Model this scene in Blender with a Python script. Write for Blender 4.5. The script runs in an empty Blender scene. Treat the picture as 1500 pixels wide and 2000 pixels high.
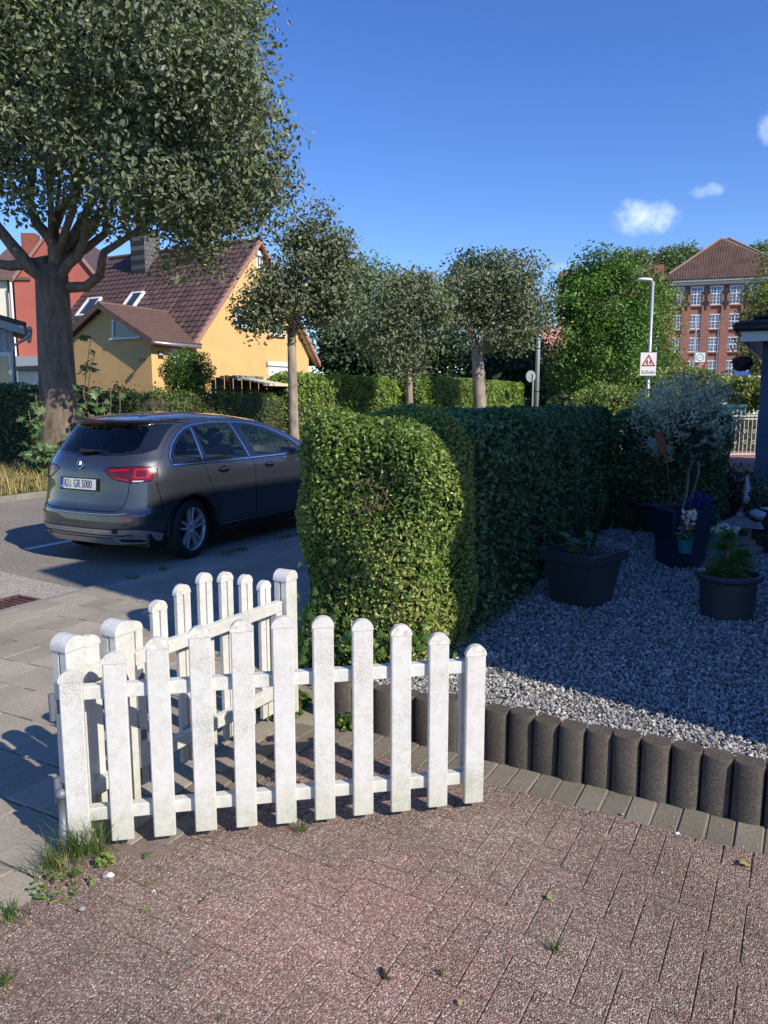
import bpy, bmesh, math, random
import numpy as np
from mathutils import Vector, Matrix, noise
from mathutils.geometry import delaunay_2d_cdt

rng = np.random.default_rng(7)
random.seed(7)
scene = bpy.context.scene
COL = scene.collection
R = math.radians

# ------------------------------------------------------------------ camera
CAM_H, TILT, FOC = 1.65, R(8.3), 1480.0
cam = bpy.data.cameras.new('camera')
cam.sensor_fit = 'VERTICAL'; cam.sensor_height = 24.0; cam.lens = FOC / 2000.0 * 24.0
cam.clip_end = 3000; cam.clip_start = 0.05
camo = bpy.data.objects.new('camera', cam); COL.objects.link(camo)
camo.location = (0, 0, CAM_H); camo.rotation_euler = (R(90) - TILT, 0, 0)
scene.camera = camo

# ------------------------------------------------------------------ light
SUN_AZ = Vector((0.738, -0.675)); SUN_EL = R(35.6)
w = bpy.data.worlds.new('World'); scene.world = w; w.use_nodes = True
nt = w.node_tree; nt.nodes.clear()
out = nt.nodes.new('ShaderNodeOutputWorld'); bg = nt.nodes.new('ShaderNodeBackground')
sky = nt.nodes.new('ShaderNodeTexSky'); sky.sky_type = 'NISHITA'; sky.sun_disc = False
sky.sun_elevation = SUN_EL
sky.sun_rotation = math.atan2(SUN_AZ.x, SUN_AZ.y)
sky.air_density = 1.0; sky.dust_density = 0.0; sky.ozone_density = 5.0; sky.altitude = 10
SKY_STRENGTH = 0.14
bg.inputs['Strength'].default_value = SKY_STRENGTH
# a few small fair-weather clouds, fixed in the sky by direction
def cloud_nodes(col_socket):
    geo = nt.nodes.new('ShaderNodeTexCoord')
    last = col_socket
    def ray(px, py):
        v = Vector(((px - 750) / FOC, 1.0, -(py - 1000) / FOC))
        c, s = math.cos(TILT), math.sin(TILT)
        return Vector((v.x, v.y * c + v.z * s, -v.y * s + v.z * c)).normalized()
    for (px, py, rx, rz, dens) in ((1262, 425, .038, .022, .62), (1385, 372, .018, .008, .22), (1500, 248, .012, .018, .3),
                                   (770, 552, .05, .012, .25), (1130, 522, .04, .008, .2)):
        d = ray(px, py); right = Vector((d.y, -d.x, 0)).normalized(); up = right.cross(d)
        def dotn(vec, sc):
            m = nt.nodes.new('ShaderNodeVectorMath'); m.operation = 'DOT_PRODUCT'
            nt.links.new(geo.outputs['Generated'], m.inputs[0]); m.inputs[1].default_value = vec
            q = nt.nodes.new('ShaderNodeMath'); q.operation = 'DIVIDE'; nt.links.new(m.outputs['Value'], q.inputs[0]); q.inputs[1].default_value = sc
            p = nt.nodes.new('ShaderNodeMath'); p.operation = 'POWER'; a = nt.nodes.new('ShaderNodeMath'); a.operation = 'ABSOLUTE'
            nt.links.new(q.outputs[0], a.inputs[0]); nt.links.new(a.outputs[0], p.inputs[0]); p.inputs[1].default_value = 2
            return p.outputs[0], m.outputs['Value']
        x2, _ = dotn(right, rx); z2, _ = dotn(up, rz); _, fw = dotn(d, 1)
        s = nt.nodes.new('ShaderNodeMath'); s.operation = 'ADD'; nt.links.new(x2, s.inputs[0]); nt.links.new(z2, s.inputs[1])
        no = nt.nodes.new('ShaderNodeTexNoise'); no.inputs['Scale'].default_value = 1.3 / rz * 0.5; no.inputs['Detail'].default_value = 6; no.inputs['Roughness'].default_value = .62
        nt.links.new(geo.outputs['Generated'], no.inputs['Vector'])
        nm = nt.nodes.new('ShaderNodeMath'); nm.operation = 'MULTIPLY_ADD'; nt.links.new(no.outputs['Fac'], nm.inputs[0]); nm.inputs[1].default_value = -3.2; nm.inputs[2].default_value = 1.6
        t = nt.nodes.new('ShaderNodeMath'); t.operation = 'ADD'; nt.links.new(s.outputs[0], t.inputs[0]); nt.links.new(nm.outputs[0], t.inputs[1])
        mr = nt.nodes.new('ShaderNodeMapRange'); mr.interpolation_type = 'SMOOTHSTEP'
        mr.inputs['From Min'].default_value = 1.3; mr.inputs['From Max'].default_value = -0.7; mr.inputs['To Min'].default_value = 0; mr.inputs['To Max'].default_value = dens
        nt.links.new(t.outputs[0], mr.inputs['Value'])
        g = nt.nodes.new('ShaderNodeMath'); g.operation = 'GREATER_THAN'; nt.links.new(fw, g.inputs[0]); g.inputs[1].default_value = 0.5
        mu = nt.nodes.new('ShaderNodeMath'); mu.operation = 'MULTIPLY'; nt.links.new(mr.outputs[0], mu.inputs[0]); nt.links.new(g.outputs[0], mu.inputs[1])
        mx = nt.nodes.new('ShaderNodeMix'); mx.data_type = 'RGBA'
        nt.links.new(mu.outputs[0], mx.inputs['Factor']); nt.links.new(last, mx.inputs['A']); mx.inputs['B'].default_value = (8.2, 8.8, 9.8, 1)
        last = mx.outputs['Result']
    return last
hs = nt.nodes.new('ShaderNodeHueSaturation'); hs.inputs['Saturation'].default_value = 1.19; hs.inputs['Hue'].default_value = .516
nt.links.new(sky.outputs['Color'], hs.inputs['Color'])
nt.links.new(cloud_nodes(hs.outputs['Color']), bg.inputs['Color'])
nt.links.new(bg.outputs['Background'], out.inputs['Surface'])

sun = bpy.data.lights.new('sun', 'SUN'); sun.energy = 4.4; sun.angle = R(0.53); sun.color = (1.0, 0.9, 0.76)
suno = bpy.data.objects.new('sun', sun); COL.objects.link(suno)
sd = Vector((SUN_AZ.x * math.cos(SUN_EL), SUN_AZ.y * math.cos(SUN_EL), math.sin(SUN_EL)))
suno.rotation_euler = sd.to_track_quat('Z', 'Y').to_euler(); suno.location = (20, -20, 30)

vs = scene.view_settings
vs.view_transform = 'Standard'; vs.look = 'None'; vs.exposure = 0.43; vs.gamma = 1.0; vs.use_curve_mapping = False
scene.cycles.max_bounces = 6; scene.cycles.transparent_max_bounces = 16; scene.cycles.transmission_bounces = 6
scene.cycles.use_denoising = True
scene.cycles.sample_clamp_indirect = 6

# ------------------------------------------------------------------ helpers
def ray(px, py):
    a, b = (px - 750) / FOC, (py - 1000) / FOC
    c, s = math.cos(TILT), math.sin(TILT)
    return Vector((a, c - b * s, -s - b * c))
def gp(px, py, z=0.0):                     # point of the photograph on a level plane
    d = ray(px, py); t = (z - CAM_H) / d.z
    return Vector((0, 0, CAM_H)) + d * t
def yp(px, py, Y):                         # point of the photograph at a distance
    d = ray(px, py); return Vector((0, 0, CAM_H)) + d * (Y / d.y)
UV = Vector((0.485, 0.875)).normalized(); NV = Vector((-UV.y, UV.x))
K0 = Vector((-2.85, 6.95))
def st(s, t, z=0.0):                       # street frame: s along the road, t to its far side
    p = K0 + UV * s + NV * t
    return Vector((p.x, p.y, z))
UANG = math.atan2(UV.y, UV.x)

def tag(o, label=None, cat=None, group=None, kind=None):
    if label: o['label'] = label
    if cat: o['category'] = cat
    if group: o['group'] = group
    if kind: o['kind'] = kind
    return o
def empty(name, loc=(0, 0, 0), rz=0.0, label=None, cat=None, group=None):
    o = bpy.data.objects.new(name, None); COL.objects.link(o)
    o.empty_display_size = .2
    o.location = loc; o.rotation_euler = (0, 0, rz)
    return tag(o, label, cat, group)
def link(name, me, mat=None, parent=None, loc=None, rot=None):
    o = bpy.data.objects.new(name, me); COL.objects.link(o)
    if mat is not None and not me.materials: me.materials.append(mat)
    if parent is not None: o.parent = parent
    if loc is not None: o.location = loc
    if rot is not None: o.rotation_euler = rot
    return o
def mesh(name, verts, faces, mat=None, parent=None, smooth=False, loc=None, rot=None):
    me = bpy.data.meshes.new(name)
    me.from_pydata([tuple(v) for v in verts], [], [tuple(f) for f in faces]); me.update()
    if smooth: me.polygons.foreach_set('use_smooth', [True] * len(me.polygons))
    return link(name, me, mat, parent, loc, rot)
def npmesh(name, V, F, mat=None, parent=None, smooth=False, tint=None):
    """V (n,3), F (m,k) all k-gons; tint per vertex float attribute."""
    me = bpy.data.meshes.new(name); V = np.asarray(V, np.float32); F = np.asarray(F, np.int32); k = F.shape[1]
    me.vertices.add(len(V)); me.vertices.foreach_set('co', V.ravel())
    me.loops.add(F.size); me.loops.foreach_set('vertex_index', F.ravel())
    me.polygons.add(len(F)); me.polygons.foreach_set('loop_start', np.arange(0, F.size, k, dtype=np.int32))
    me.update(calc_edges=True)
    me.polygons.foreach_set('use_smooth', np.full(len(F), smooth))
    if tint is not None:
        a = me.attributes.new('tint', 'FLOAT', 'POINT'); a.data.foreach_set('value', np.asarray(tint, np.float32))
    return link(name, me, mat, parent)
class MB:
    """collects simple shapes into one mesh"""
    def __init__(self): self.v = []; self.f = []
    def add(self, vs, fs):
        b = len(self.v); self.v += [Vector(v) for v in vs]; self.f += [tuple(i + b for i in f) for f in fs]; return self
    def box(self, x0, y0, z0, x1, y1, z1, m=None):
        c = [(x0, y0, z0), (x1, y0, z0), (x1, y1, z0), (x0, y1, z0), (x0, y0, z1), (x1, y0, z1), (x1, y1, z1), (x0, y1, z1)]
        if m is not None: c = [m @ Vector(p) for p in c]
        return self.add(c, [(0, 3, 2, 1), (4, 5, 6, 7), (0, 1, 5, 4), (1, 2, 6, 5), (2, 3, 7, 6), (3, 0, 4, 7)])
    def hexa(self, b, t):                      # 4 bottom + 4 top corners
        return self.add(list(b) + list(t), [(0, 3, 2, 1), (4, 5, 6, 7), (0, 1, 5, 4), (1, 2, 6, 5), (2, 3, 7, 6), (3, 0, 4, 7)])
    def prism(self, poly, a, b):               # poly of Vectors at offset a and b (vectors)
        n = len(poly); vs = [Vector(p) + Vector(a) for p in poly] + [Vector(p) + Vector(b) for p in poly]
        fs = [tuple(range(n))[::-1], tuple(range(n, 2 * n))] + [(i, (i + 1) % n, n + (i + 1) % n, n + i) for i in range(n)]
        return self.add(vs, fs)
    def tube(self, pts, r, n=8, caps=True):
        pts = [Vector(p) for p in pts]; rs = r if isinstance(r, (list, tuple)) else [r] * len(pts)
        b = len(self.v); prev = None
        for i, p in enumerate(pts):
            d = (pts[min(i + 1, len(pts) - 1)] - pts[max(i - 1, 0)]).normalized()
            if prev is None:
                a = d.orthogonal().normalized()
            else:
                a = prev - d * prev.dot(d)
                a = a.normalized() if a.length > 1e-6 else d.orthogonal().normalized()
            prev = a; c = d.cross(a)
            for k in range(n):
                t = 2 * math.pi * k / n; self.v.append(p + (a * math.cos(t) + c * math.sin(t)) * rs[i])
        for i in range(len(pts) - 1):
            for k in range(n):
                k2 = (k + 1) % n
                self.f.append((b + i * n + k, b + i * n + k2, b + (i + 1) * n + k2, b + (i + 1) * n + k))
        if caps:
            self.f.append(tuple(b + k for k in range(n))[::-1]); e = b + (len(pts) - 1) * n
            self.f.append(tuple(e + k for k in range(n)))
        return self
    def lathe(self, prof, n=24, loc=(0, 0, 0), m=None, sx=1, sy=1):
        b = len(self.v); L = Vector(loc)
        for (r, z) in prof:
            for k in range(n):
                t = 2 * math.pi * k / n; p = Vector((r * math.cos(t) * sx, r * math.sin(t) * sy, z))
                if m is not None: p = m @ p
                self.v.append(p + L)
        for i in range(len(prof) - 1):
            for k in range(n):
                k2 = (k + 1) % n
                self.f.append((b + i * n + k, b + i * n + k2, b + (i + 1) * n + k2, b + (i + 1) * n + k))
        return self
    def blob(self, c, r, seed=0, amt=.15, sub=2, sc=(1, 1, 1)):
        bm = bmesh.new(); bmesh.ops.create_icosphere(bm, subdivisions=sub, radius=1)
        vs = []
        for v in bm.verts:
            k = 1 + amt * noise.noise(v.co * 1.7 + Vector((seed * 3.1, seed, 0)))
            vs.append(Vector((v.co.x * r * sc[0] * k, v.co.y * r * sc[1] * k, v.co.z * r * sc[2] * k)) + Vector(c))
        fs = [tuple(v.index for v in f.verts) for f in bm.faces]; bm.free()
        return self.add(vs, fs)
    def build(self, name, mat=None, parent=None, smooth=False, loc=None, rot=None, bevel=0, auto=None):
        o = mesh(name, self.v, self.f, mat, parent, smooth, loc, rot)
        if bevel:
            md = o.modifiers.new('bevel', 'BEVEL'); md.width = bevel; md.segments = 2; md.limit_method = 'ANGLE'; md.angle_limit = R(40)
        if auto: smooth_by_angle(o, auto)
        return o
def smooth_by_angle(o, deg=40):
    me = o.data; bm = bmesh.new(); bm.from_mesh(me); lim = R(deg)
    for f in bm.faces: f.smooth = True
    for e in bm.edges: e.smooth = not (len(e.link_faces) == 2 and e.calc_face_angle(0) > lim)
    bm.to_mesh(me); bm.free()
def copy_tree(o, parent=None):
    c = o.copy(); COL.objects.link(c)
    if parent is not None: c.parent = parent
    for ch in list(o.children): copy_tree(ch, c)
    return c
def text_mesh(name, s, size, mat, parent, m, depth=.002, align='CENTER', sx=1.0):
    cu = bpy.data.curves.new('lettering', 'FONT'); cu.body = s; cu.size = size; cu.align_x = align; cu.align_y = 'CENTER'; cu.extrude = depth; cu.resolution_u = 3
    t = bpy.data.objects.new('lettering', cu); COL.objects.link(t)
    dg = bpy.context.evaluated_depsgraph_get(); me = bpy.data.meshes.new_from_object(t.evaluated_get(dg))
    bpy.data.objects.remove(t); bpy.data.curves.remove(cu)
    me.transform(Matrix.Diagonal((sx, 1, 1, 1))); me.transform(m); me.name = name
    return link(name, me, mat, parent)

# ------------------------------------------------------------------ materials
def newmat(name):
    m = bpy.data.materials.new(name); m.use_nodes = True; t = m.node_tree
    return m, t, t.nodes['Principled BSDF']
def csock(t, coord):
    if coord == 'World': return t.nodes.new('ShaderNodeNewGeometry').outputs['Position']
    return t.nodes.new('ShaderNodeTexCoord').outputs[coord]
def mapped(t, scale, kind='ShaderNodeTexNoise', detail=4, rough=.6, coord='Object'):
    n = t.nodes.new(kind); n.inputs['Scale'].default_value = scale
    if kind == 'ShaderNodeTexNoise': n.inputs['Detail'].default_value = detail; n.inputs['Roughness'].default_value = rough
    t.links.new(csock(t, coord), n.inputs['Vector']); return n
def ramp(t, sock, stops):
    r = t.nodes.new('ShaderNodeValToRGB'); e = r.color_ramp.elements
    while len(e) < len(stops): e.new(.5)
    for i, (p, c) in enumerate(stops): e[i].position = p; e[i].color = (*c, 1)
    t.links.new(sock, r.inputs['Fac']); return r.outputs['Color']
def mixc(t, fac, a, b, mode='MIX'):
    m = t.nodes.new('ShaderNodeMix'); m.data_type = 'RGBA'; m.blend_type = mode
    for key, val in (('Factor', fac), ('A', a), ('B', b)):
        if isinstance(val, (int, float)): m.inputs[key].default_value = val
        elif isinstance(val, tuple): m.inputs[key].default_value = (*val, 1)
        else: t.links.new(val, m.inputs[key])
    return m.outputs['Result']
def bump(t, bs, h, strength=.3, dist=.01):
    b = t.nodes.new('ShaderNodeBump'); b.inputs['Strength'].default_value = strength; b.inputs['Distance'].default_value = dist
    t.links.new(h, b.inputs['Height'])
    if bs.inputs['Normal'].links: t.links.new(bs.inputs['Normal'].links[0].from_socket, b.inputs['Normal'])
    t.links.new(b.outputs['Normal'], bs.inputs['Normal'])
def plain(name, col, rough=.6, metal=0.0, var=.12, scale=8, bstr=0, bscale=60, spec=.5, coord='Object', bdist=.004):
    m, t, bs = newmat(name)
    n = mapped(t, scale, coord=coord)
    lo = tuple(c * (1 - var) for c in col); hi = tuple(min(1, c * (1 + var)) for c in col)
    t.links.new(ramp(t, n.outputs['Fac'], [(.3, lo), (.7, hi)]), bs.inputs['Base Color'])
    bs.inputs['Roughness'].default_value = rough; bs.inputs['Metallic'].default_value = metal
    bs.inputs['Specular IOR Level'].default_value = spec
    if bstr: bump(t, bs, mapped(t, bscale, coord=coord).outputs['Fac'], bstr, bdist)
    return m
def grainy(name, cols, scale, rough=.85, bstr=.5, bdist=.004, big=None, bigscale=1.2, coord='World', spec=.3, rand=.0):
    """stone made of grains: voronoi cells each with their own colour, plus broad stains"""
    m, t, bs = newmat(name)
    v = t.nodes.new('ShaderNodeTexVoronoi'); v.inputs['Scale'].default_value = scale
    t.links.new(csock(t, coord), v.inputs['Vector'])
    sep = t.nodes.new('ShaderNodeSeparateColor'); t.links.new(v.outputs['Color'], sep.inputs[0])
    col = ramp(t, sep.outputs[0], [(i / max(1, len(cols) - 1), k) for i, k in enumerate(cols)])
    if big:
        n = mapped(t, bigscale, coord=coord)
        f = ramp(t, n.outputs['Fac'], [(.35, (0, 0, 0)), (.68, (1, 1, 1))])
        col = mixc(t, f, col, mixc(t, .85, col, big, 'MULTIPLY'))
    n2 = mapped(t, scale * .37, coord=coord, detail=6)
    col = mixc(t, .55, col, ramp(t, n2.outputs['Fac'], [(.3, (.62, .62, .62)), (.7, (1.25, 1.25, 1.25))]), 'MULTIPLY')
    if rand:
        oi = t.nodes.new('ShaderNodeObjectInfo')
        col = mixc(t, 1.0, col, ramp(t, oi.outputs['Random'], [(0, (1 - rand,) * 3), (1, (1 + rand,) * 3)]), 'MULTIPLY')
    t.links.new(col, bs.inputs['Base Color']); bs.inputs['Roughness'].default_value = rough
    bs.inputs['Specular IOR Level'].default_value = spec
    if bstr:
        inv = t.nodes.new('ShaderNodeMath'); inv.operation = 'SUBTRACT'; inv.inputs[0].default_value = 1; t.links.new(v.outputs['Distance'], inv.inputs[1])
        bump(t, bs, inv.outputs[0], bstr, bdist)
    return m
def leafmat(name, cols, rough=.45, trans=.25, spec=.5):
    """leaf: colour from the per-leaf tint, some light let through"""
    m, t, bs = newmat(name)
    a = t.nodes.new('ShaderNodeAttribute'); a.attribute_name = 'tint'
    col = ramp(t, a.outputs['Fac'], [(i / max(1, len(cols) - 1), tuple(min(.9, 1.15 * c) for c in k)) for i, k in enumerate(cols)])
    t.links.new(col, bs.inputs['Base Color']); bs.inputs['Roughness'].default_value = rough
    bs.inputs['Specular IOR Level'].default_value = spec
    tr = t.nodes.new('ShaderNodeBsdfTranslucent'); t.links.new(mixc(t, 1.0, col, (1.25, 1.3, .6), 'MULTIPLY'), tr.inputs['Color'])
    mx = t.nodes.new('ShaderNodeMixShader'); mx.inputs['Fac'].default_value = trans
    o = t.nodes['Material Output']
    t.links.new(bs.outputs[0], mx.inputs[1]); t.links.new(tr.outputs[0], mx.inputs[2]); t.links.new(mx.outputs[0], o.inputs['Surface'])
    return m
def glassmat(name, tint=(.35, .4, .42), rough=.0, base=.06):
    m, t, bs = newmat(name); t.nodes.remove(bs); o = t.nodes['Material Output']
    tp = t.nodes.new('ShaderNodeBsdfTransparent'); tp.inputs['Color'].default_value = (*tint, 1)
    gl = t.nodes.new('ShaderNodeBsdfGlossy'); gl.inputs['Roughness'].default_value = rough; gl.inputs['Color'].default_value = (.95, .95, .95, 1)
    fr = t.nodes.new('ShaderNodeFresnel'); fr.inputs['IOR'].default_value = 1.5
    mx = t.nodes.new('ShaderNodeMixShader'); t.links.new(fr.outputs[0], mx.inputs[0]); t.links.new(tp.outputs[0], mx.inputs[1]); t.links.new(gl.outputs[0], mx.inputs[2])
    t.links.new(mx.outputs[0], o.inputs['Surface']); return m
def brickmat(name, a, b, mortar, bw=.24, bh=.077, ms=.012, rough=.85, gen_axis='XZ', bstr=.4):
    m, t, bs = newmat(name)
    c = t.nodes.new('ShaderNodeTexCoord'); mp = t.nodes.new('ShaderNodeMapping'); t.links.new(c.outputs['Object'], mp.inputs['Vector'])
    if gen_axis == 'XZ': mp.inputs['Rotation'].default_value = (R(90), 0, 0)
    if gen_axis == 'YZ': mp.inputs['Rotation'].default_value = (R(90), 0, R(90))
    br = t.nodes.new('ShaderNodeTexBrick'); br.inputs['Scale'].default_value = 1; br.inputs['Brick Width'].default_value = bw; br.inputs['Row Height'].default_value = bh; br.inputs['Mortar Size'].default_value = ms
    br.inputs['Color1'].default_value = (*a, 1); br.inputs['Color2'].default_value = (*b, 1); br.inputs['Mortar'].default_value = (*mortar, 1)
    t.links.new(mp.outputs[0], br.inputs['Vector'])
    n = mapped(t, .6, detail=5)
    t.links.new(mixc(t, .5, br.outputs['Color'], ramp(t, n.outputs['Fac'], [(.3, (.75, .75, .75)), (.7, (1.15, 1.15, 1.15))]), 'MULTIPLY'), bs.inputs['Base Color'])
    bs.inputs['Roughness'].default_value = rough
    return m

M = {}
# ------------------------------------------------------------------ foliage builders
def leaf_cloud(P, size, up=None, jitter=1.0, var=.35, aspect=.55, fold=.25, bias=None):
    """P (n,3) leaf positions -> quads bent along the midrib. bias: preferred normals (n,3)."""
    n = len(P); P = np.asarray(P, float)
    N = rng.normal(size=(n, 3))
    if bias is not None: N = N * jitter + bias * 1.0
    N /= np.linalg.norm(N, axis=1)[:, None] + 1e-9
    A = rng.normal(size=(n, 3)); A -= N * (A * N).sum(1)[:, None]; A /= np.linalg.norm(A, axis=1)[:, None] + 1e-9
    B = np.cross(N, A); s = size * (1 + var * rng.uniform(-1, 1, n))[:, None]
    W2 = s * aspect * .5; f = N * s * fold * .35
    V = np.empty((n * 6, 3))
    V[0::6] = P - A * s * .5; V[3::6] = P + A * s * .5 - N * s * .08
    V[1::6] = P - A * s * .16 + B * W2 + f; V[2::6] = P + A * s * .2 + B * W2 * .8 + f * .8
    V[5::6] = P - A * s * .16 - B * W2 + f; V[4::6] = P + A * s * .2 - B * W2 * .8 + f * .8
    b = (np.arange(n) * 6)[:, None]
    F = np.concatenate([b + np.array([[0, 1, 2, 3]]), b + np.array([[0, 3, 4, 5]])])
    return V, F
def tints(n, k=6, base=None, spread=.22):
    t = rng.uniform(0, 1, n) if base is None else np.clip(base + rng.normal(0, spread, n), 0, 1)
    return np.repeat(t, k)
def rand_dirs(n):
    d = rng.normal(size=(n, 3)); return d / np.linalg.norm(d, axis=1)[:, None]
def limb(mb, a, b, r0, r1, seg=6, wob=.12, n=8, seed=0, sag=0.0):
    a, b = Vector(a), Vector(b); L = (b - a).length; pts = []
    for i in range(seg + 1):
        f = i / seg; p = a.lerp(b, f)
        k = math.sin(f * math.pi) * wob * L
        p += Vector((noise.noise(Vector((f * 2.1, seed, 0))), noise.noise(Vector((f * 2.1, seed, 7))), noise.noise(Vector((f * 2.1, seed, 13))) + sag)) * k
        pts.append(p)
    mb.tube(pts, [r0 + (r1 - r0) * i / seg for i in range(seg + 1)], n, caps=True)
    return pts
# ================================================================== SETTING
M['earth'] = grainy('earth', [(.05, .045, .03), (.09, .075, .05), (.06, .07, .03)], 40, big=(.5, .6, .35), bigscale=.3)
M['lawn'] = grainy('lawn', [(.05, .075, .02), (.075, .1, .03), (.1, .1, .045)], 25, big=(.7, .7, .6), bigscale=.4)
M['asphalt'] = grainy('asphalt', [(0.127, 0.119, 0.103), (0.304, 0.281, 0.243), (0.216, 0.200, 0.173), (0.506, 0.466, 0.399)], 160, bstr=.5, bdist=.003, big=(.74, .73, .72), bigscale=.5, spec=.08, rough=.95)
M['light_asphalt'] = grainy('light_asphalt', [(0.166, 0.159, 0.136), (0.451, 0.419, 0.355), (0.285, 0.267, 0.230), (0.653, 0.600, 0.522)], 95, bstr=.6, bdist=.004, big=(.85, .85, .85), bigscale=.8, spec=.08, rough=.95)
M['slab'] = grainy('slab', [(0.302, 0.266, 0.203), (0.383, 0.339, 0.264), (0.343, 0.306, 0.239), (0.439, 0.392, 0.311)], 240, bstr=.15, bdist=.001, big=(.72, .72, .72), bigscale=1.6, rand=.13)
M['kerb'] = grainy('kerb', [(0.221, 0.208, 0.189), (0.312, 0.293, 0.260)], 200, bstr=.2, bdist=.001, big=(.7, .7, .68), bigscale=2, rand=.1)
M['joint'] = grainy('joint', [(0.149, 0.115, 0.098), (0.253, 0.190, 0.161), (0.172, 0.149, 0.115)], 190, bstr=.5)
M['paver'] = grainy('paver', [(0.099, 0.079, 0.064), (0.433, 0.281, 0.228), (0.246, 0.179, 0.147), (0.414, 0.252, 0.204), (0.088, 0.079, 0.068), (0.710, 0.623, 0.522), (0.296, 0.206, 0.169), (0.158, 0.116, 0.097)], 205, bstr=.9, bdist=.006, big=(.66, .65, .62), bigscale=1.4, rand=.07, rough=.8)
M['edging'] = grainy('edging', [(0.161, 0.143, 0.113), (0.228, 0.205, 0.164), (0.194, 0.176, 0.140)], 260, bstr=.25, bdist=.001, big=(.7, .72, .65), bigscale=3, rand=.14)
M['palisade'] = grainy('palisade', [(0.067, 0.056, 0.045), (0.111, 0.095, 0.076), (0.084, 0.072, 0.059), (0.152, 0.131, 0.108)], 230, bstr=.5, bdist=.002, big=(.7, .7, .7), bigscale=4, rand=.12)
M['gravel_bed'] = grainy('gravel_bed', [(0.096, 0.098, 0.090), (0.232, 0.234, 0.215), (0.150, 0.150, 0.144), (0.355, 0.345, 0.311)], 65, bstr=1, bdist=.012)
M['white_paint'] = plain('white_paint', (.7, .7, .68), .7, bstr=.1)

M['slab_joint'] = grainy('slab_joint', [(.04, .035, .026), (.075, .066, .05), (.05, .055, .025)], 150, bstr=.4)
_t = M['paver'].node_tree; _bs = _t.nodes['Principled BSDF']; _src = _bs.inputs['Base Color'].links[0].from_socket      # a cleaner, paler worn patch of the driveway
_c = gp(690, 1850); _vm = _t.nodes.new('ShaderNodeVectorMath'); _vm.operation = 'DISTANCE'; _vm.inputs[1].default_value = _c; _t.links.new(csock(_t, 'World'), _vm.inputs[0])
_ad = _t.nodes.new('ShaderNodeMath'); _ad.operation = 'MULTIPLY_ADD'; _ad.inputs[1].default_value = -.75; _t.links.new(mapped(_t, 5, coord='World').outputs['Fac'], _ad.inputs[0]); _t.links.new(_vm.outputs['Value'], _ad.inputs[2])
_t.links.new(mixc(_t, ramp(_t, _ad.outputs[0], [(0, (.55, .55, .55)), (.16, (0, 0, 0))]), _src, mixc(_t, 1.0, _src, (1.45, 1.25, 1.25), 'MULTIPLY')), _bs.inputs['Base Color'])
def sheet(name, pts, z, mat):
    return tag(mesh(name, [(p[0], p[1], p[2] if len(p) > 2 else z) for p in pts], [tuple(range(len(pts)))], mat), kind='structure')
ZR = -.13
sheet('ground', [(-1500, -800), (1500, -800), (1500, 2400), (-1500, 2400)], -.35, M['earth'])
road = sheet('road', [st(-25, 0, ZR), st(75, 0, ZR), st(75, 6.6, ZR), st(-25, 6.6, ZR)], ZR, M['asphalt'])
sheet('road_apron', [st(-5, 0.01, ZR + .004)] + [gp(x, y, ZR + .004) for x, y in ((166, 1153), (120, 1143), (61, 1130), (0, 1115), (-120, 1096))] + [st(-5, 3.6, ZR + .004)], ZR, M['light_asphalt'])
for i in range(-2, 5):
    sheet('road_marking', [st(1.1 + i * 5, 2.27, ZR + .004), st(2.3 + i * 5, 2.27, ZR + .004), st(2.3 + i * 5, 2.39, ZR + .004), st(1.1 + i * 5, 2.39, ZR + .004)], ZR, M['white_paint'])
verge = sheet('verge', [st(-25, 6.72, -.03), st(75, 6.72, -.03), st(75, 10.2, .02), st(-25, 10.2, .02)], 0, M['lawn'])
sheet('front_gardens', [st(-25, 10.2, .02), st(75, 10.2, .02), st(75, 60, .3), st(-25, 60, .3)], 0, M['lawn'])

# pavement: slabs laid in rows across, joints sunk
def zpav(t): return -.0 - .09 * min(1, max(0, -1 * (t - -3.5) / -3.5)) if False else -.09 * (1 - min(1, max(0, -t / 3.5)))
pav = tag(mesh('pavement', [st(-25, -.12, zpav(-.12) - .02), st(40, -.12, zpav(-.12) - .02), st(40, -3.66, -.02), st(-25, -3.66, -.02)], [(0, 3, 2, 1)], M['slab_joint']), kind='structure')
def bevel_box_mesh(name, lx, ly, h, b=.004):
    """box lying on its top at z=0 with a small chamfer round the top edge"""
    x, y = lx / 2, ly / 2
    v = [(-x, -y, -h), (x, -y, -h), (x, y, -h), (-x, y, -h), (-x, -y, -b), (x, -y, -b), (x, y, -b), (-x, y, -b),
         (-x + b, -y + b, 0), (x - b, -y + b, 0), (x - b, y - b, 0), (-x + b, y - b, 0)]
    f = [(8, 9, 10, 11), (0, 1, 5, 4), (1, 2, 6, 5), (2, 3, 7, 6), (3, 0, 4, 7), (4, 5, 9, 8), (5, 6, 10, 9), (6, 7, 11, 10), (7, 4, 8, 11)]
    me = bpy.data.meshes.new(name); me.from_pydata(v, [], f); me.update(); return me
sheet('gutter_strip', [st(-25, -.116, zpav(-.116) - .003), st(40, -.116, zpav(-.116) - .003), st(40, -.38, zpav(-.38) - .004), st(-25, -.38, zpav(-.38) - .004)][::-1], 0, M['slab'])
slab_me = bevel_box_mesh('slab', .292, .242, .05, .004); slab_me.materials.append(M['slab'])
cands = []
for i in range(-22, 60):
    for j in range(0, 16):
        t = -.25 - .25 * (j + (.5 if i % 2 else 0)); s = i * .3
        if t < -3.65: continue
        p = st(s, t, zpav(t))
        d = p - Vector((0, 0, CAM_H)); px = 750 + FOC * p.x / max(.1, p.y); zc = p.y * math.cos(TILT) + CAM_H * math.sin(TILT); px = 750 + FOC * p.x / max(.2, zc); cands.append((d.length + (0 if -120 < px < 620 and p.y > 1.2 else 50), s, t))
cands.sort()
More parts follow.
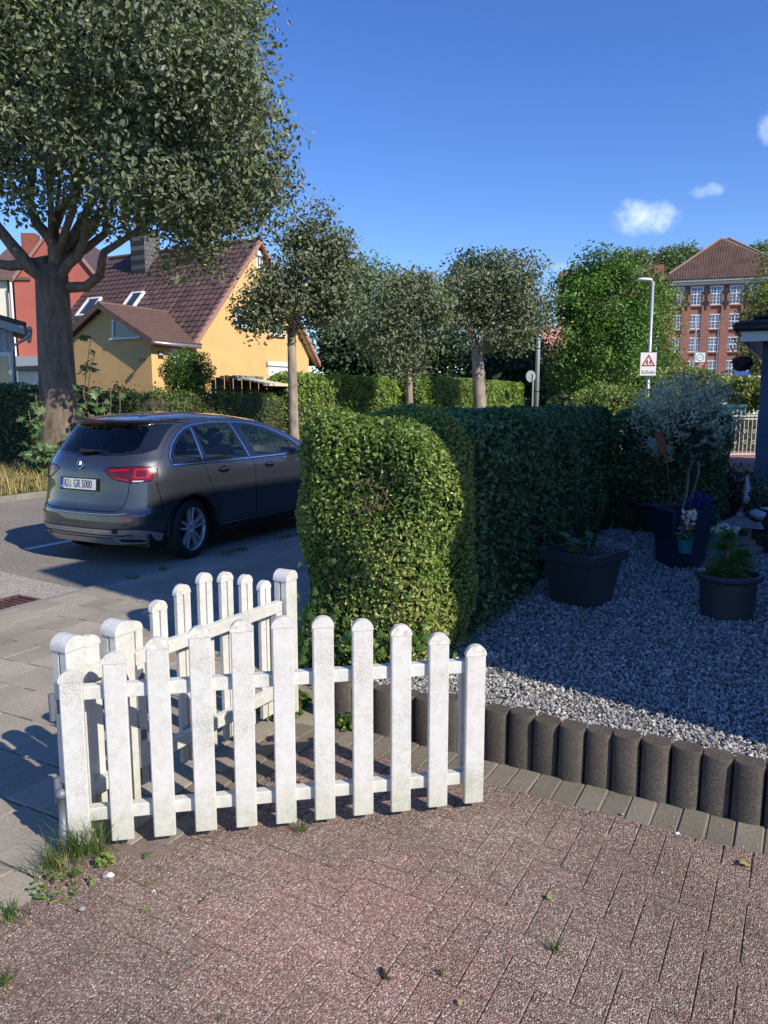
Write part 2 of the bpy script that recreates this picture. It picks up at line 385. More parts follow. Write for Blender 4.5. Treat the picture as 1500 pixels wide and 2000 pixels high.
tilt = math.atan2(.09, 3.5)
far = MB()
for k, (d, s, t) in enumerate(cands):
    dz = random.uniform(-.003, .003)
    if k < 300:
        o = link('slab', slab_me, None, pav, st(s, t, zpav(t) + dz)); o.rotation_euler = (0, 0, UANG + random.uniform(-.008, .008))
    elif d < 75:
        m = Matrix.Translation(st(s, t, zpav(t) + dz)) @ Matrix.Rotation(UANG, 4, 'Z'); far.box(-.146, -.121, -.05, .146, .121, 0, m)
o = far.build('slabs', M['slab'], pav); o['kind'] = 'stuff'

# kerbs of both sides, stone by stone
def kerb(name, t0, t1, z0, s0, s1, L=1.0):
    base = tag(mesh(name, [st(s0, t0, z0 - .06), st(s1, t0, z0 - .06), st(s1, t1, z0 - .06), st(s0, t1, z0 - .06)], [(0, 3, 2, 1)] if t1 < t0 else [(0, 1, 2, 3)], M['joint']), kind='structure')
    me = bevel_box_mesh('kerb_stone', L - .008, abs(t1 - t0) - .004, .2, .012); me.materials.append(M['kerb'])
    n = int((s1 - s0) / L)
    for i in range(n):
        s = s0 + (i + .5) * L
        o = link('kerb_stone', me, None, base, st(s, (t0 + t1) / 2, z0 + random.uniform(-.003, .003))); o.rotation_euler = (0, 0, UANG)
kerb('kerb', 0, -.115, -.088, -12, 30)
kerb('kerb', 6.6, 6.72, -.03, -6, 40)

# driveway of red exposed-aggregate pavers in herringbone
drv = tag(mesh('driveway', [st(-1.45, -3.6, -.005), st(-1.45, -16, -.005), st(-14, -16, -.005), st(-14, -3.6, -.005)], [(0, 1, 2, 3)], M['joint']), kind='structure')
pav_me = bevel_box_mesh('paver', .1968, .0968, .06, .0022); pav_me.materials.append(M['paver'])
U = .1; c = []
for i in range(-80, 80):
    for j in range(-80, 80):
        k = (i - j) % 4
        if k == 0: a, b, rz = (i + 1) * U, (j + .5) * U, 0
        elif k == 2: a, b, rz = (i + .5) * U, (j) * U, math.pi / 2
        else: continue
        s, t = -4.2 + a, -4.9 + b
        hs_, ht_ = (.0972, .0472) if rz == 0 else (.0472, .0972)
        s0, s1, t0, t1 = s - hs_, min(s + hs_, -1.765), t - ht_, min(t + ht_, -3.873 if s > -2.87 else -3.675)
        if s1 - s0 < .025 or t1 - t0 < .025 or t < -8 or s < -8: continue
        cut = (s0, s1, t0, t1) if (s1 < s + hs_ or t1 < t + ht_) else None
        p = st(s, t)
        z = p.y * math.cos(TILT) + CAM_H * math.sin(TILT)
        if p.y < .5: continue
        px = 750 + FOC * p.x / z
        if px < -60 or px > 1560 or p.y < 1.15: 
            c.append((100 + p.length, s, t, rz, cut)); continue
        c.append((p.length, s, t, rz, cut))
c.sort(); far = MB()
for k, (d, s, t, rz, cut) in enumerate(c):
    z = random.uniform(-.0015, .0015)
    if k < 300 and cut:
        s0, s1, t0, t1 = cut; me = bevel_box_mesh('paver', s1 - s0, t1 - t0, .06, .003); me.materials.append(M['paver'])
        o = link('paver', me, None, drv, st((s0 + s1) / 2, (t0 + t1) / 2, z)); o.rotation_euler = (0, 0, UANG)
    elif k < 300: o = link('paver', pav_me, None, drv, st(s, t, z)); o.rotation_euler = (random.uniform(-.006, .006), random.uniform(-.006, .006), UANG + rz)
    elif d < 104 and not cut: far.box(-.097, -.047, -.06, .097, .047, 0, Matrix.Translation(st(s, t, z)) @ Matrix.Rotation(UANG + rz, 4, 'Z'))
o = far.build('pavers', M['paver'], drv); o['kind'] = 'stuff'
ed_me = bevel_box_mesh('edging_stone', .2, .096, .06, .005); ed_me.materials.append(M['edging'])
for i in range(26):                      # row along the palisade
    o = link('edging_stone', ed_me, None, drv, st(-1.66 + random.uniform(-.004, .004), -3.98 - i * .1, random.uniform(-.002, .003))); o.rotation_euler = (0, 0, UANG + random.uniform(-.02, .02))
for i in range(6):                      # row under the small gate and the post
    o = link('edging_stone', ed_me, None, drv, st(-1.68 - i * .2, -3.72 + random.uniform(-.004, .004), random.uniform(-.002, .003))); o.rotation_euler = (0, 0, UANG + random.uniform(-.02, .02))
    o = link('edging_stone', ed_me, None, drv, st(-1.68 - i * .2, -3.82 + random.uniform(-.004, .004), random.uniform(-.002, .003))); o.rotation_euler = (0, 0, UANG + random.uniform(-.02, .02))

# palisade: half-round concrete posts
pal = empty('palisade_edging', st(-1.47, -4.6), 0, 'low row of dark rounded concrete palisades holding back the grey gravel', 'edging')
bm = MB(); prof = []
wd, dp, hh = .113, .1, .247
prof = [Vector((-.0565, .0, 0)), Vector((-.0565, -.04, 0)), Vector((-.05, -.056, 0)), Vector((-.03, -.066, 0)), Vector((0, -.07, 0)), Vector((.03, -.066, 0)), Vector((.05, -.056, 0)), Vector((.0565, -.04, 0)), Vector((.0565, 0, 0)), Vector((.042, .03, 0)), Vector((-.042, .03, 0))]
n = len(prof); bm.v = [Vector((p.x, p.y, -.06)) for p in prof] + [Vector((p.x, p.y, hh - .005)) for p in prof] + [Vector((p.x * .94, p.y * .95, hh)) for p in prof]
bm.f = [tuple(range(2 * n, 3 * n))] + [(r * n + i, r * n + (i + 1) % n, (r + 1) * n + (i + 1) % n, (r + 1) * n + i) for r in range(2) for i in range(n)]
pm = bm.build('palisade', M['palisade']); smooth_by_angle(pm, 50); pmesh = pm.data; bpy.data.objects.remove(pm)
for i in range(31):
    t = -3.88 - i * .1175
    q = st(-1.5 + random.uniform(-.005, .005) + .004 * math.sin(i), t, random.uniform(-.008, .008) - (.0 if i > 4 else .015)) - pal.location
    o = link('palisade', pmesh, None, pal, q); o.rotation_euler = (random.uniform(-.015, .015), random.uniform(-.015, .015), UANG - math.pi / 2 + random.uniform(-.03, .03))

# gravel garden
ZG = .2
sheet('garden_bed', [st(-1.5, -3.9, ZG), st(-1.5, -16, ZG), st(20, -16, ZG), st(20, -3.9, ZG)], ZG, M['gravel_bed'])
mb = MB(); mb.box(0, 0, 0, 21.4, .02, .5)
def gravel(n0):
    a = rng.uniform(-1.46, 10, n0); t = rng.uniform(-10, -3.95, n0)
    P = np.stack([K0.x + UV.x * a + NV.x * t, K0.y + UV.y * a + NV.y * t], 1)
    z = P[:, 1] * math.cos(TILT) + (CAM_H - ZG) * math.sin(TILT); px = 750 + FOC * P[:, 0] / z
    keep = (P[:, 1] > 1) & (px > 560) & (px < 2100)
    dens = np.clip(3.6 / np.maximum(P[:, 1], 1), 0, 1) ** 2.0
    keep &= rng.uniform(0, 1, n0) < dens
    return P[keep], P[keep][:, 1]
GP, GY = gravel(520000)
n = len(GP); oct_ = np.array([(1, 0, 0), (0, 1, 0), (-1, 0, 0), (0, -1, 0), (0, 0, 1), (0, 0, -1)], float)
sz = rng.uniform(.006, .0125, n) * np.clip(GY / 3.6, 1, 1.9)
V = oct_[None] * rng.uniform(.55, 1.15, (n, 6, 1)) + rng.normal(0, .12, (n, 6, 3))
q = rng.normal(size=(n, 4)); q /= np.linalg.norm(q, axis=1)[:, None]
wq, x, y, zq = q.T
RM = np.stack([np.stack([1 - 2 * (y * y + zq * zq), 2 * (x * y - zq * wq), 2 * (x * zq + y * wq)], 1), np.stack([2 * (x * y + zq * wq), 1 - 2 * (x * x + zq * zq), 2 * (y * zq - x * wq)], 1), np.stack([2 * (x * zq - y * wq), 2 * (y * zq + x * wq), 1 - 2 * (x * x + y * y)], 1)], 1)
V = np.einsum('nij,nkj->nki', RM, V * np.array([1.25, 1, .75])) * sz[:, None, None]
V += np.concatenate([GP, (ZG + .004 + rng.uniform(-.004, .016, n))[:, None]], 1)[:, None, :]
of = np.array([(0, 1, 4), (1, 2, 4), (2, 3, 4), (3, 0, 4), (1, 0, 5), (2, 1, 5), (3, 2, 5), (0, 3, 5)])
F = (of[None] + (np.arange(n) * 6)[:, None, None]).reshape(-1, 3)
m, t, bs = newmat('gravel'); a = t.nodes.new('ShaderNodeAttribute'); a.attribute_name = 'tint'
t.links.new(ramp(t, a.outputs['Fac'], [(0, (.135, .132, .124)), (.35, (.28, .275, .26)), (.7, (.41, .4, .375)), (.93, (.53, .52, .48)), (1, (.68, .66, .61))]), bs.inputs['Base Color']); bs.inputs['Roughness'].default_value = .7
M['gravel'] = m
tag(npmesh('gravel', V.reshape(-1, 3), F, m, tint=tints(n, 6)), kind='stuff')
# ================================================================== PICKET FENCE AND GATES
def white_plastic():
    m, t, bs = newmat('white_plastic')
    n = mapped(t, 240, detail=3, rough=.7, coord='World'); n2 = mapped(t, 5, detail=4, coord='World'); n3 = mapped(t, 26, detail=6, rough=.75, coord='World')
    # algae specks: fine noise thresholded where the broad noise is high
    th = t.nodes.new('ShaderNodeMath'); th.operation = 'MULTIPLY_ADD'; t.links.new(n2.outputs['Fac'], th.inputs[0]); th.inputs[1].default_value = .5; t.links.new(n.outputs['Fac'], th.inputs[2])
    f = ramp(t, th.outputs[0], [(.8, (0, 0, 0)), (.95, (1, 1, 1))])
    base = mixc(t, ramp(t, n3.outputs['Fac'], [(.42, (0, 0, 0)), (.7, (1, 1, 1))]), (.655, .655, .635), (.54, .545, .5))
    g = t.nodes.new('ShaderNodeNewGeometry'); sp = t.nodes.new('ShaderNodeSeparateXYZ'); t.links.new(g.outputs['Position'], sp.inputs[0])
    mr = t.nodes.new('ShaderNodeMapRange'); mr.inputs['From Min'].default_value = .22; mr.inputs['From Max'].default_value = .03; t.links.new(sp.outputs['Z'], mr.inputs['Value'])
    mm = t.nodes.new('ShaderNodeMath'); mm.operation = 'MULTIPLY'; t.links.new(mr.outputs[0], mm.inputs[0]); t.links.new(n3.outputs['Fac'], mm.inputs[1])
    base = mixc(t, mm.outputs[0], base, (.42, .42, .27))        # splash dirt on the feet of the pickets
    t.links.new(mixc(t, f, base, (.33, .34, .25)), bs.inputs['Base Color'])
    bs.inputs['Roughness'].default_value = .42
    return m
M['white_plastic'] = white_plastic()
M['dirty_cap'] = plain('dirty_cap', (.62, .61, .55), .5, var=.3, scale=45)
M['bracket'] = plain('bracket', (.17, .19, .22), .5, metal=.3)

PW, PT = .08, .022
def picket(parent, x, z0, z1, y0, flip=False):
    """picket standing at local x; y0 the plane of its face; back has two ribs and a slot"""
    s = -1 if flip else 1
    m = MB(); h = z1 - .043
    hw = PW / 2
    # face profile with eased corners, extruded up
    prof = [(-hw, .004), (-hw + .004, 0), (hw - .004, 0), (hw, .004), (hw, PT), (.004, PT), (.004, PT - .012), (-.004, PT - .012), (-.004, PT), (-hw, PT)]
    P = [Vector((x + a, y0 + s * b, 0)) for a, b in prof]
    if flip: P = P[::-1]
    m.prism(P, (0, 0, z0), (0, 0, h))
    o = m.build('picket', M['white_plastic'], parent)
    c = MB(); n = 12; e = .002
    arc = [Vector((x + (hw + e) * math.cos(math.pi * k / n), 0, h + .004 + .039 * math.sin(math.pi * k / n))) for k in range(n + 1)]
    arc = [Vector((x + hw + e, 0, h))] + arc + [Vector((x - hw - e, 0, h))]
    ya, yb = (y0 - .002, y0 + PT + .002) if not flip else (y0 - PT - .002, y0 + .002)
    c.prism(arc, (0, ya, 0), (0, yb, 0))
    random.random()
    co = c.build('cap', M['dirty_cap'] if random.random() < .45 else M['white_plastic'], o)
    smooth_by_angle(co, 35)
    return o
def rail(parent, x0, x1, zc, ya, yb, h=.05):
    m = MB(); m.box(x0, ya, zc - h / 2, x1, yb, zc + h / 2); return m.build('rail', M['white_plastic'], parent, bevel=.003)

# gate standing open into the driveway
ga = Vector((-1.12, 2.585)); gb = Vector((.365, 2.875)); gl = (gb - ga).length
gate = empty('driveway_gate', (ga.x, ga.y, 0), math.atan2(gb.y - ga.y, gb.x - ga.x), 'white picket gate with arched top standing open across the red driveway', 'gate')
hs_ = [.70, .76, .805, .838, .852, .858, .85, .83, .80, .757, .70]
for k, hgt in enumerate(hs_):
    picket(gate, gl * k / 10, .035 + random.uniform(-.003, .003), hgt, 0)
rail(gate, -.03, gl + .03, .605, PT + .001, PT + .042); rail(gate, -.03, gl + .03, .135, PT + .001, PT + .042)
m = MB(); m.box(gl - .045, PT + .043, .16, gl - .005, PT + .075, .58); m.build('stile', M['white_plastic'], gate, bevel=.003)
for z in (.24, .56):
    m = MB(); m.tube([(-.072, .03, z - .05), (-.072, .03, z + .05)], .011, 10); m.box(-.07, .024, z - .025, -.03, .032, z + .025); m.build('hinge', M['bracket'], gate)
m = MB(); m.lathe([(.0, .03), (.014, .025), (.022, .012), (.022, 0), (.014, -.004), (.014, -.12), (.017, -.121), (.017, -.23), (0, -.23)], 14, (-.056, .014, .225)); m.build('hinge_pin', M['bracket'], gate, smooth=True)

# posts
def post(name, x, y, top, label):
    o = empty(name, (x, y, 0), UANG, label, 'gate post', 'white plastic gate posts')
    m = MB(); w2, d2 = .045, .0375; g = .006
    # body with slots in the two narrow sides
    prof = [(-w2, -d2), (w2, -d2), (w2, -g), (w2 - .012, -g), (w2 - .012, g), (w2, g), (w2, d2), (-w2, d2), (-w2, g), (-w2 + .012, g), (-w2 + .012, -g), (-w2, -g)]
    m.prism([Vector((a, b, 0)) for a, b in prof], (0, 0, -.1), (0, 0, top - .045)); m.build('post_body', M['white_plastic'], o)
    c = MB(); n = 14; h = top - .045
    arc = [Vector(((w2 + .004) * math.cos(math.pi * k / n), 0, h + .006 + .04 * math.sin(math.pi * k / n))) for k in range(n + 1)]
    arc = [Vector((w2 + .004, 0, h - .006))] + arc + [Vector((-w2 - .004, 0, h - .006))]
    c.prism(arc, (0, -d2 - .004, 0), (0, d2 + .004, 0)); smooth_by_angle(c.build('cap', M['white_plastic'], o), 35)
    m = MB(); m.box(-.06, -.05, -.1, .06, .05, .01); m.build('footing', M['edging'], o)
    return o
P1, P2, P3 = Vector((-1.165, 2.70)), Vector((-1.05, 2.885)), Vector((-.505, 3.79))
post('gate_post', P1.x, P1.y, .80, 'white post with rounded cap that carries the open driveway gate')
post('gate_post', P2.x, P2.y, .80, 'white post with rounded cap between the fixed fence piece and the closed small gate')
post('gate_post', P3.x, P3.y, .80, 'white post with rounded cap against the ivy of the clipped hedge')

# fixed piece between the first two posts
d = P2 - P1; L = d.length
pan = empty('fence_panel', (P1.x, P1.y, 0), math.atan2(d.y, d.x), 'narrow white fence piece of one picket and two rails between two posts', 'fence')
picket(pan, L / 2, .05, .765, .02, False)
rail(pan, .046, L - .046, .63, -.024, .018, .055); rail(pan, .046, L - .046, .17, -.024, .018, .055)

# small gate closed between second and third post
d = P3 - P2; L = d.length
sg = empty('garden_gate', (P2.x, P2.y, 0), math.atan2(d.y, d.x), 'closed white picket garden gate with arched top seen from behind', 'gate')
for k, (f, h) in enumerate(zip((.10, .23, .36, .49, .62, .75, .88), (.765, .82, .86, .885, .862, .822, .765))):
    # faces the street: slotted back towards the garden
    picket(sg, f * L, .05, h, .048, True)
    sg.children[-1].name = 'picket'
def rail_mitre(z, x0, x1, name='rail'):
    m = MB(); m.box(x0, -.026, z - .027, x1, .014, z + .027); return m.build(name, M['white_plastic'], sg, bevel=.003)
rail_mitre(.625, .062, L - .062); rail_mitre(.185, .062, L - .062)
for xa in (.062, L - .107):
    m = MB(); m.box(xa, -.0255, .213, xa + .045, .0135, .597); m.build('stile', M['white_plastic'], sg, bevel=.003)
m = MB(); m.box(L - .075, -.045, .49, L - .045, -.027, .545); m.tube([(L - .10, -.055, .515), (L - .02, -.055, .515)], .008, 8); m.box(L - .112, -.062, .505, L - .09, -.048, .525); m.build('latch', M['bracket'], sg)
for z in (.3, .56):
    m = MB(); m.tube([(.052, -.03, z - .04), (.052, -.03, z + .04)], .009, 8); m.box(.05, -.034, z - .02, .09, -.027, z + .02); m.build('hinge', M['bracket'], sg)
# ================================================================== HEDGES
M['hedge_core'] = plain('hedge_core', (.045, .046, .022), .9, var=.5, scale=9, coord='World')
M['twig'] = plain('twig', (.24, .15, .095), .8, var=.3, scale=20)
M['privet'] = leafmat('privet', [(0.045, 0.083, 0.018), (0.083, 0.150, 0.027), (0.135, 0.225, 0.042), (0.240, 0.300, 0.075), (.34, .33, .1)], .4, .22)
M['privet_shaded'] = leafmat('privet_shaded', [(0.037, 0.075, 0.034), (0.062, 0.125, 0.045), (0.100, 0.175, 0.062), (0.150, 0.237, 0.094)], .3, .15)  # darker copy of privet: the hedge's shade is put into the leaf colour
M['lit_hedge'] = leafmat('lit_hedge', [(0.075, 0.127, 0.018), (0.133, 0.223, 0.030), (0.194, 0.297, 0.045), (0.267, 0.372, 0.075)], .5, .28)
M['hornbeam'] = leafmat('hornbeam', [(0.042, 0.077, 0.017), (0.077, 0.133, 0.028), (0.119, 0.182, 0.042), (0.182, 0.224, 0.070)], .5, .25)
M['ivy'] = leafmat('ivy', [(.035, .075, .014), (.06, .125, .02), (.09, .175, .03), (.16, .24, .05)], .3, .2)

def fnoise(P, sc, seed=0.0):
    return np.array([noise.noise(Vector((p[0] * sc + seed, p[1] * sc, p[2] * sc))) for p in P])
def rbox_points(n, L, W, H, r, faces=(1, 1, 1, 1, 1)):
    """random points on a rounded box x 0..L, y -W/2..W/2, z 0..H (front, back, sides, top)"""
    A = np.array([W * H * faces[0], W * H * faces[1], L * H * faces[2], L * H * faces[3], L * W * faces[4]]); k = rng.choice(5, n, p=A / A.sum())
    a, b = rng.uniform(0, 1, n), rng.uniform(0, 1, n)
    P = np.empty((n, 3))
    P[:, 0] = np.where(k == 0, 0, np.where(k == 1, L, a * L))
    P[:, 1] = np.where(k < 2, (a - .5) * W, np.where(k == 2, -W / 2, np.where(k == 3, W / 2, (b - .5) * W)))
    P[:, 2] = np.where(k == 4, H, b * H)
    lo = np.array([r, -W / 2 + r, -9]); hi = np.array([L - r, W / 2 - r, H - r]); Q = np.clip(P, lo, hi)
    N = P - Q; ln = np.linalg.norm(N, axis=1)[:, None]; N /= np.maximum(ln, 1e-6)
    return Q + N * r, N
def xform(P, ox, oy, oz, a):
    c, s = math.cos(a), math.sin(a)
    return np.stack([ox + P[:, 0] * c - P[:, 1] * s, oy + P[:, 0] * s + P[:, 1] * c, oz + P[:, 2]], 1)
def core_box(name, L, W, H, r, parent, x0=0.0, amp=.05):  # solid dark box added inside the foliage to block light
    bm = bmesh.new(); bmesh.ops.create_cube(bm, size=1)
    bmesh.ops.subdivide_edges(bm, edges=bm.edges[:], cuts=7, use_grid_fill=True)
    lo = np.array([r, -W / 2 + r, -9]); hi = np.array([L - r, W / 2 - r, H - r])
    for v in bm.verts:
        p = np.array([(v.co.x + .5) * L, v.co.y * W, (v.co.z + .5) * H]); q = np.clip(p, lo, hi); nn = p - q; l = np.linalg.norm(nn)
        if l > 1e-6: p = q + nn / l * r
        p = p + amp * noise.noise(Vector(p) * 2)
        v.co = (p[0] + x0, p[1], p[2])
    me = bpy.data.meshes.new(name); bm.to_mesh(me); bm.free()
    me.polygons.foreach_set('use_smooth', [True] * len(me.polygons))
    return link(name, me, M['hedge_core'], parent)
def hedge(name, o, ang, L, W, H, n, size, mat, label, r=.18, amp=.07, depth=.06, nsc=2.2, faces=(1, 1, 1, 1, 1), cat='hedge', group=None, shoots=0.0):
    h = empty(name, o, ang, label, cat, group)
    P, N = rbox_points(n, L, W, H, r, faces)
    d = fnoise(P, nsc, o[0]) * amp - rng.exponential(depth, n) + .02
    if shoots: d += (rng.uniform(0, 1, n) > .93) * rng.uniform(0, shoots, n)
    P = P + N * d[:, None]; P[:, 2] = np.maximum(P[:, 2], .02)
    V, F = leaf_cloud(P, size, bias=N * .5 + np.array([0, 0, .35]), jitter=.75)
    base = .5 + .55 * fnoise(P, 1.3, 5 + o[1]) + .15 * (d > 0)
    f = npmesh('foliage', V, F, mat, h, tint=tints(n, 6, base))
    core_box('blocking_core', L - .16, W - .16, H - .1, max(.05, r - .04), h, .08)
    return h

# clipped hedge along the pavement, its sunlit end towards us
hd = Vector((.435, .90)).normalized(); ha = math.atan2(hd.y, hd.x)
ho = Vector((-.145, 4.13, 0.0))
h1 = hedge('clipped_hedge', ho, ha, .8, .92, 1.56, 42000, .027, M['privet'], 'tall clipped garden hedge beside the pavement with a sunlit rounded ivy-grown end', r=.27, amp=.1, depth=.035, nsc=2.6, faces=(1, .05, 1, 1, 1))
P, N = rbox_points(58000, 5.6, .94, 1.55, .24, (0.0, 1, .5, 1.1, 1)); P[:, 0] += .5
# the garden side is the local -y side
d = fnoise(P, 2.0, 3) * .08 - rng.exponential(.05, len(P)) + .02
P = P + N * d[:, None]
V, F = leaf_cloud(P, .045, bias=N * .5 + np.array([0, 0, .3]), jitter=.75)
npmesh('foliage', V, F, M['privet_shaded'], h1, tint=tints(len(P), 6, .5 + .5 * fnoise(P, 1.2, 9)))
core_box('blocking_core', 5.4, .82, 1.42, .14, h1, .6)
# bare brown twigs showing in the middle of the end face
tw = MB()
PT, NT = rbox_points(2600, .8, .92, 1.56, .27, (1, 0, 0, 0, 0))
for q, nn in zip(PT, NT):
    if random.random() > math.exp(-((q[1] - .02) / .17) ** 2 - ((q[2] - .95) / .3) ** 2): continue
    nn = Vector(nn); p = Vector(q) + nn * random.uniform(-.05, .012); d = Vector((random.gauss(0, .35), random.gauss(0, .7), random.gauss(.8, .5))); d = (d - nn * d.dot(nn) * .8).normalized(); l = random.uniform(.03, .1)
    tw.tube([p, p + d * l * .5 + nn * random.uniform(-.008, .008), p + d * l], [.0022, .0018, .001], 4, False)
tw.build('twigs', M['twig'], h1)['kind'] = 'stuff'

# ivy climbing the foot of the hedge
def ivy_leaf_mesh():
    pts = [(0, -.1), (.28, -.28), (.5, -.12), (.36, .12), (.42, .38), (.18, .34), (0, .72), (-.18, .34), (-.42, .38), (-.36, .12), (-.5, -.12), (-.28, -.28)]
    me = bpy.data.meshes.new('leaf'); v = [(0, .12, .03)] + [(x, y, -.05 * abs(x) - .06 * max(0, y)) for x, y in pts]
    me.from_pydata(v, [], [(0, i, i % 12 + 1) for i in range(1, 13)]); me.update()
    a = me.attributes.new('tint', 'FLOAT', 'POINT'); return me
ivy_mes = []
for k in range(5):
    me = ivy_leaf_mesh(); me.attributes['tint'].data.foreach_set('value', [.2 + .17 * k] * 13); me.materials.append(M['ivy']); ivy_mes.append(me)
ivy = empty('ivy', ho, ha, 'glossy green ivy climbing over the foot of the clipped hedge', 'ivy')
def put_ivy(n, faces, zmax, sm, off=.03):
    for i in range(n):
        for _ in range(40):
            P, N = rbox_points(1, .8, .92, 1.56, .27, faces); p, nn = Vector(P[0]), Vector(N[0])
            if p.z < zmax * random.uniform(.15, 1): break
        p += nn * (off + random.uniform(-.02, .05)); p.z = max(.03, p.z)
        o = link('leaf', random.choice(ivy_mes), None, ivy, p)
        q = (nn + Vector((random.gauss(0, .35), random.gauss(0, .35), random.gauss(.35, .3)))).normalized().to_track_quat('Z', 'Y')
        o.rotation_euler = (q.to_matrix().to_4x4() @ Matrix.Rotation(random.gauss(math.pi, .8), 4, 'Z')).to_euler(); k = random.uniform(.6, 1.25) * sm; o.scale = (k, k, k)
put_ivy(170, (1, .0, .15, .3, .0), .7, .05, .045); put_ivy(40, (1, 0, 0, 0, 0), 1.3, .036, .04); put_ivy(22, (.2, 0, 1, 0, .0), .45, .06, .05)
# low weeds below the hedge by the palisades
def ground_plant(name, x, y, z, r, h, n, size, mat, label, cat='weed', group=None):
    o = empty(name, (x, y, z), 0, label, cat, group)
    a, q = rng.uniform(0, 2 * math.pi, n), np.sqrt(rng.uniform(0, 1, n)) * r
    P = np.stack([q * np.cos(a), q * np.sin(a), .01 + h * rng.uniform(0, 1, n) * (1 - (q / r) ** 2 * .7)], 1)
    V, F = leaf_cloud(P, size, bias=np.array([0, 0, .8]) + 0 * P, aspect=.6, jitter=.6); npmesh('leaves', V, F, mat, o, tint=tints(n)); return o
for (px, py, r, lab) in ((548, 1395, .12, 'patch of green weeds beside the foot of the small gate'), (685, 1418, .07, 'little green weed sprouting before the first dark palisades'), (575, 1375, .09, 'green weeds between small gate and hedge foot')):
    p = gp(px, py); ground_plant('weed_patch', p.x, p.y, .0, r, .07, 240, .035, M['ivy'], lab, group='weeds round the gate')

# far side of the road
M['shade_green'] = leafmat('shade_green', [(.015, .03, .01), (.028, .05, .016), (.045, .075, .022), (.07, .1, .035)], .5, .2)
def hs(name, s0, s1, t, W, H, n, size, mat, label, **k):
    return hedge(name, st(s0, t, 0), UANG, s1 - s0, W, H, n, size, mat, label, group=k.pop('group', 'hedges across the road'), **k)
hs('garden_hedge', 1.5, 9.2, 11.2, 1.0, 2.05, 15000, .085, M['privet_shaded'], 'dark shaded hedge in front of the blue-grey shed')
hs('garden_hedge', 9.4, 18.5, 11.0, 1.0, 1.9, 22000, .085, M['hornbeam'], 'ragged sunlit hedge in front of the yellow house behind the grey car', amp=.22, depth=.12, shoots=.25)
hs('garden_hedge', 17.6, 25.5, 10.8, 1.5, 2.62, 16000, .12, M['lit_hedge'], 'tall bright green hedge right of the yellow gable', amp=.2, r=.35, shoots=.2)
hs('garden_hedge', 27.0, 41.5, 10.4, 1.5, 2.8, 22000, .13, M['lit_hedge'], 'long bright green hedge behind the three small street trees, rounded at its far end', amp=.16, r=.4)
hs('garden_hedge', 25.0, 27.4, 12.0, 1.2, 2.7, 3500, .12, M['shade_green'], 'dark recessed hedge between two bright green hedges')
# hedge closing the gravel garden
hb = st(4.4, -3.95)
hedge('back_hedge', (hb.x, hb.y, .15), UANG - math.pi / 2, 1.15, .9, 1.42, 7000, .05, M['privet_shaded'], 'dark hedge closing the gravel garden behind the wide bowl', amp=.1)
# ================================================================== TREES
def barkmat(name, a, b, sc=9):
    m, t, bs = newmat(name)
    mp = t.nodes.new('ShaderNodeMapping'); mp.inputs['Scale'].default_value = (1, 1, .28); t.links.new(csock(t, 'World'), mp.inputs['Vector'])
    n = t.nodes.new('ShaderNodeTexNoise'); n.inputs['Scale'].default_value = sc; n.inputs['Detail'].default_value = 8; n.inputs['Roughness'].default_value = .7; t.links.new(mp.outputs[0], n.inputs['Vector'])
    t.links.new(ramp(t, n.outputs['Fac'], [(.3, a), (.55, b), (.75, tuple(min(1, c * 1.5) for c in b))]), bs.inputs['Base Color']); bs.inputs['Roughness'].default_value = .9
    bump(t, bs, n.outputs['Fac'], 1, .04); return m
M['bark'] = barkmat('bark', (.07, .055, .042), (.19, .15, .115))
M['bark_pale'] = barkmat('bark_pale', (.14, .115, .09), (.33, .275, .215))
def whiteleaf(name, top, under, rough=.45):
    m = leafmat(name, top, rough, .16, .3); t = m.node_tree; bs = t.nodes['Principled BSDF']
    src = bs.inputs['Base Color'].links[0].from_socket; g = t.nodes.new('ShaderNodeNewGeometry')
    t.links.new(mixc(t, g.outputs['Backfacing'], src, under), bs.inputs['Base Color']); return m
M['whitebeam'] = whiteleaf('whitebeam', [(0.067, 0.091, 0.041), (0.122, 0.156, 0.066), (0.195, 0.232, 0.104), (0.317, 0.342, 0.183)], (.16, .185, .115))
M['whitebeam_far'] = whiteleaf('whitebeam_far', [(0.078, 0.108, 0.041), (0.132, 0.168, 0.066), (0.186, 0.222, 0.096), (0.264, 0.288, 0.144)], (.17, .2, .12))
M['maple'] = leafmat('maple', [(0.025, 0.067, 0.010), (0.059, 0.134, 0.017), (0.101, 0.210, 0.026), (0.168, 0.302, 0.050)], .45, .25)
M['linden'] = leafmat('linden', [(0.081, 0.115, 0.023), (0.138, 0.184, 0.034), (0.218, 0.253, 0.069), (0.322, 0.333, 0.115)], .5, .28)
M['deep_green'] = leafmat('deep_green', [(.012, .03, .012), (.025, .055, .02), (.04, .08, .028), (.06, .105, .04)], .5, .18)
M['far_green'] = leafmat('far_green', [(0.068, 0.112, 0.045), (0.105, 0.165, 0.068), (0.150, 0.217, 0.090), (0.210, 0.270, 0.120)], .5, .2)

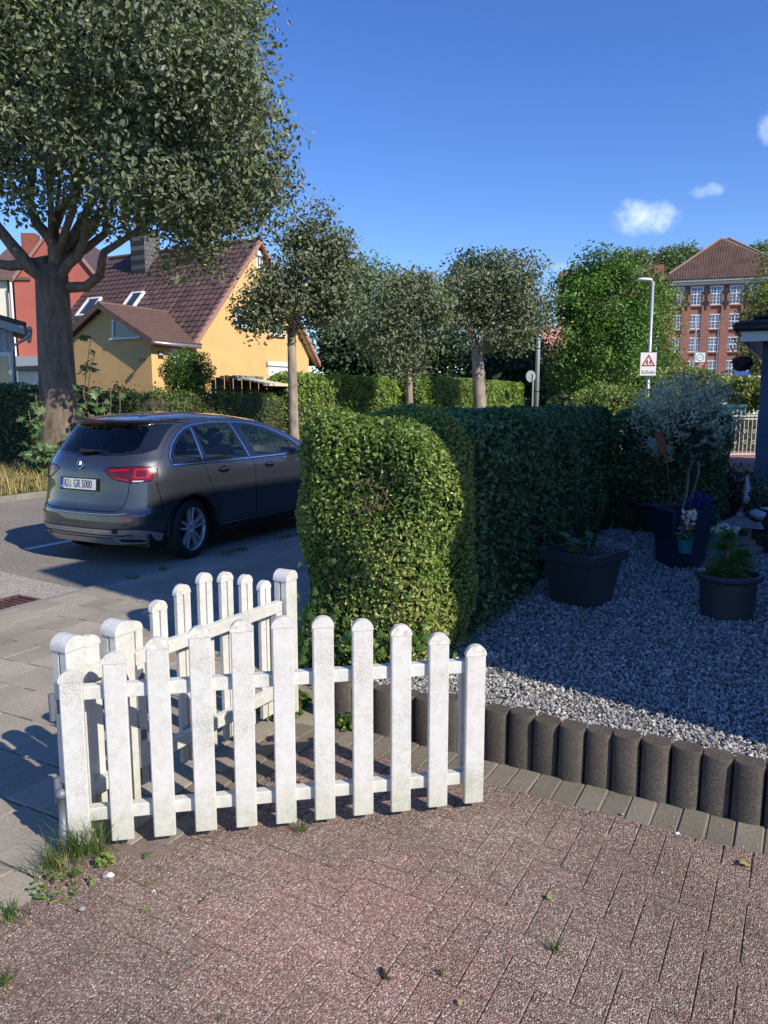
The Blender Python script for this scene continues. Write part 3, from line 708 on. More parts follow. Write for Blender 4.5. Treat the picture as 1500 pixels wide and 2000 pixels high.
def crown(E, ncl, per, size, rc, mat, parent, inner=.45, flat=.75, cut=None, drop=.0):
    """E: list of (centre, radii); clumps sit towards the outside of the ellipsoids, leaves round each clump"""
    vol = np.array([r[0] * r[1] * r[2] for _, r in E], float) ** .75; k = rng.choice(len(E), ncl, p=vol / vol.sum())
    C = np.array([tuple(c) for c, _ in E]); Rr = np.array([tuple(r) for _, r in E])
    D = rand_dirs(ncl); rad = inner + (1 - inner) * rng.uniform(0, 1, ncl) ** .6
    P = C[k] + D * Rr[k] * rad[:, None] * (1 + .12 * rng.normal(size=(ncl, 1)))
    if cut is not None: P = P[cut(P)]; 
    n = len(P); tb = np.clip(.5 + .22 * rng.normal(size=n), 0, 1)
    off = rng.normal(size=(n * per, 3)); ol = np.linalg.norm(off, axis=1)[:, None]; off *= np.minimum(1, 2.0 / ol); rcv = np.repeat(rc * rng.uniform(.7, 1.3, n), per)[:, None]
    Q = np.repeat(P, per, 0) + off * rcv * np.array([1, 1, flat])
    cen = C.mean(0); out_ = Q - cen; out_ /= np.linalg.norm(out_, axis=1)[:, None] + 1e-9
    V, F = leaf_cloud(Q, size, bias=out_ * .25 + off / np.maximum(ol, .3) * .55 + np.array([0, 0, .3]), jitter=.6, fold=.3)
    o = npmesh('crown', V, F, mat, parent, tint=tints(n * per, 6, np.repeat(tb, per), .2)); return P
def tree(name, base, tp, tr, E, ncl, per, size, rc, leaf, bark, label, group=None, limbs=10, inner=.45, cut=None, lr=.45, cat='tree', nsub=2):
    t = empty(name, base, 0, label, cat, group); b = Vector(base)
    loc = [(Vector(c) - b, r) for c, r in E]
    P = crown(loc, ncl, per, size, rc, leaf, t, inner, cut=(lambda P: cut(P + np.array(tuple(b)))) if cut else None)
    m = MB(); pts = [Vector(p) - b for p in tp]; m.tube(pts, tr, 14)
    # root flare
    m.build('trunk', bark, t, smooth=True)
    m = MB(); top = pts[-1]
    idx = rng.permutation(len(P))[:limbs]
    for i, j in enumerate(idx):
        f = random.uniform(.0, .35); a = pts[-1].lerp(pts[-2], f); q = Vector(P[j]); a2 = limb(m, a, q, tr[-1] * lr * random.uniform(.6, 1.1), .02, 6, .14, 7, i * 1.7, .3)
        for _ in range(nsub):
            s = a2[random.choice((2, 3, 4))]; near = P[np.argsort(np.linalg.norm(P - np.array(tuple(s)), axis=1))[random.randint(3, max(4, len(P) // 12))]]
            limb(m, s, near, tr[-1] * lr * .35, .012, 4, .15, 5, i * 3.1 + _, .2)
    m.build('limbs', bark, t, smooth=True)
    return t
def E_(px, py, Y, rx, rz, ry=None):
    """ellipsoid seen at a pixel, radii given in photo pixels at that distance"""
    c = yp(px, py, Y); k = (Y * math.cos(TILT)) / FOC; return (c, (rx * k, (ry if ry is not None else rx) * k, rz * k))

# big whitebeam at the left, before the yellow house
Y = 16.0
E = [E_(255, 110, Y, 250, 215, 270), E_(400, 300, Y - .5, 135, 145, 190), E_(60, 90, Y, 200, 190, 250), E_(225, -150, Y, 240, 230, 260), E_(330, 430, Y - 1.2, 130, 95, 110),
     E_(505, 330, Y + .4, 80, 100, 120), E_(-120, 140, Y, 160, 180, 200), E_(415, 40, Y, 70, 120, 150), E_(120, 190, Y - 2.6, 150, 110, 60), E_(430, 455, Y + .3, 100, 80, 90), E_(310, 320, 13.6, 120, 105, 120), E_(390, 200, 13.2, 130, 120, 120), E_(330, 60, 13.0, 160, 140, 120), E_(300, 380, 13.4, 90, 60, 90), E_(20, 350, Y - .8, 80, 60, 80), E_(150, 360, Y - 1.5, 90, 50, 60)]
b = yp(122, 925, Y); b.z = .0
fork = yp(100, 520, Y)
def cut1(P):      # leave the fork and the lower left open to the sky
    z = P[:, 1] * math.cos(TILT) + (CAM_H - P[:, 2]) * math.sin(TILT); px = 750 + FOC * P[:, 0] / z
    py = 1000 - FOC * ((P[:, 2] - CAM_H) * math.cos(TILT) + P[:, 1] * math.sin(TILT)) / z
    return ~((px < 265) & (py > 345 + 120 * rng.uniform(-.3, 1, len(P))) & ((rng.uniform(0, 1, len(P)) > .5) | (py > 440))) & ~((px < 330) & (py > 445)) & ~((px > 420) & (py > 525)) & ~((px > 425) & (px < 545) & (py > 462))
T1 = tree('street_tree', b, [b - Vector((0, 0, .1)), b + Vector((-.02, 0, .35)), b.lerp(fork, .25), b.lerp(fork, .6), b.lerp(fork, .85), fork], [.6, .46, .39, .35, .33, .31],
     E, 2500, 48, .105, .25, M['whitebeam'], M['bark'], 'big grey-green street tree with thick forked trunk behind the parked car', 'street trees on the far verge', 7, .5, cut1, .26)
m = MB()          # the main limbs that show below the crown
f0 = fork - b
for (px, py, dy, r0, r1) in ((-60, 330, -.6, .16, .07), (-40, 470, .8, .14, .07), (60, 250, .2, .15, .06), (150, 240, .8, .13, .05), (235, 330, -.5, .12, .05), (300, 420, -.8, .12, .045), (200, 200, 1.2, .11, .05), (330, 250, .3, .1, .04)):
    q = yp(px, py, Y + dy) - b; limb(m, f0 + Vector((random.uniform(-.15, .15), random.uniform(-.15, .15), random.uniform(-.5, .15))), q, r0, r1, 8, .24, 9, px * .013, -.25)
m.build('limbs', M['bark'], T1, smooth=True)

def street(px, by, fy, Y, rad, E, ncl, per, size, rc, leaf, bark, label, **k):
    b = yp(px, by, Y); b.z = 0; fk = yp(px + k.pop('lean', 0), fy, Y)
    return tree('street_tree', b, [b - Vector((0, 0, .1)), b + Vector((0, 0, .3)), b.lerp(fk, .4), b.lerp(fk, .75), fk], [rad * 1.4, rad * 1.1, rad, rad * .92, rad * .85], E, ncl, per, size, rc, leaf, bark, label, 'street trees on the far verge', **k)
Y = 22.8
street(575, 880, 640, Y, .145, [E_(572, 580, Y, 80, 64), E_(625, 520, Y, 58, 80), E_(600, 460, Y, 42, 60), E_(505, 612, Y - .4, 42, 30), E_(645, 580, Y, 45, 60), E_(660, 510, Y, 35, 45)], 210, 60, .125, .28, M['whitebeam'], M['bark_pale'], 'slender street tree with loose grey-green crown before the yellow gable', lean=-6, limbs=9)
Y = 29.1
street(801, 865, 700, Y, .13, [E_(790, 620, Y, 80, 68), E_(830, 590, Y, 55, 55), E_(740, 650, Y, 45, 50), E_(800, 560, Y, 45, 30), E_(785, 690, Y, 60, 35)], 170, 62, .14, .32, M['whitebeam_far'], M['bark_pale'], 'small thin-stemmed street tree in front of the long bright hedge', lean=-2, limbs=8)
Y = 34.8
street(940, 865, 680, Y, .29, [E_(965, 565, Y, 78, 62), E_(1030, 600, Y, 55, 62), E_(915, 590, Y, 52, 62), E_(985, 640, Y, 70, 42), E_(1000, 530, Y, 45, 38), E_(935, 535, Y, 42, 34)], 240, 64, .155, .36, M['whitebeam_far'], M['bark_pale'], 'round-crowned street tree with stout pale trunk at the far hedge end', lean=-8, limbs=10, lr=.5)

def bg(name, px, by, Y, E, ncl, per, size, rc, leaf, label, rad=.25, group='trees at the end of the street', fy=None, inner=.4):
    b = yp(px, by, Y); b.z = -.1; top = yp(px, fy if fy else by - 130, Y)
    return tree(name, b, [b, b.lerp(top, .5), top], [rad * 1.3, rad, rad * .7], E, ncl, per, size, rc, leaf, M['bark'], label, group, 5, inner, nsub=1)
bg('birch_tree', 700, 830, 56, [E_(690, 560, 56, 50, 60), E_(725, 550, 56, 32, 45), E_(765, 560, 56, 16, 42), E_(650, 580, 56, 45, 60), E_(690, 650, 56, 70, 55)], 200, 55, .24, .6, M['far_green'], 'pale green loose tree rising behind the second street tree')
bg('birch_tree', 770, 830, 60, [E_(768, 560, 60, 14, 38), E_(760, 640, 60, 40, 60)], 120, 24, .32, .5, M['far_green'], 'narrow pale green treetop right of the loose pale tree')
bg('dark_shrub', 680, 830, 44, [E_(690, 690, 44, 60, 50), E_(740, 710, 44, 50, 45), E_(640, 700, 44, 30, 60)], 260, 26, .26, .4, M['deep_green'], 'dark green shrub above the hedge right of the gable', .12)
bg('dark_tree', 930, 830, 58, [E_(930, 530, 58, 35, 38), E_(900, 580, 58, 60, 60), E_(880, 690, 58, 70, 60), E_(820, 690, 58, 60, 50)], 190, 60, .27, .7, M['deep_green'], 'dark green tree hidden behind the round-crowned street tree')
bg('dark_tree', 1010, 830, 54, [E_(1010, 700, 54, 60, 55), E_(960, 720, 54, 50, 50), E_(1000, 760, 54, 60, 40)], 150, 60, .26, .6, M['deep_green'], 'dark low tree behind the white posts')
bg('maple_tree', 1180, 840, 48, [E_(1180, 580, 48, 95, 75), E_(1140, 640, 48, 75, 90), E_(1225, 650, 48, 70, 90), E_(1175, 720, 48, 110, 70), E_(1120, 560, 48, 45, 45), E_(1175, 525, 48, 50, 35), E_(1245, 590, 48, 45, 50)], 330, 90, .2, .5, M['maple'], 'large dense green tree left of the street lamp', .4)
bg('dark_tree', 1090, 840, 60, [E_(1090, 750, 60, 70, 55), E_(1060, 790, 60, 60, 40)], 240, 24, .36, .55, M['deep_green'], 'dark tree in deep shade below the large green tree')
bg('linden_tree', 1290, 840, 62, [E_(1290, 600, 62, 26, 45), E_(1300, 680, 62, 28, 50), E_(1275, 560, 62, 20, 35), E_(1290, 740, 62, 45, 40)], 150, 60, .22, .55, M['linden'], 'yellow-green tree between the large green tree and the school')
bg('linden_tree', 1490, 860, 54, [E_(1490, 600, 54, 40, 55), E_(1500, 540, 54, 22, 40), E_(1480, 690, 54, 38, 50), E_(1520, 640, 54, 50, 80)], 150, 60, .2, .5, M['linden'], 'yellow-green tree beside the school at the dark eave')
for (px, py, rx, rz, lab) in ((1255, 512, 28, 16, 'far treetop above the low school wing'), (1310, 508, 30, 16, 'far treetop left of the big school roof'), (1345, 500, 16, 15, 'small far treetop touching the school roof slope'), (1490, 500, 26, 20, 'far treetop right of the big school roof'), (1222, 512, 16, 12, 'far treetop at the edge of the large green tree')):
    bg('far_tree', px, 800, 150, [E_(px, py, 150, rx, rz), E_(px, py + 35, 150, rx, rz * 2)], 110, 60, .5, 1.0, M['far_green'], lab, .4, 'treetops behind the school', 700)
# shrubs before the large tree, along the side street
def bush(name, px, py, Y, rx, rz, n, size, mat, label, group=None, ry=None, zb=0.0):
    c, r = E_(px, py, Y, rx, rz, ry); o = empty(name, (c.x, c.y, zb), 0, label, 'shrub', group)
    D = rand_dirs(n); rad = .55 + .45 * rng.uniform(0, 1, n) ** .5; P = D * np.array(r) * rad[:, None]
    P *= (1 + .35 * fnoise(D, 2.2, px))[:, None]; P[:, 2] += c.z - zb; P = P[P[:, 2] > .02]
    V, F = leaf_cloud(P, size, bias=rand_dirs(len(P)) * .2 + np.array([0, 0, .5]), jitter=.7); npmesh('foliage', V, F, mat, o, tint=tints(len(P), 6, .5 + .5 * fnoise(P, 1.5, px)))
    m = MB(); m.blob((0, 0, c.z - zb), 1, px, .2, 2, (r[0] * .62, r[1] * .62, r[2] * .62)); m.build('blocking_core', M['hedge_core'], o, smooth=True); return o  # solid dark core added inside the leaf shell
for (px, py, Y, rx, rz, mat, lab) in ((1190, 790, 24, 85, 40, 'privet', 'leafy shrub behind the dark hedge below the large tree'), (1260, 770, 30, 60, 45, 'privet', 'dark green shrub left of the silvery willow'), (1110, 800, 30, 40, 30, 'shade_green', 'low dark shrub behind the hedge near the white posts'),
                                   (1330, 745, 36, 75, 28, 'linden', 'yellow-green bushes below the school windows'), (1470, 770, 26, 45, 35, 'linden', 'light green bush behind the white iron gate'), (1400, 755, 40, 60, 22, 'linden', 'yellow-green bush left of the blue board')):
    bush('shrub', px, py, Y, rx, rz, 3800, .12 * Y / 26, M[mat], lab, 'shrubs along the side street')
# wood that closes the horizon
def wood(name, Y, x0, x1, h, n, size, mat):
    P = np.stack([rng.uniform(x0, x1, n), Y + rng.normal(0, 6, n), np.zeros(n)], 1)
    top = h * (.75 + .3 * np.array([noise.noise(Vector((x * .09, Y, 0))) for x in P[:, 0]])); P[:, 2] = rng.uniform(0, 1, n) ** .7 * top
    V, F = leaf_cloud(P, size, bias=np.array([0, -.3, .5]) + 0 * P); tag(npmesh(name, V, F, mat, tint=tints(n)), kind='stuff')
wood('far_woods', 170, -190, 190, 9, 30000, 2.2, M['far_green'])
wood('side_undergrowth', 66, 2, 24, 5.0, 16000, .6, M['deep_green'])
wood('garden_undergrowth', 62, -14, 4, 4.5, 12000, .6, M['deep_green'])

# shoots of maple at the foot of the big tree, each big leaf a piece of its own
def maple_leaf_mesh(tv):
    pts = [(0, -.5), (.1, -.18), (.42, -.3), (.33, -.08), (.55, .1), (.3, .14), (.24, .3), (.1, .22), (0, .55), (-.1, .22), (-.24, .3), (-.3, .14), (-.55, .1), (-.33, -.08), (-.42, -.3), (-.1, -.18)]
    me = bpy.data.meshes.new('leaf'); me.from_pydata([(0, 0, .05)] + [(x, y, -.12 * (x * x + y * y)) for x, y in pts], [], [(0, i, i % 16 + 1) for i in range(1, 17)]); me.update()
    a = me.attributes.new('tint', 'FLOAT', 'POINT'); a.data.foreach_set('value', [tv] * 17); return me
M['sapling'] = leafmat('sapling', [(.03, .07, .02), (.05, .105, .03), (.075, .14, .045), (.11, .17, .06)], .4, .25)
mls = [maple_leaf_mesh(.15 + .2 * k) for k in range(5)]
for me in mls: me.materials.append(M['sapling'])
def sapling(px, by, Y, stems, nl, label, sz=.17):
    b = yp(px, by, Y); b.z = 0; o = empty('maple_sapling', b, 0, label, 'sapling', 'maple shoots at the foot of the big tree'); m = MB()
    for (tx, ty, dy) in stems:
        q = yp(tx, ty, Y + dy) - b; pts = limb(m, Vector((random.uniform(-.1, .1), random.uniform(-.1, .1), 0)), q, .018, .006, 5, .1, 5, tx * .1)
        for i in range(nl // len(stems)):
            f = random.uniform(.12, 1.0) * (len(pts) - 1); k = min(int(f), len(pts) - 2); c = pts[k].lerp(pts[k + 1], f - k); a = random.uniform(0, 6.28); d = Vector((math.cos(a), math.sin(a), random.uniform(-.1, .5))); rr = random.uniform(.08, .34) * (1.15 - .6 * f / len(pts))
            e = c + d * rr; m.tube([c, e], [.004, .003], 4, False)
            l = link('leaf', random.choice(mls), None, o, e); nn = Vector((random.gauss(.25, .4), random.gauss(-.45, .4), random.gauss(.8, .35))).normalized()
            l.rotation_euler = (nn.to_track_quat('Z', 'Y').to_matrix().to_4x4() @ Matrix.Rotation(random.uniform(0, 6.28), 4, 'Z')).to_euler(); s = sz * random.uniform(.65, 1.3); l.scale = (s, s, s)
    m.build('stems', M['twig'], o)
sapling(75, 920, 15.2, [(70, 770, 0), (95, 800, -.3), (55, 800, 0), (110, 850, -.5), (60, 850, -.3), (90, 860, -.6), (130, 870, -.4)], 150, 'young maple shoots left of the thick trunk', .2)
sapling(180, 915, 15.6, [(178, 660, 0), (185, 690, 0), (190, 760, .2)], 75, 'tall single maple shoot right of the thick trunk', .19)
sapling(215, 915, 15.6, [(215, 740, 0), (235, 760, 0), (200, 790, -.2), (160, 800, -.4)], 70, 'low maple shoots behind the car roof', .2)

# dry long grass on the verge
def grass(name, area, n, h, mat, w=.006, lean=.35, clump=None):
    P = area(n); n = len(P); a = rng.uniform(0, 2 * math.pi, n); H = h * rng.uniform(.45, 1.15, n)
    bx, by = np.cos(a) * w, np.sin(a) * w; lx, ly = rng.normal(0, lean, n) * H, rng.normal(0, lean, n) * H
    V = np.empty((n, 5, 3)); V[:, 0] = P + np.stack([-bx, -by, 0 * bx], 1); V[:, 1] = P + np.stack([bx, by, 0 * bx], 1)
    mid = P + np.stack([lx * .35, ly * .35, H * .6], 1); V[:, 2] = mid + np.stack([bx, by, 0 * bx], 1) * .7; V[:, 3] = mid - np.stack([bx, by, 0 * bx], 1) * .7
    V[:, 4] = P + np.stack([lx, ly, H * .98], 1)
    b = (np.arange(n) * 5)[:, None]; F = np.concatenate([b + np.array([[0, 1, 2]]), b + np.array([[0, 2, 3]]), b + np.array([[3, 2, 4]])])
    return npmesh(name, V.reshape(-1, 3), F, mat, tint=tints(n, 5))
def strip(s0, s1, t0, t1, z=0.0):
    def f(n):
        s, t = rng.uniform(s0, s1, n), rng.uniform(t0, t1, n)
        return np.stack([K0.x + UV.x * s + NV.x * t, K0.y + UV.y * s + NV.y * t, np.full(n, z)], 1)
    return f
M['dry_grass'] = leafmat('dry_grass', [(.12, .13, .04), (.24, .21, .08), (.36, .3, .13), (.46, .4, .2)], .7, .2, .2)
M['green_grass'] = leafmat('green_grass', [(.03, .07, .015), (.05, .11, .02), (.08, .15, .03), (.2, .19, .08)], .5, .25, .3)
tag(grass('dry_grass', strip(-2, 24, 6.75, 9.2, -.03), 26000, .42, M['dry_grass'], .009), kind='stuff')
tag(grass('green_grass', strip(-2, 40, 7.6, 10.2, -.02), 14000, .3, M['green_grass'], .011), kind='stuff')
def around(x, y, r, z=0.0, e=1):
    def f(n):
        a, q = rng.uniform(0, 2 * math.pi, n), np.abs(rng.normal(0, .5, n)) * r
        return np.stack([x + q * np.cos(a) * e, y + q * np.sin(a), np.full(n, z)], 1)
    return f
# tall straw round the slender tree
p = yp(610, 890, 21.6); tag(grass('tall_straw', around(p.x + .5, p.y, 1.0), 2600, .75, M['dry_grass'], .012), kind='stuff')
p = yp(908, 850, 33.5); tag(grass('straw', around(p.x, p.y, .6), 700, .8, M['dry_grass'], .015), kind='stuff')
# ================================================================== HOUSES
def hit(px, py, P0, n):                     # photo ray against a plane
    d = ray(px, py); o = Vector((0, 0, CAM_H)); n = Vector(n); return o + d * ((Vector(P0) - o).dot(n) / d.dot(n))
U3, N3 = Vector((UV.x, UV.y, 0)), Vector((NV.x, NV.y, 0)); Z3 = Vector((0, 0, 1))
M['render_yellow'] = plain('render_yellow', (.7, .45, .185), .9, var=.07, scale=1.5, bstr=.4, bscale=25, bdist=.03)
M['tile_brown'] = plain('tile_brown', (.105, .06, .052), .65, var=.3, scale=6, coord='World')
def objrand(mat, a):
    t = mat.node_tree; bs = t.nodes['Principled BSDF']; s = bs.inputs['Base Color'].links[0].from_socket; oi = t.nodes.new('ShaderNodeObjectInfo')
    t.links.new(mixc(t, 1.0, s, ramp(t, oi.outputs['Random'], [(0, (1 - a,) * 3), (1, (1 + a,) * 3)]), 'MULTIPLY'), bs.inputs['Base Color'])
objrand(M['tile_brown'], .28)
M['tile_porch'] = plain('tile_porch', (.14, .085, .068), .65, var=.2, scale=5, coord='World')
M['verge_pink'] = plain('verge_pink', (.36, .2, .16), .7, var=.15)
M['white_frame'] = plain('white_frame', (.78, .78, .77), .4, var=.03)
M['shutter'] = plain('shutter', (.74, .74, .73), .5, var=.03)
M['zinc'] = plain('zinc', (.42, .44, .46), .4, metal=.6, var=.1)
M['slate'] = brickmat('slate', (.1, .1, .1), (.16, .155, .15), (.035, .035, .035), .2, .2, .014)
M['wood_dark'] = plain('wood_dark', (.07, .04, .03), .8, var=.3, scale=12); objrand(M['wood_dark'], .25)
M['cream'] = plain('cream', (.62, .55, .38), .8, var=.08)
M['cream_wall'] = plain('cream_wall', (.74, .7, .58), .9, var=.06, scale=1)
M['dark_metal'] = plain('dark_metal', (.03, .032, .035), .45, var=.1)
M['room_dark'] = plain('room_dark', (.02, .022, .025), .9)
def window_glass():
    m, t, bs = newmat('window_glass'); bs.inputs['Base Color'].default_value = (.03, .04, .055, 1); bs.inputs['Roughness'].default_value = .03; bs.inputs['Specular IOR Level'].default_value = .9
    return m
M['window_glass'] = window_glass()

yh = empty('yellow_house', (G1x := yp(385, 665, 29)).xy.to_3d(), UANG, 'yellow rendered house with steep brown tiled roof and gable towards the street', 'house')
# local axes: x along the street (U), y away from it (N)
EZ, AZ, FZ, W, RX, LEN, OV = 3.91, 8.25, 3.53, 8.12, 4.0, 8.9, .32
yl = lambda p: Vector(((Vector(p) - yh.location).dot(U3), (Vector(p) - yh.location).dot(N3), p.z))
def yhit(px, py, x=None, y=None):            # photo ray onto a local plane of the house
    if x is not None: return yl(hit(px, py, yh.location + U3 * x, U3))
    return yl(hit(px, py, yh.location + N3 * y, N3))
sl = (AZ - EZ) / RX
m = MB(); x0, x1 = .35, W - .35; zf = lambda x: EZ - .12 + sl * x if x < RX else FZ - .12 + (AZ - FZ) / (W - RX) * (W - x)
poly = [Vector((x0, 0, 0)), Vector((x1, 0, 0)), Vector((x1, 0, zf(x1))), Vector((RX, 0, AZ - .12)), Vector((x0, 0, zf(x0)))]
m.prism(poly, (0, OV, 0), (0, LEN - OV, 0)); m.build('wall', M['render_yellow'], yh)
# roof decks
m = MB(); th = .13
for (xa, za, xb, zb) in ((-.12, EZ - .13, RX, AZ), (RX, AZ, W + .1, FZ - .1)):
    m.hexa([(xa, 0, za - th), (xb, 0, zb - th), (xb, LEN, zb - th), (xa, LEN, za - th)], [(xa, 0, za - .005), (xb, 0, zb - .005), (xb, LEN, zb - .005), (xa, LEN, za - .005)])
rd = m.build('roof', M['tile_brown'], yh)
# tiles of the street-side slope
slen = math.hypot(RX + .12, AZ - EZ + .13); dx, dz = (RX + .12) / slen, (AZ - EZ + .13) / slen
def tile_me(name, w, l, mat, amp=.028):
    v = []; f = []; n = 6
    for (yy, dzz) in ((0, .03), (l * 1.08, .0)):
        for k in range(n + 1): u = k / n; v.append((yy, u * w, dzz + amp * (.5 - .5 * math.cos(2 * math.pi * u)) + .012))
    for k in range(n + 1): v.append((0, k / n * w, -.005))
    for k in range(n): f += [(k, k + 1, n + 2 + k, n + 1 + k), (k + 1, k, 2 * n + 2 + k, 2 * n + 3 + k)]
    me = bpy.data.meshes.new(name); me.from_pydata(v, [], [q[::-1] for q in f]); me.update(); me.materials.append(mat); return me
tw_, tl_ = .305, .31; tme = tile_me('tile', tw_, tl_, M['tile_brown'])
rot = Matrix(((dx, 0, -dz), (0, 1, 0), (dz, 0, dx))).to_4x4()
rows, cols = int(slen / tl_), int(LEN / tw_); cand = []
for r_ in range(rows):
    for c_ in range(cols):
        p = Vector((-.12 + dx * r_ * tl_, c_ * tw_ + .01, EZ - .13 + dz * r_ * tl_)); wp = yh.location + U3 * p.x + N3 * p.y
        if p.y < 5.0 and -.3 < p.y and p.z < 5.0 - abs(p.y - 2.55) * .5 and p.x < 1.1: continue      # under the porch roof
        cand.append((wp.length, p))
cand.sort(key=lambda a: a[0]); far = MB()
for k, (d, p) in enumerate(cand):
    mt = Matrix.Translation(p + Vector((0, 0, random.uniform(0, .008)))) @ rot
    if k < 300: o = link('tile', tme, None, rd); o.matrix_local = mt
    else: far.add([mt @ v.co for v in tme.vertices], [tuple(q.vertices) for q in tme.polygons])
o = far.build('tiles', M['tile_brown'], rd); o['kind'] = 'stuff'
# far slope stays plain decks with ridge and verge tiles
m = MB(); m.tube([(RX, 0, AZ + .02), (RX, LEN, AZ + .02)], .1, 8); m.build('ridge', M['tile_brown'], rd)
m = MB()
for i in range(19):
    a = i / 19; b = (i + .97) / 19
    for (xa, za, xb, zb) in ((-.14, EZ - .15, RX, AZ), (W + .12, FZ - .12, RX, AZ)):
        A, B = Vector((xa + (xb - xa) * a, 0, za + (zb - za) * a)), Vector((xa + (xb - xa) * b, 0, za + (zb - za) * b)); q = Vector((0, 0, .055 + .012 * (1 - 0)))
        m.hexa([A + Vector((0, -.04, -.16)), B + Vector((0, -.04, -.175)), B + Vector((0, .1, -.175)), A + Vector((0, .1, -.16))], [A + Vector((0, -.04, .075)), B + Vector((0, -.04, .05)), B + Vector((0, .1, .05)), A + Vector((0, .1, .075))])
m.build('verge_tiles', M['verge_pink'], rd)
m = MB(); xb = W + .1; m.hexa([(RX + .2, .02, AZ - .2 - th), (xb, .02, FZ - .1 - th - .02), (xb, OV, FZ - .1 - th - .02), (RX + .2, OV, AZ - .2 - th)], [(RX + .2, .02, AZ - .17 - th), (xb, .02, FZ - .1 - th - .003), (xb, OV, FZ - .1 - th - .003), (RX + .2, OV, AZ - .17 - th)]); m.build('soffit', M['cream'], rd)
# windows of the gable: roller shutters half down
def gwin(px0, py0, px1, py1, drop, name='window'):
    a, b = yhit(px0, py0, y=OV), yhit(px1, py1, y=OV); xa, xb = a.x, b.x; zb, za = a.z, b.z
    za, zb = min(za, zb), max(a.z, b.z); f = MB(); y = OV
    for (p, q, r, s) in ((xa, xb, za, za + .07), (xa, xb, zb - .07, zb), (xa, xa + .07, za + .07, zb - .07), (xb - .07, xb, za + .07, zb - .07), ((xa + xb) / 2 - .04, (xa + xb) / 2 + .04, za + .07, zb - .07)): f.box(p, y - .05, r, q, y + .01, s)
    fo = f.build(name, M['white_frame'], yh)
    g = MB(); g.box(xa + .07, y - .02, za + .07, xb - .07, y - .012, zb - .07); g.build('pane', M['window_glass'], fo)
    h = MB(); h.box(xa - .03, y - .14, zb - .02, xb + .03, y - .052, zb + .17); zz = zb - .02; n = int((zb - za) * drop / .055)
    for i in range(n): zz = zb - .02 - i * .055; h.box(xa + .03, y - .085, zz - .05, xb - .03, y - .062, zz)
    h.build('shutter', M['shutter'], fo)
    s_ = MB(); s_.box(xa - .06, y - .13, za - .06, xb + .06, y - .0, za - .005); s_.build('sill', M['white_frame'], fo)
gwin(520, 713, 566, 752, .95); gwin(458, 606, 495, 641, .4); gwin(523, 622, 553, 656, .4); gwin(499, 498, 512, 525, .0)
# chimney clad in slates, skylights
c = yhit(286, 510, x=3.5); m = MB(); m.box(3.0, c.y - .42, 7.2, 3.95, c.y + .42, 8.95); ch = m.build('chimney', M['slate'], yh); m = MB(); m.box(2.95, c.y - .47, 8.95, 4.0, c.y + .47, 9.05); m.build('chimney_cap', M['zinc'], ch)
pn = (U3 * -dz + Z3 * dx)
for (px, py, wv, hv) in ((176, 603, .85, 1.15), (262, 590, .75, 1.0)):
    p = yl(hit(px, py, yh.location + Vector((0, 0, EZ)) , pn)); mt = Matrix.Translation(p) @ rot
    m = MB()
    for (a, b, c_, d) in ((-hv / 2, -wv / 2, hv / 2, -wv / 2 + .08), (-hv / 2, wv / 2 - .08, hv / 2, wv / 2), (-hv / 2, -wv / 2 + .08, -hv / 2 + .08, wv / 2 - .08), (hv / 2 - .08, -wv / 2 + .08, hv / 2, wv / 2 - .08)): m.box(a, b, .0, c_, d, .15, mt)
    sk = m.build('skylight', M['white_frame'], yh); m = MB(); m.box(-hv / 2 + .08, -wv / 2 + .08, .05, hv / 2 - .08, wv / 2 - .08, .1, mt); m.build('pane', M['window_glass'], sk)
# porch towards us
PX, PA, PE, PAZ, PEZ = -2.05, 2.55, 5.1, 5.15, 3.78
m = MB(); poly = [Vector((0, .28, 0)), Vector((0, PE - .28, 0)), Vector((0, PE - .28, PEZ - .02)), Vector((0, PA, PAZ - .14)), Vector((0, .28, PEZ - .02))]
m.prism(poly, (PX, 0, 0), (.36, 0, 0)); pw = m.build('porch_wall', M['render_yellow'], yh)
m = MB(); xe = PX - .25; q = (PAZ - PEZ) / PA
for sgn in (0, 1):
    ya, yb = (-.06, PA) if not sgn else (PE + .06, PA); za, zb = PEZ - .03, PAZ; xA, xB = .15, 1.25
    b = [(xe, ya, za - .1), (xA, ya, za - .1), (xB, yb, zb - .1), (xe, yb, zb - .1)]; t_ = [(p[0], p[1], p[2] + .1) for p in b]
    m.hexa(b, t_)
pr_ = m.build('porch_roof', M['tile_porch'], yh)
m = MB(); ptl = tile_me('tile', .25, .22, M['tile_porch'], .02); L_ = math.hypot(PA + .06, PAZ - PEZ + .03); cy, cz = (PA + .06) / L_, (PAZ - PEZ + .03) / L_
rp = Matrix(((0, 1, 0), (cy, 0, -cz), (cz, 0, cy))).to_4x4(); pc = []
for r_ in range(int(L_ / .22)):
    for k in range(15):
        x = xe + k * .25; p = Vector((x, -.06 + cy * r_ * .22, PEZ - .03 + cz * r_ * .22))
        if x > .1 + r_ / (L_ / .22) * 1.0: continue
        o = link('tile', ptl, None, pr_); o.matrix_local = Matrix.Translation(p) @ rp
m = MB(); m.tube([(xe, PA, PAZ + .02), (1.2, PA, PAZ + .02)], .085, 8); m.build('ridge', M['tile_porch'], pr_)
m = MB()
for ya in (-.06, PE + .06):
    A, B = Vector((xe, ya, PEZ - .05)), Vector((xe, PA, PAZ - .02)); m.hexa([A + Vector((-.03, 0, -.14)), A + Vector((.06, 0, -.14)), B + Vector((.06, 0, -.14)), B + Vector((-.03, 0, -.14))], [A + Vector((-.03, 0, .09)), A + Vector((.06, 0, .09)), B + Vector((.06, 0, .09)), B + Vector((-.03, 0, .09))])
m.build('verge_tiles', M['tile_porch'], pr_)
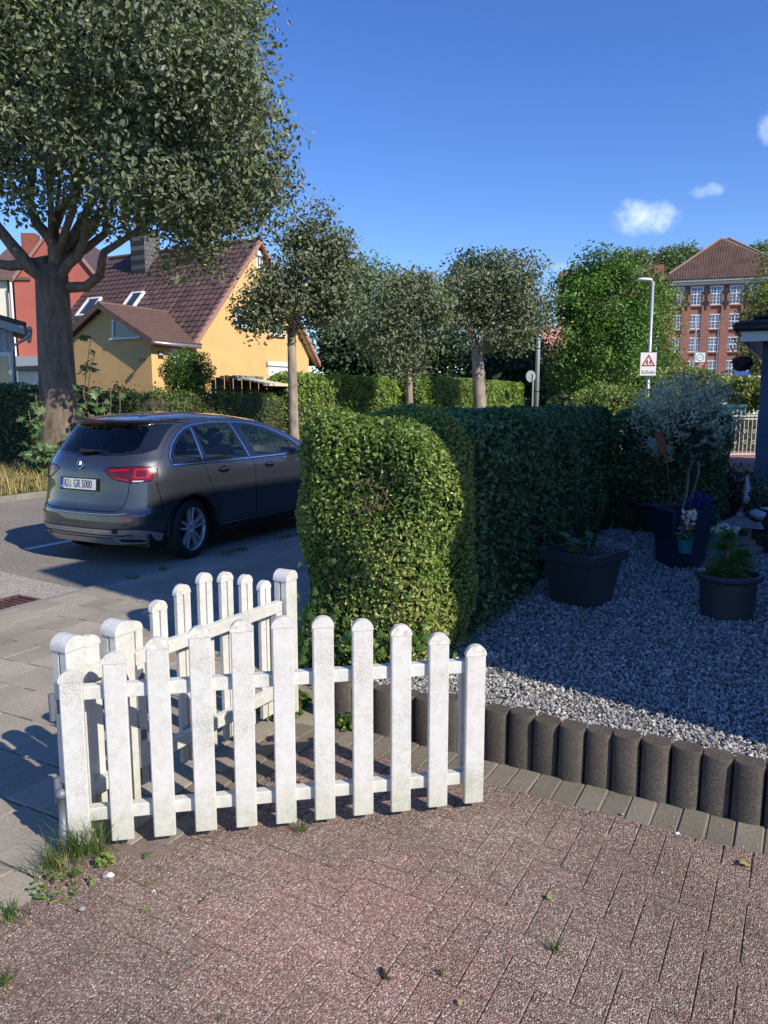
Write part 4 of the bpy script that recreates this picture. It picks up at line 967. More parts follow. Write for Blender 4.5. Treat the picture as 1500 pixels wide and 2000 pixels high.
m = MB(); m.tube([(xe, -.12, PEZ - .1), (.05, -.12, PEZ - .12)], .06, 8); m.build('gutter', M['zinc'], pr_, smooth=True)
w4 = [yhit(px, py, x=PX) for px, py in ((220, 624), (220, 661), (276, 661), (268, 648))]
def inset(P, d):
    c = sum(P, Vector()) / len(P); return [c + (p - c) * d for p in P]
i4 = inset(w4, .84); m = MB()
for k in range(4):
    a, b, c_, d = w4[k], w4[(k + 1) % 4], i4[(k + 1) % 4], i4[k]; off, o2 = Vector((-.05, 0, 0)), Vector((.0, 0, 0)); m.hexa([a + o2, b + o2, c_ + o2, d + o2], [a + off, b + off, c_ + off, d + off])
wn = m.build('porch_window', M['white_frame'], yh); m = MB(); m.prism(i4, (-.02, 0, 0), (-.012, 0, 0)); m.build('pane', M['window_glass'], wn)
m = MB(); m.box(PX - .12, min(p.y for p in w4) - .06, w4[1].z - .06, PX - .001, max(p.y for p in w4) + .06, w4[1].z - .005); m.build('sill', M['white_frame'], wn)
p = yhit(284, 703, x=PX); m = MB(); m.tube([(PX, p.y, p.z), (PX - .18, p.y, p.z + .02)], .03, 8); m.lathe([(0, -.08), (.05, -.08), (.06, .05), (0, .07)], 10, (PX - .2, p.y, p.z)); m.build('wall_lamp', M['dark_metal'], yh)
a, b = yhit(308, 686, y=.28), yhit(318, 700, y=.28); m = MB(); m.box(a.x, .25, b.z, b.x, .279, a.z); pq = m.build('house_number_plate', M['dark_metal'], yh); m = MB(); m.box(a.x + .03, .24, b.z + .12, b.x - .03, .2495, a.z - .04); m.build('plate_face', M['white_frame'], pq)
a, b = yhit(331, 680, y=.28), yhit(372, 745, y=.28); m = MB(); m.box(a.x, .2, b.z, b.x, .279, a.z); so = m.build('window', M['white_frame'], yh); m = MB()
for i in range(14): m.box(a.x + .05, .18, a.z - .2 - i * .07, b.x - .05, .199, a.z - .14 - i * .07)
m.build('shutter', M['shutter'], so)
m = MB(); m.box(-1.4, PE - .28, 0, .3, 8.6, 2.9); m.build('side_wing', M['cream_wall'], yh); m = MB(); m.box(-1.6, PE - .2, 2.9, .3, 8.8, 3.08); m.build('wing_roof', M['dark_metal'], yh)
m = MB()
for i in range(22): m.box(-1.43, PE + .1, .9 + i * .085, -1.401, 7.6, .9 + i * .085 + .078)
m.build('garage_door', M['shutter'], yh)

bush('round_shrub', 366, 732, 24.5, 50, 48, 9000, .06, M['maple'], 'bright round shrub before the yellow porch corner')
# dark board fence and awning before the gable
fa, fb = yp(412, 745, 26.6), yp(560, 752, 28.4); d = (fb - fa).xy; L = d.length
bf = empty('board_fence', (fa.x, fa.y, .2), math.atan2(d.y, d.x), 'dark brown board fence with wavy top below the yellow gable', 'fence'); n = 18; w_ = L / n
for i in range(n):
    hgt = 2.2 + .16 * abs(math.sin(i / n * math.pi * 3)); m = MB(); m.box(i * w_ + .01, -.012 - (.02 if i % 2 else 0), 0, (i + 1) * w_ - .008, .012 - (.02 if i % 2 else 0), hgt); m.build('board', M['wood_dark'], bf)
for z in (.4, 1.8):
    m = MB(); m.box(0, .014, z, L, .05, z + .08); m.build('rail', M['wood_dark'], bf)
aw = empty('awning', yp(500, 745, 27.2).xy.to_3d(), UANG, 'cream awning with green-grey case stretched low before the yellow gable', 'awning')
a, b = yp(462, 738, 27.2), yp(548, 738, 27.6); La = (b - a).length / 2
m = MB(); m.hexa([(-La, -.9, 2.24), (La, -.9, 2.24), (La, .3, 2.44), (-La, .3, 2.44)], [(-La, -.9, 2.26), (La, -.9, 2.26), (La, .3, 2.46), (-La, .3, 2.46)]); m.build('canvas', M['cream'], aw)
m = MB(); m.box(-La - .02, .28, 2.44, La + .02, .4, 2.55); m.build('case', plain('awning_case', (.2, .22, .17), .5), aw)
m = MB(); m.box(-La, -.94, 2.18, La, -.9, 2.27); m.build('front_bar', M['cream'], aw)
m = MB()
for x in (-La + .1, La - .1): m.tube([(x, .3, .2), (x, .3, 2.46)], .03, 6)
m.build('frame', M['dark_metal'], aw)

# red brick house behind
M['brick_red'] = brickmat('brick_red', (.5, .075, .05), (.42, .055, .04), (.42, .12, .09), .5, .17, .02)
rp0 = yp(27, 700, 43); BA = R(93); BU, BN = Vector((math.cos(BA), math.sin(BA), 0)), Vector((-math.sin(BA), math.cos(BA), 0)); rh = empty('red_brick_house', rp0.xy.to_3d(), BA, 'red brick house with gable and chimney behind the thick tree trunk', 'house')
rl = lambda px, py, x=0: (lambda p: Vector(((p - rh.location).dot(BU), (p - rh.location).dot(BN), p.z)))(hit(px, py, rh.location + BU * x, BU))
e1, ap, e2 = rl(27, 548), rl(108, 440), rl(196, 548)
m = MB(); poly = [Vector((0, e1.y, -.2)), Vector((0, e2.y, -.2)), Vector((0, e2.y, e2.z)), Vector((0, ap.y, ap.z)), Vector((0, e1.y, e1.z))]
m.prism(poly, (0, 0, 0), (9, 0, 0)); m.build('wall', brickmat('brick_red_side', (.5, .075, .05), (.42, .055, .04), (.42, .12, .09), .5, .17, .02, gen_axis='YZ'), rh)
m = MB()
for e in (e1, e2):
    q = Vector((0, e.y - ap.y, e.z - ap.z)).normalized() * .25; A, B = Vector((-.15, ap.y, ap.z)), Vector((-.15, e.y, e.z)) + q; X = Vector((9.3, 0, 0)); m.hexa([A, B, B + X, A + X], [p + Vector((0, 0, .15)) for p in (A, B, B + X, A + X)])
rr_ = m.build('roof', M['tile_brown'], rh)
m = MB()
for e in (e1, e2):
    A, B = Vector((-.2, ap.y, ap.z + .02)), Vector((-.2, e.y, e.z + .02)); m.hexa([A + Vector((0, 0, -.12)), B + Vector((0, 0, -.12)), B + Vector((.045, 0, -.12)), A + Vector((.045, 0, -.12))], [A + Vector((0, 0, .14)), B + Vector((0, 0, .14)), B + Vector((.045, 0, .14)), A + Vector((.045, 0, .14))])
m.build('verge', M['verge_pink'], rh)
c = rl(60, 470, 3); m = MB(); m.box(2.6, c.y - .4, c.z - 2, 3.4, c.y + .4, c.z + .35); m.build('chimney', plain('chimney_brick', (.27, .085, .06), .85, var=.2, scale=4), rh)
a, b = rl(-30, 545, .3), rl(26, 720, .3); m = MB(); m.box(.3, min(a.y, b.y) + .02, -.2, 5, max(a.y, b.y), a.z); m.build('side_wall', M['cream_wall'], rh)
s1, s2 = rl(-40, 548, .2), rl(64, 548, .2); m = MB(); m.hexa([(-.1, s2.y, s1.z), (-.1, s1.y, s1.z), (4, s1.y, s1.z + 2.3), (4, s2.y + 1, s1.z + 2.3)], [(-.1, s2.y, s1.z + .12), (-.1, s1.y, s1.z + .12), (4, s1.y, s1.z + 2.42), (4, s2.y + 1, s1.z + 2.42)]); m.build('side_roof', M['tile_porch'], rh)
c = rl(25, 600, -.03); m = MB(); m.tube([(-.1, c.y, 0), (-.1, c.y, e1.z - .1)], .07, 8); m.build('downpipe', M['white_frame'], rh)
m = MB(); c0, c1 = rl(30, 700, -.5), rl(200, 690, -.5); m.box(-2.5, min(c0.y, c1.y), 1.2, -.01, max(c0.y, c1.y), c0.z - .0); m.build('garage', M['zinc'], rh)

# blue-grey shed at the very left
M['board_blue'] = plain('board_blue', (.36, .42, .47), .6, var=.08, scale=3); objrand(M['board_blue'], .08)
p0 = yp(30, 735, 20.5); SA = R(115); SU, SN = Vector((math.cos(SA), math.sin(SA), 0)), Vector((-math.sin(SA), math.cos(SA), 0)); sh = empty('garden_shed', (p0.x, p0.y, 0), SA, 'blue-grey boarded shed with white window and dark roof at the very left', 'shed')
sll = lambda px, py, x=0: (lambda p: Vector(((p - sh.location).dot(SU), (p - sh.location).dot(SN), p.z)))(hit(px, py, sh.location + SU * x, SU))
e = sll(36, 640); top = e.z
for i in range(22):
    m = MB(); m.box(-.02 - (.012 if i % 2 else 0), .005 + i * .14, .2, .02, i * .14 + .135, top - .05); m.build('board', M['board_blue'], sh)
m = MB(); m.box(.02, 0, 0, 4, 3.1, top - .05); m.build('wall', M['board_blue'], sh)
m = MB(); m.hexa([(-.3, -.35, top - .03), (-.3, 3.2, top + .95), (4.2, 3.2, top + .95), (4.2, -.35, top - .03)], [(-.3, -.35, top + .12), (-.3, 3.2, top + 1.1), (4.2, 3.2, top + 1.1), (4.2, -.35, top + .12)]); m.build('roof', M['dark_metal'], sh)
m = MB(); m.hexa([(-.33, -.3, top - .2), (-.33, 3.2, top + .75), (-.3, 3.2, top + .75), (-.3, -.3, top - .2)], [(-.33, -.3, top), (-.33, 3.2, top + .95), (-.3, 3.2, top + .95), (-.3, -.3, top)]); m.build('fascia', M['board_blue'], sh)
m = MB(); m.tube([(-.3, -.42, top - .05), (4.2, -.42, top - .05)], .07, 8); m.build('gutter', M['zinc'], sh, smooth=True)
m = MB(); m.tube([(-.25, -.42, top - .1), (-.2, -.3, top - .3), (-.08, .02, top - .5), (-.08, .04, 0)], .045, 8); m.build('downpipe', M['zinc'], sh, smooth=True)
a, b = sll(22, 688, -.04), sll(-30, 735, -.04); m = MB(); m.box(-.08, a.y, 1.5, -.034, b.y, a.z); wn = m.build('window', M['white_frame'], sh); m = MB(); m.box(-.1, a.y + .1, 1.6, -.081, b.y - .1, a.z - .1); m.build('pane', M['window_glass'], wn)

# ------------------------------------------------------------------ the blue house whose shade lies over the garden
M['blue_board'] = plain('blue_board', (.055, .12, .21), .6, var=.08, scale=3, coord='World')
M['roof_black'] = plain('roof_black', (.02, .02, .025), .35, var=.2, coord='World')
A1 = Vector((-3.7, 7.88)); HH = 6.7; Ls = (HH + .13) / math.tan(SUN_EL); Kc = A1 + SUN_AZ.normalized() * Ls
nh = empty('blue_house', (Kc.x, Kc.y, 0), UANG, 'blue boarded house with dark tiled eaves at the right edge', 'house')
m = MB(); m.box(0, -9, 0, 16.0, 0, HH - .12); m.build('wall', M['blue_board'], nh)
m = MB(); m.box(-.0, -9.2, HH - .12, 16.2, .0, HH); m.build('roof', M['roof_black'], nh)
for i in range(3):
    m = MB(); m.box(2 + i * 4.5, .0, 1.0, 3.4 + i * 4.5, .05, 2.3); wn = m.build('window', M['white_frame'], nh); m = MB(); m.box(2.1 + i * 4.5, .051, 1.1, 3.3 + i * 4.5, .06, 2.2); m.build('pane', M['window_glass'], wn)
# its low annex: eave and wall corner that show at the edge of the picture
ay = 13.0; c0 = yp(1486, 760, ay); e0 = yp(1452, 652, ay - .45)
nl = lambda p: Vector(((p - nh.location).dot(U3), (p - nh.location).dot(N3), p.z))
q = nl(c0); ez = yp(1486, 668, ay).z
m = MB(); m.box(q.x, -.02, 0, q.x + 6, q.y, ez); m.build('annex_wall', M['blue_board'], nh)
m = MB()
for i in range(14): m.box(q.x - .018, .0, .3 + i * .2, q.x - .001, q.y + .015, .3 + i * .2 + .185)
m.build('annex_cladding', M['blue_board'], nh)
e = nl(e0); m = MB(); m.box(e.x, -.02, ez + .001, q.x + 6.3, e.y, ez + .05); m.build('soffit', plain('soffit', (.5, .5, .5), .6), nh)
m = MB(); m.box(e.x - .03, -.02, ez - .03, e.x - .001, e.y, ez + .22); m.box(e.x - .03, e.y + .001, ez - .03, q.x + 6.3, e.y + .03, ez + .22); m.build('fascia', M['white_frame'], nh)
m = MB(); m.tube([(e.x - .09, -.02, ez + .2), (e.x - .09, e.y + .09, ez + .2), (q.x + 6.3, e.y + .09, ez + .2)], .075, 10); m.build('gutter', M['roof_black'], nh, smooth=True)
m = MB(); m.hexa([(e.x - .05, -.02, ez + .24), (e.x - .05, e.y + .05, ez + .24), (q.x + 6.3, e.y + .05, ez + .24), (q.x + 6.3, -.02, ez + .24)], [(e.x + 1.6, -.02, ez + 1.15), (e.x + 1.6, e.y - 1.6, ez + 1.15), (q.x + 5, e.y - 1.6, ez + 1.15), (q.x + 5, -.02, ez + 1.15)]); ar = m.build('annex_roof', M['roof_black'], nh)
m = MB()
for r_ in range(9):
    z0, o_ = ez + .25 + r_ * .1, r_ * .175; m.box(e.x - .07 + o_, -.02, z0, e.x + .02 + o_, e.y + .07 - o_, z0 + .05)
m.build('roof_courses', M['roof_black'], ar, bevel=.015)
# ================================================================== SCHOOL AND STREET FURNITURE
FD = Vector((.954, -.3, 0)).normalized(); FN = Vector((-FD.y, FD.x, 0)); S0 = yp(1290, 700, 110); S0.z = 0
sc = empty('school', S0, math.atan2(FD.y, FD.x), 'four-storey red brick school with hipped brown roof and white windows', 'school')
sl_ = lambda px, py, y=0: (lambda p: Vector(((p - S0).dot(FD), (p - S0).dot(FN), p.z)))(hit(px, py, S0 + FN * y, FN))
M['brick_school'] = brickmat('brick_school', (.42, .16, .105), (.33, .12, .08), (.3, .2, .16), .5, .17, .02)
M['tile_school'] = plain('tile_school', (.19, .115, .08), .75, var=.25, scale=.6)
M['pane_sky'] = plain('pane_sky', (.1, .15, .24), .06, var=.5, scale=.35, coord='World', spec=.9)
ev = sl_(1290, 552).z; Wd = sl_(1560, 545).x; Dp = 14
m = MB(); m.box(0, 0, -.2, Wd, Dp, ev - .6); m.build('wall', M['brick_school'], sc)
xs = [sl_(x, 580).x for x in (1311, 1349, 1386.5, 1424.5)]; pit = (xs[3] - xs[0]) / 3; ww = sl_(1336, 580).x - xs[0]
rows_ = [(sl_(1361, a).z, sl_(1361, b).z) for a, b in ((560, 597), (614.5, 643.5), (659.5, 688), (704.5, 735))]
nwin = int((Wd - xs[0]) / pit)
m = MB()
for i in range(nwin + 1):
    x = xs[0] - (pit - ww) / 2 + i * pit; m.box(x - .55, -.22, 0, x + .55, -.001, ev - 1.6)
m.build('pilaster', M['brick_school'], sc)
m = MB()
for i in range(7): m.box(.02, -.12, ev - 3.3 + i * .38, xs[0] - (pit - ww) / 2 - .56, -.001, ev - 3.3 + i * .38 + .28)
m.build('corner_bands', M['brick_school'], sc)
for i in range(nwin):
    for r_, (zt, zb) in enumerate(rows_):
        xa, xb = xs[0] + i * pit, xs[0] + i * pit + ww; f = MB(); t = .14
        for (p, q, a, b) in ((xa, xb, zb, zb + t), (xa, xb, zt - t, zt), (xa, xa + t, zb + t, zt - t), (xb - t, xb, zb + t, zt - t)): f.box(p, -.14, a, q, -.001, b)
        fo = f.build('window', M['white_frame'], sc); g = MB(); nr = 5 if r_ == 0 else 4
        for k in range(1, 4): x = xa + (xb - xa) * k / 4; ww_ = .11 if k == 2 else .05; g.box(x - ww_ / 2, -.12, zb + t, x + ww_ / 2, -.05, zt - t)
        zs = [zb + t + (zt - zb - 2 * t) * k / nr for k in range(1, nr)]
        for k, z in enumerate(zs): hh = .13 if k == (nr - 3 if nr == 5 else 1) else .05; g.box(xa + t, -.125, z - hh / 2, xb - t, -.055, z + hh / 2)
        g.build('glazing_bars', M['white_frame'], fo)
        g = MB(); g.box(xa + t, -.05, zb + t, xb - t, -.03, zt - t); g.build('pane', M['pane_sky'], fo)
        g = MB(); g.box(xa - .1, -.25, zb - .16, xb + .1, -.001, zb - .002); g.build('sill', M['brick_school'], fo)
for i in range(nwin):
    for (z, k) in ((ev - 1.55, 1.0), (rows_[1][0] + 1.5, .9)):
        x = xs[0] - (pit - ww) / 2 + (i + 1) * pit; m = MB(); m.box(x - .1, -.3, z - k, x + .1, -.221, z + k * .7); m.box(x - .5 * k, -.31, z - .1, x + .5 * k, -.222, z + .1); m.box(x - .3 * k, -.305, z - .3, x + .3 * k, -.223, z + .3); m.build('wall_anchor', M['dark_metal'], sc)
m = MB(); m.box(-.4, -.5, ev - .6, Wd + .4, Dp + .4, ev - .15); m.box(-.7, -.85, ev - .15, Wd + .7, Dp + .7, ev + .1); m.build('cornice', plain('cornice', (.62, .6, .55), .7), sc)
ap = sl_(1408, 466, Dp / 2); rz = ap.z; hx = ap.x
b = [(-.8, -.95, ev + .1), (Wd + .8, -.95, ev + .1), (Wd + .8, Dp + .8, ev + .1), (-.8, Dp + .8, ev + .1)]
m = MB(); m.add([Vector(p) for p in b] + [Vector((hx, Dp / 2, rz)), Vector((max(hx + .5, Wd - hx * .9 if False else hx + 1.0), Dp / 2, rz))], [(0, 1, 5, 4), (1, 2, 5), (2, 3, 4, 5), (3, 0, 4)]); rf = m.build('roof', M['tile_school'], sc)
m = MB(); A0, A1_ = Vector((-.8, -.95, ev + .1)), Vector((Wd + .8, -.95, ev + .1)); T = Vector((hx, Dp / 2, rz)); N_ = 90
for i in range(N_):
    x = -.8 + (Wd + 1.6) * (i + .5) / N_; f = (x + .8) / (hx + .8) if x < hx else (Wd + .8 - x) / (Wd + .8 - hx); f = min(1, max(0, f)); q = Vector((x, -.95 + f * (Dp / 2 + .95), ev + .1 + f * (rz - ev - .1)))
    m.tube([(x, -.97, ev + .13), (q.x, q.y, q.z + .04)], .075, 4, False)
m.build('roof_ribs', M['tile_school'], rf)
m = MB(); m.tube([A0, T], .16, 6); m.tube([A1_, T + Vector((1, 0, 0))], .16, 6); m.build('hip_tiles', plain('hip', (.3, .2, .15), .8), rf)
wz = sl_(1260, 548, 6).z; m = MB(); m.box(-15, 6, -.2, -.5, 15, wz - .1); wgw = m.build('low_wing', M['brick_school'], sc)
m = MB(); m.hexa([(-15.4, 5.6, wz - .1), (-.0, 5.6, wz - .1), (-.0, 10.5, wz + 2.6), (-15.4, 10.5, wz + 2.6)], [(-15.4, 5.6, wz), (-.0, 5.6, wz), (-.0, 10.5, wz + 2.7), (-15.4, 10.5, wz + 2.7)]); m.build('wing_roof', M['tile_school'], sc)
c = sl_(1288, 525, 8); m = MB(); m.box(c.x - .7, 8, c.z - 2.2, c.x + .7, 9.6, c.z + .6); chm = m.build('chimney', M['brick_school'], sc); m = MB(); m.box(c.x - .8, 7.9, c.z - 2.4, c.x + .8, 9.7, c.z - 2.2); m.build('flashing', M['white_frame'], chm)

# red-roofed house glimpsed through the trees
q = yp(1075, 770, 70); rrh = empty('red_roofed_house', (q.x, q.y, 0), .3, 'pale house with light red tiled roof half hidden behind the trees', 'house')
m = MB(); m.box(-3.5, 0, 0, 3.5, 7, 4.3); m.build('wall', M['cream_wall'], rrh); m = MB(); m.hexa([(-3.8, -.4, 4.2), (3.8, -.4, 4.2), (3.8, 3.5, 8.6), (-3.8, 3.5, 8.6)], [(-3.8, -.4, 4.35), (3.8, -.4, 4.35), (3.8, 3.5, 8.75), (-3.8, 3.5, 8.75)]); rfo = m.build('roof', plain('tile_red', (.42, .2, .17), .8, var=.15), rrh)
m = MB()
for i in range(14): m.box(-3.8, -.42 + i * .28, 4.37 + i * .316, 3.8, -.3 + i * .28, 4.42 + i * .316)
m.build('roof_courses', M['verge_pink'], rfo)

# street lamp with the school sign
M['galv'] = plain('galv', (.5, .52, .53), .45, metal=.5, var=.1, scale=15)
p = yp(1265, 760, 26); lp = empty('street_lamp', (p.x, p.y, 0), math.radians(188), 'tall grey street lamp with flat white lantern carrying the school sign', 'street lamp')
tz = yp(1272, 550, 26).z; m = MB(); m.tube([(0, 0, 0), (0, 0, 1.4), (0, 0, 1.5), (0, 0, tz)], [.085, .085, .06, .05], 12); m.build('pole', M['galv'], lp, smooth=True)
m = MB(); m.tube([(0, 0, tz - .03), (.06, 0, tz + .02), (.2, 0, tz + .05)], .035, 8); m.build('arm', M['galv'], lp, smooth=True)
m = MB(); m.lathe([(0, .07), (.06, .065), (.13, .04), (.15, 0), (.13, -.03), (0, -.04)], 16, (.3, 0, tz + .05), None, 1.9, 1); m.build('lantern', M['white_frame'], lp, smooth=True)
c = yp(1266, 711, 25.85); sgn = empty('school_sign', c, R(-2), 'white warning sign with red triangle, running children and the word Schule', 'traffic sign')
hw_, hh_ = .285, .40; m = MB(); m.box(-hw_, -.012, -hh_, hw_, .012, hh_); m.build('plate', M['white_frame'], sgn, bevel=.01)
m = MB(); m.box(-hw_, -.0135, hh_ - .02, hw_, -.0125, hh_); m.box(-hw_, -.0135, -hh_, hw_, -.0125, -hh_ + .02); m.box(-hw_, -.0135, -hh_ + .02, -hw_ + .02, -.0125, hh_ - .02); m.box(hw_ - .02, -.0135, -hh_ + .02, hw_, -.0125, hh_ - .02); m.build('border', M['dark_metal'], sgn)
M['sign_red'] = plain('sign_red', (.55, .02, .03), .4, var=.03); M['sign_black'] = plain('sign_black', (.012, .012, .014), .5)
def tri(r, y0, y1, cz): return [Vector((r * math.sin(a), 0, cz + r * math.cos(a))) for a in (0, 2 * math.pi / 3, 4 * math.pi / 3)]
o_, i_ = tri(.27, 0, 0, .06), tri(.18, 0, 0, .06); m = MB()
for k in range(3): k2 = (k + 1) % 3; m.hexa([o_[k] + Vector((0, -.016, 0)), o_[k2] + Vector((0, -.016, 0)), i_[k2] + Vector((0, -.016, 0)), i_[k] + Vector((0, -.016, 0))], [v + Vector((0, -.0137, 0)) for v in (o_[k], o_[k2], i_[k2], i_[k])])
m.build('triangle', M['sign_red'], sgn)
m = MB(); yy = -.017
for (ox, s) in ((-.045, 1.0), (.06, .85)):
    T = lambda x, z: (ox + x * s, yy, .045 + z * s)
    m.lathe([(0, -.004), (.02 * s, -.003), (.02 * s, .003), (0, .004)], 10, T(.01, .075), Matrix.Rotation(math.pi / 2, 4, 'X'))
    for a, b, r in (((.005, .05), (-.005, -.005), .014), ((-.005, -.005), (-.045, -.045), .009), ((-.005, -.005), (.03, -.03), .009), ((.03, -.03), (.02, -.07), .008), ((.0, .04), (-.04, .02), .007), ((.0, .04), (.04, .015), .007)): m.tube([T(*a), T(*b)], r * s, 6)
m.build('children', M['sign_black'], sgn)
text_mesh('lettering', 'Schule', .17, M['sign_black'], sgn, Matrix.Translation((0, -.014, -.27)) @ Matrix.Rotation(math.pi / 2, 4, 'X'))
m = MB(); m.tube([(0, .06, -.2), (0, .06, -.19)], .08, 12); m.tube([(0, .06, .2), (0, .06, .21)], .08, 12); m.build('clamp', M['galv'], sgn)

# white post and sign seen from behind at the street end
p = yp(1047, 815, 45); wp = empty('white_post', (p.x, p.y, 0), 0, 'tall white-grey banded post before the dark trees', 'post'); tz = yp(1052, 651, 45).z
m = MB(); m.tube([(0, 0, 0), (0, 0, tz - .3), (0, 0, tz)], [.13, .125, .11], 12); m.build('pole', M['galv'], wp, smooth=True)
for z in (tz - .9, 2.2, 1.2):
    m = MB(); m.lathe([(.135, 0), (.14, .01), (.14, .05), (.135, .06)], 14, (0, 0, z)); m.build('band', M['dark_metal'], wp)
p = yp(1039, 815, 44); sb = empty('round_sign', (p.x, p.y, 0), R(25), 'round traffic sign seen from behind on a thin post', 'traffic sign'); tz = yp(1040, 735, 44).z
m = MB(); m.tube([(0, 0, 0), (0, 0, tz + .15)], .045, 10); m.build('pole', M['galv'], sb); m = MB(); m.lathe([(0, -.01), (.33, -.01), (.33, .01), (0, .01)], 24, (-.12, .06, tz), Matrix.Rotation(math.pi / 2, 4, 'X')); m.build('disc', plain('sign_back', (.3, .31, .31), .5, metal=.4), sb); m = MB(); m.box(-.16, -.1, 0, .16, .1, 1.0); m.build('box', M['galv'], sb)
p = yp(946, 815, 52); ns = empty('street_name_sign', (p.x, p.y, 0), 0, 'small white street name sign on a thin pole beside the round-crowned tree', 'sign'); tz = yp(946, 728, 52).z
m = MB(); m.tube([(0, 0, 0), (0, 0, tz + .1)], .04, 8); m.build('pole', M['galv'], ns); m = MB(); m.box(-.75, -.02, tz - .12, .04, .02, tz + .12); m.build('plate', M['white_frame'], ns)
for (px, Yb, lab) in ((878, 40, 'white bent-tube bike stand nearest the clipped hedge'), (1000, 44, 'white bent-tube bike stand between the two other stands'), (1012, 50, 'white bent-tube bike stand nearest the tall white post')):
    p = yp(px, 815, Yb); bs_ = empty('bike_stand', (p.x, p.y, 0), R(5), lab, 'bike stand', 'bent-tube bike stands'); zt = yp(px, 803, Yb).z; k = .33
    m = MB(); m.tube([(-k, 0, 0), (-k, 0, zt - .1), (-k + .04, 0, zt - .03), (-k + .1, 0, zt), (k - .1, 0, zt), (k - .04, 0, zt - .03), (k, 0, zt - .1), (k, 0, 0)], .04, 8); m.build('tube', M['white_frame'], bs_, smooth=True)
    m = MB()
    for x in (-k, k): m.lathe([(0, 0), (.09, 0), (.09, .015), (0, .015)], 10, (x, 0, 0))
    m.build('foot_plate', M['galv'], bs_)
p = yp(1085, 815, 46); wr = empty('wooden_rail', (p.x, p.y, 0), .05, 'low wooden barrier rail right of the white posts', 'barrier'); z = yp(1085, 803, 46).z
m = MB(); m.box(-1.5, -.05, z - .14, 3.0, .05, z); m.build('rail', plain('wood_rail', (.22, .17, .11), .8, var=.2), wr)
for x in (-1.2, .8, 2.6): m = MB(); m.box(x, .051, 0, x + .14, .19, z + .08); m.build('post', M['twig'], wr)

# bus stop, slim lamps before the school, blue board
p = yp(1362, 800, 40); bs2 = empty('bus_stop_sign', (p.x, p.y, 0), R(-3), 'bus stop sign with green ring and dark red panel before the school', 'bus stop sign')
c = yp(1367.5, 698, 40); m = MB(); m.tube([(-.3, .03, 0), (-.3, .03, yp(1360, 616, 40).z)], .035, 8); m.build('pole', M['galv'], bs2)
cx = c.x - p.x; hw_ = .245; m = MB(); m.box(cx - hw_, -.02, c.z - .24, cx + hw_, .02, c.z + .24); m.build('plate', M['white_frame'], bs2)
M['sign_green'] = plain('sign_green', (.09, .42, .36), .4); M['sign_wine'] = plain('sign_wine', (.22, .012, .045), .4)
m = MB(); m.lathe([(.15, -.003), (.2, -.003), (.2, .003), (.15, .003)], 28, (cx, -.024, c.z), Matrix.Rotation(math.pi / 2, 4, 'X')); m.build('ring', M['sign_green'], bs2)
text_mesh('lettering', 'H', .26, M['sign_green'], bs2, Matrix.Translation((cx, -.022, c.z)) @ Matrix.Rotation(math.pi / 2, 4, 'X'))
m = MB(); m.box(cx - hw_, -.02, c.z - .73, cx + hw_, .02, c.z - .245); pn_ = m.build('panel', M['sign_wine'], bs2)
m = MB()
for z, a, b in ((-.34, -.05, .2), (-.44, -.18, .1), (-.54, -.15, -.05), (-.54, .0, .1), (-.64, -.12, .05)): m.box(cx + a, -.0225, c.z + z - .015, cx + b, -.0205, c.z + z + .015)
m.build('print', M['white_frame'], pn_)
for (px, ty, Yb, lab, flip) in ((1394, 621, 60, 'slim grey street lamp before the third window column of the school', 1), (1355, 652, 80, 'short slim street lamp before the second window column of the school', 1)):
    p = yp(px - 3, 800, Yb); l = empty('street_lamp', (p.x, p.y, 0), 0, lab, 'street lamp', 'slim lamps before the school'); tz = yp(px, ty, Yb).z; m = MB(); m.tube([(0, 0, 0), (.1, 0, tz)], [.09, .06], 8); m.build('pole', plain('lamp_grey', (.2, .21, .22), .5), l); m = MB(); m.hexa([(.1, -.12, tz - .02), (1.0, -.12, tz + .05), (1.0, .12, tz + .05), (.1, .12, tz - .02)], [(.1, -.1, tz + .12), (1.0, -.1, tz + .13), (1.0, .1, tz + .13), (.1, .1, tz + .12)]); m.build('lantern', M['dark_metal'], l)
a, b = yp(1435, 706, 45), yp(1462, 736, 45); bb = empty('information_board', ((a.x + b.x) / 2, 45, 0), 0, 'blue information board with white field beside the hanging basket', 'board'); w_ = (b.x - a.x) / 2
m = MB(); m.box(-w_, -.03, b.z, w_, .03, a.z); m.build('board', plain('board_blue_sign', (.02, .09, .32), .4), bb); m = MB(); m.box(-w_ * .7, -.035, b.z + .35, w_ * .8, -.031, a.z - .1); m.build('field', M['white_frame'], bb)
m = MB()
for x in (-w_ + .05, w_ - .05): m.tube([(x, .05, 0), (x, .05, a.z)], .04, 8)
m.build('posts', M['galv'], bb)
m = MB(); a, b = yp(1405, 737, 48), yp(1500, 739, 48); wl = empty('pale_wall', (a.x, 48, 0), 0, 'low pale wall in front of the school under the blue board', 'wall'); m.box(0, 0, 0, b.x - a.x + 2, .3, a.z); m.build('masonry', M['cream_wall'], wl); m = MB(); m.box(-.05, -.06, a.z + .001, b.x - a.x + 2, .36, a.z + .1); m.build('coping', M['white_frame'], wl)

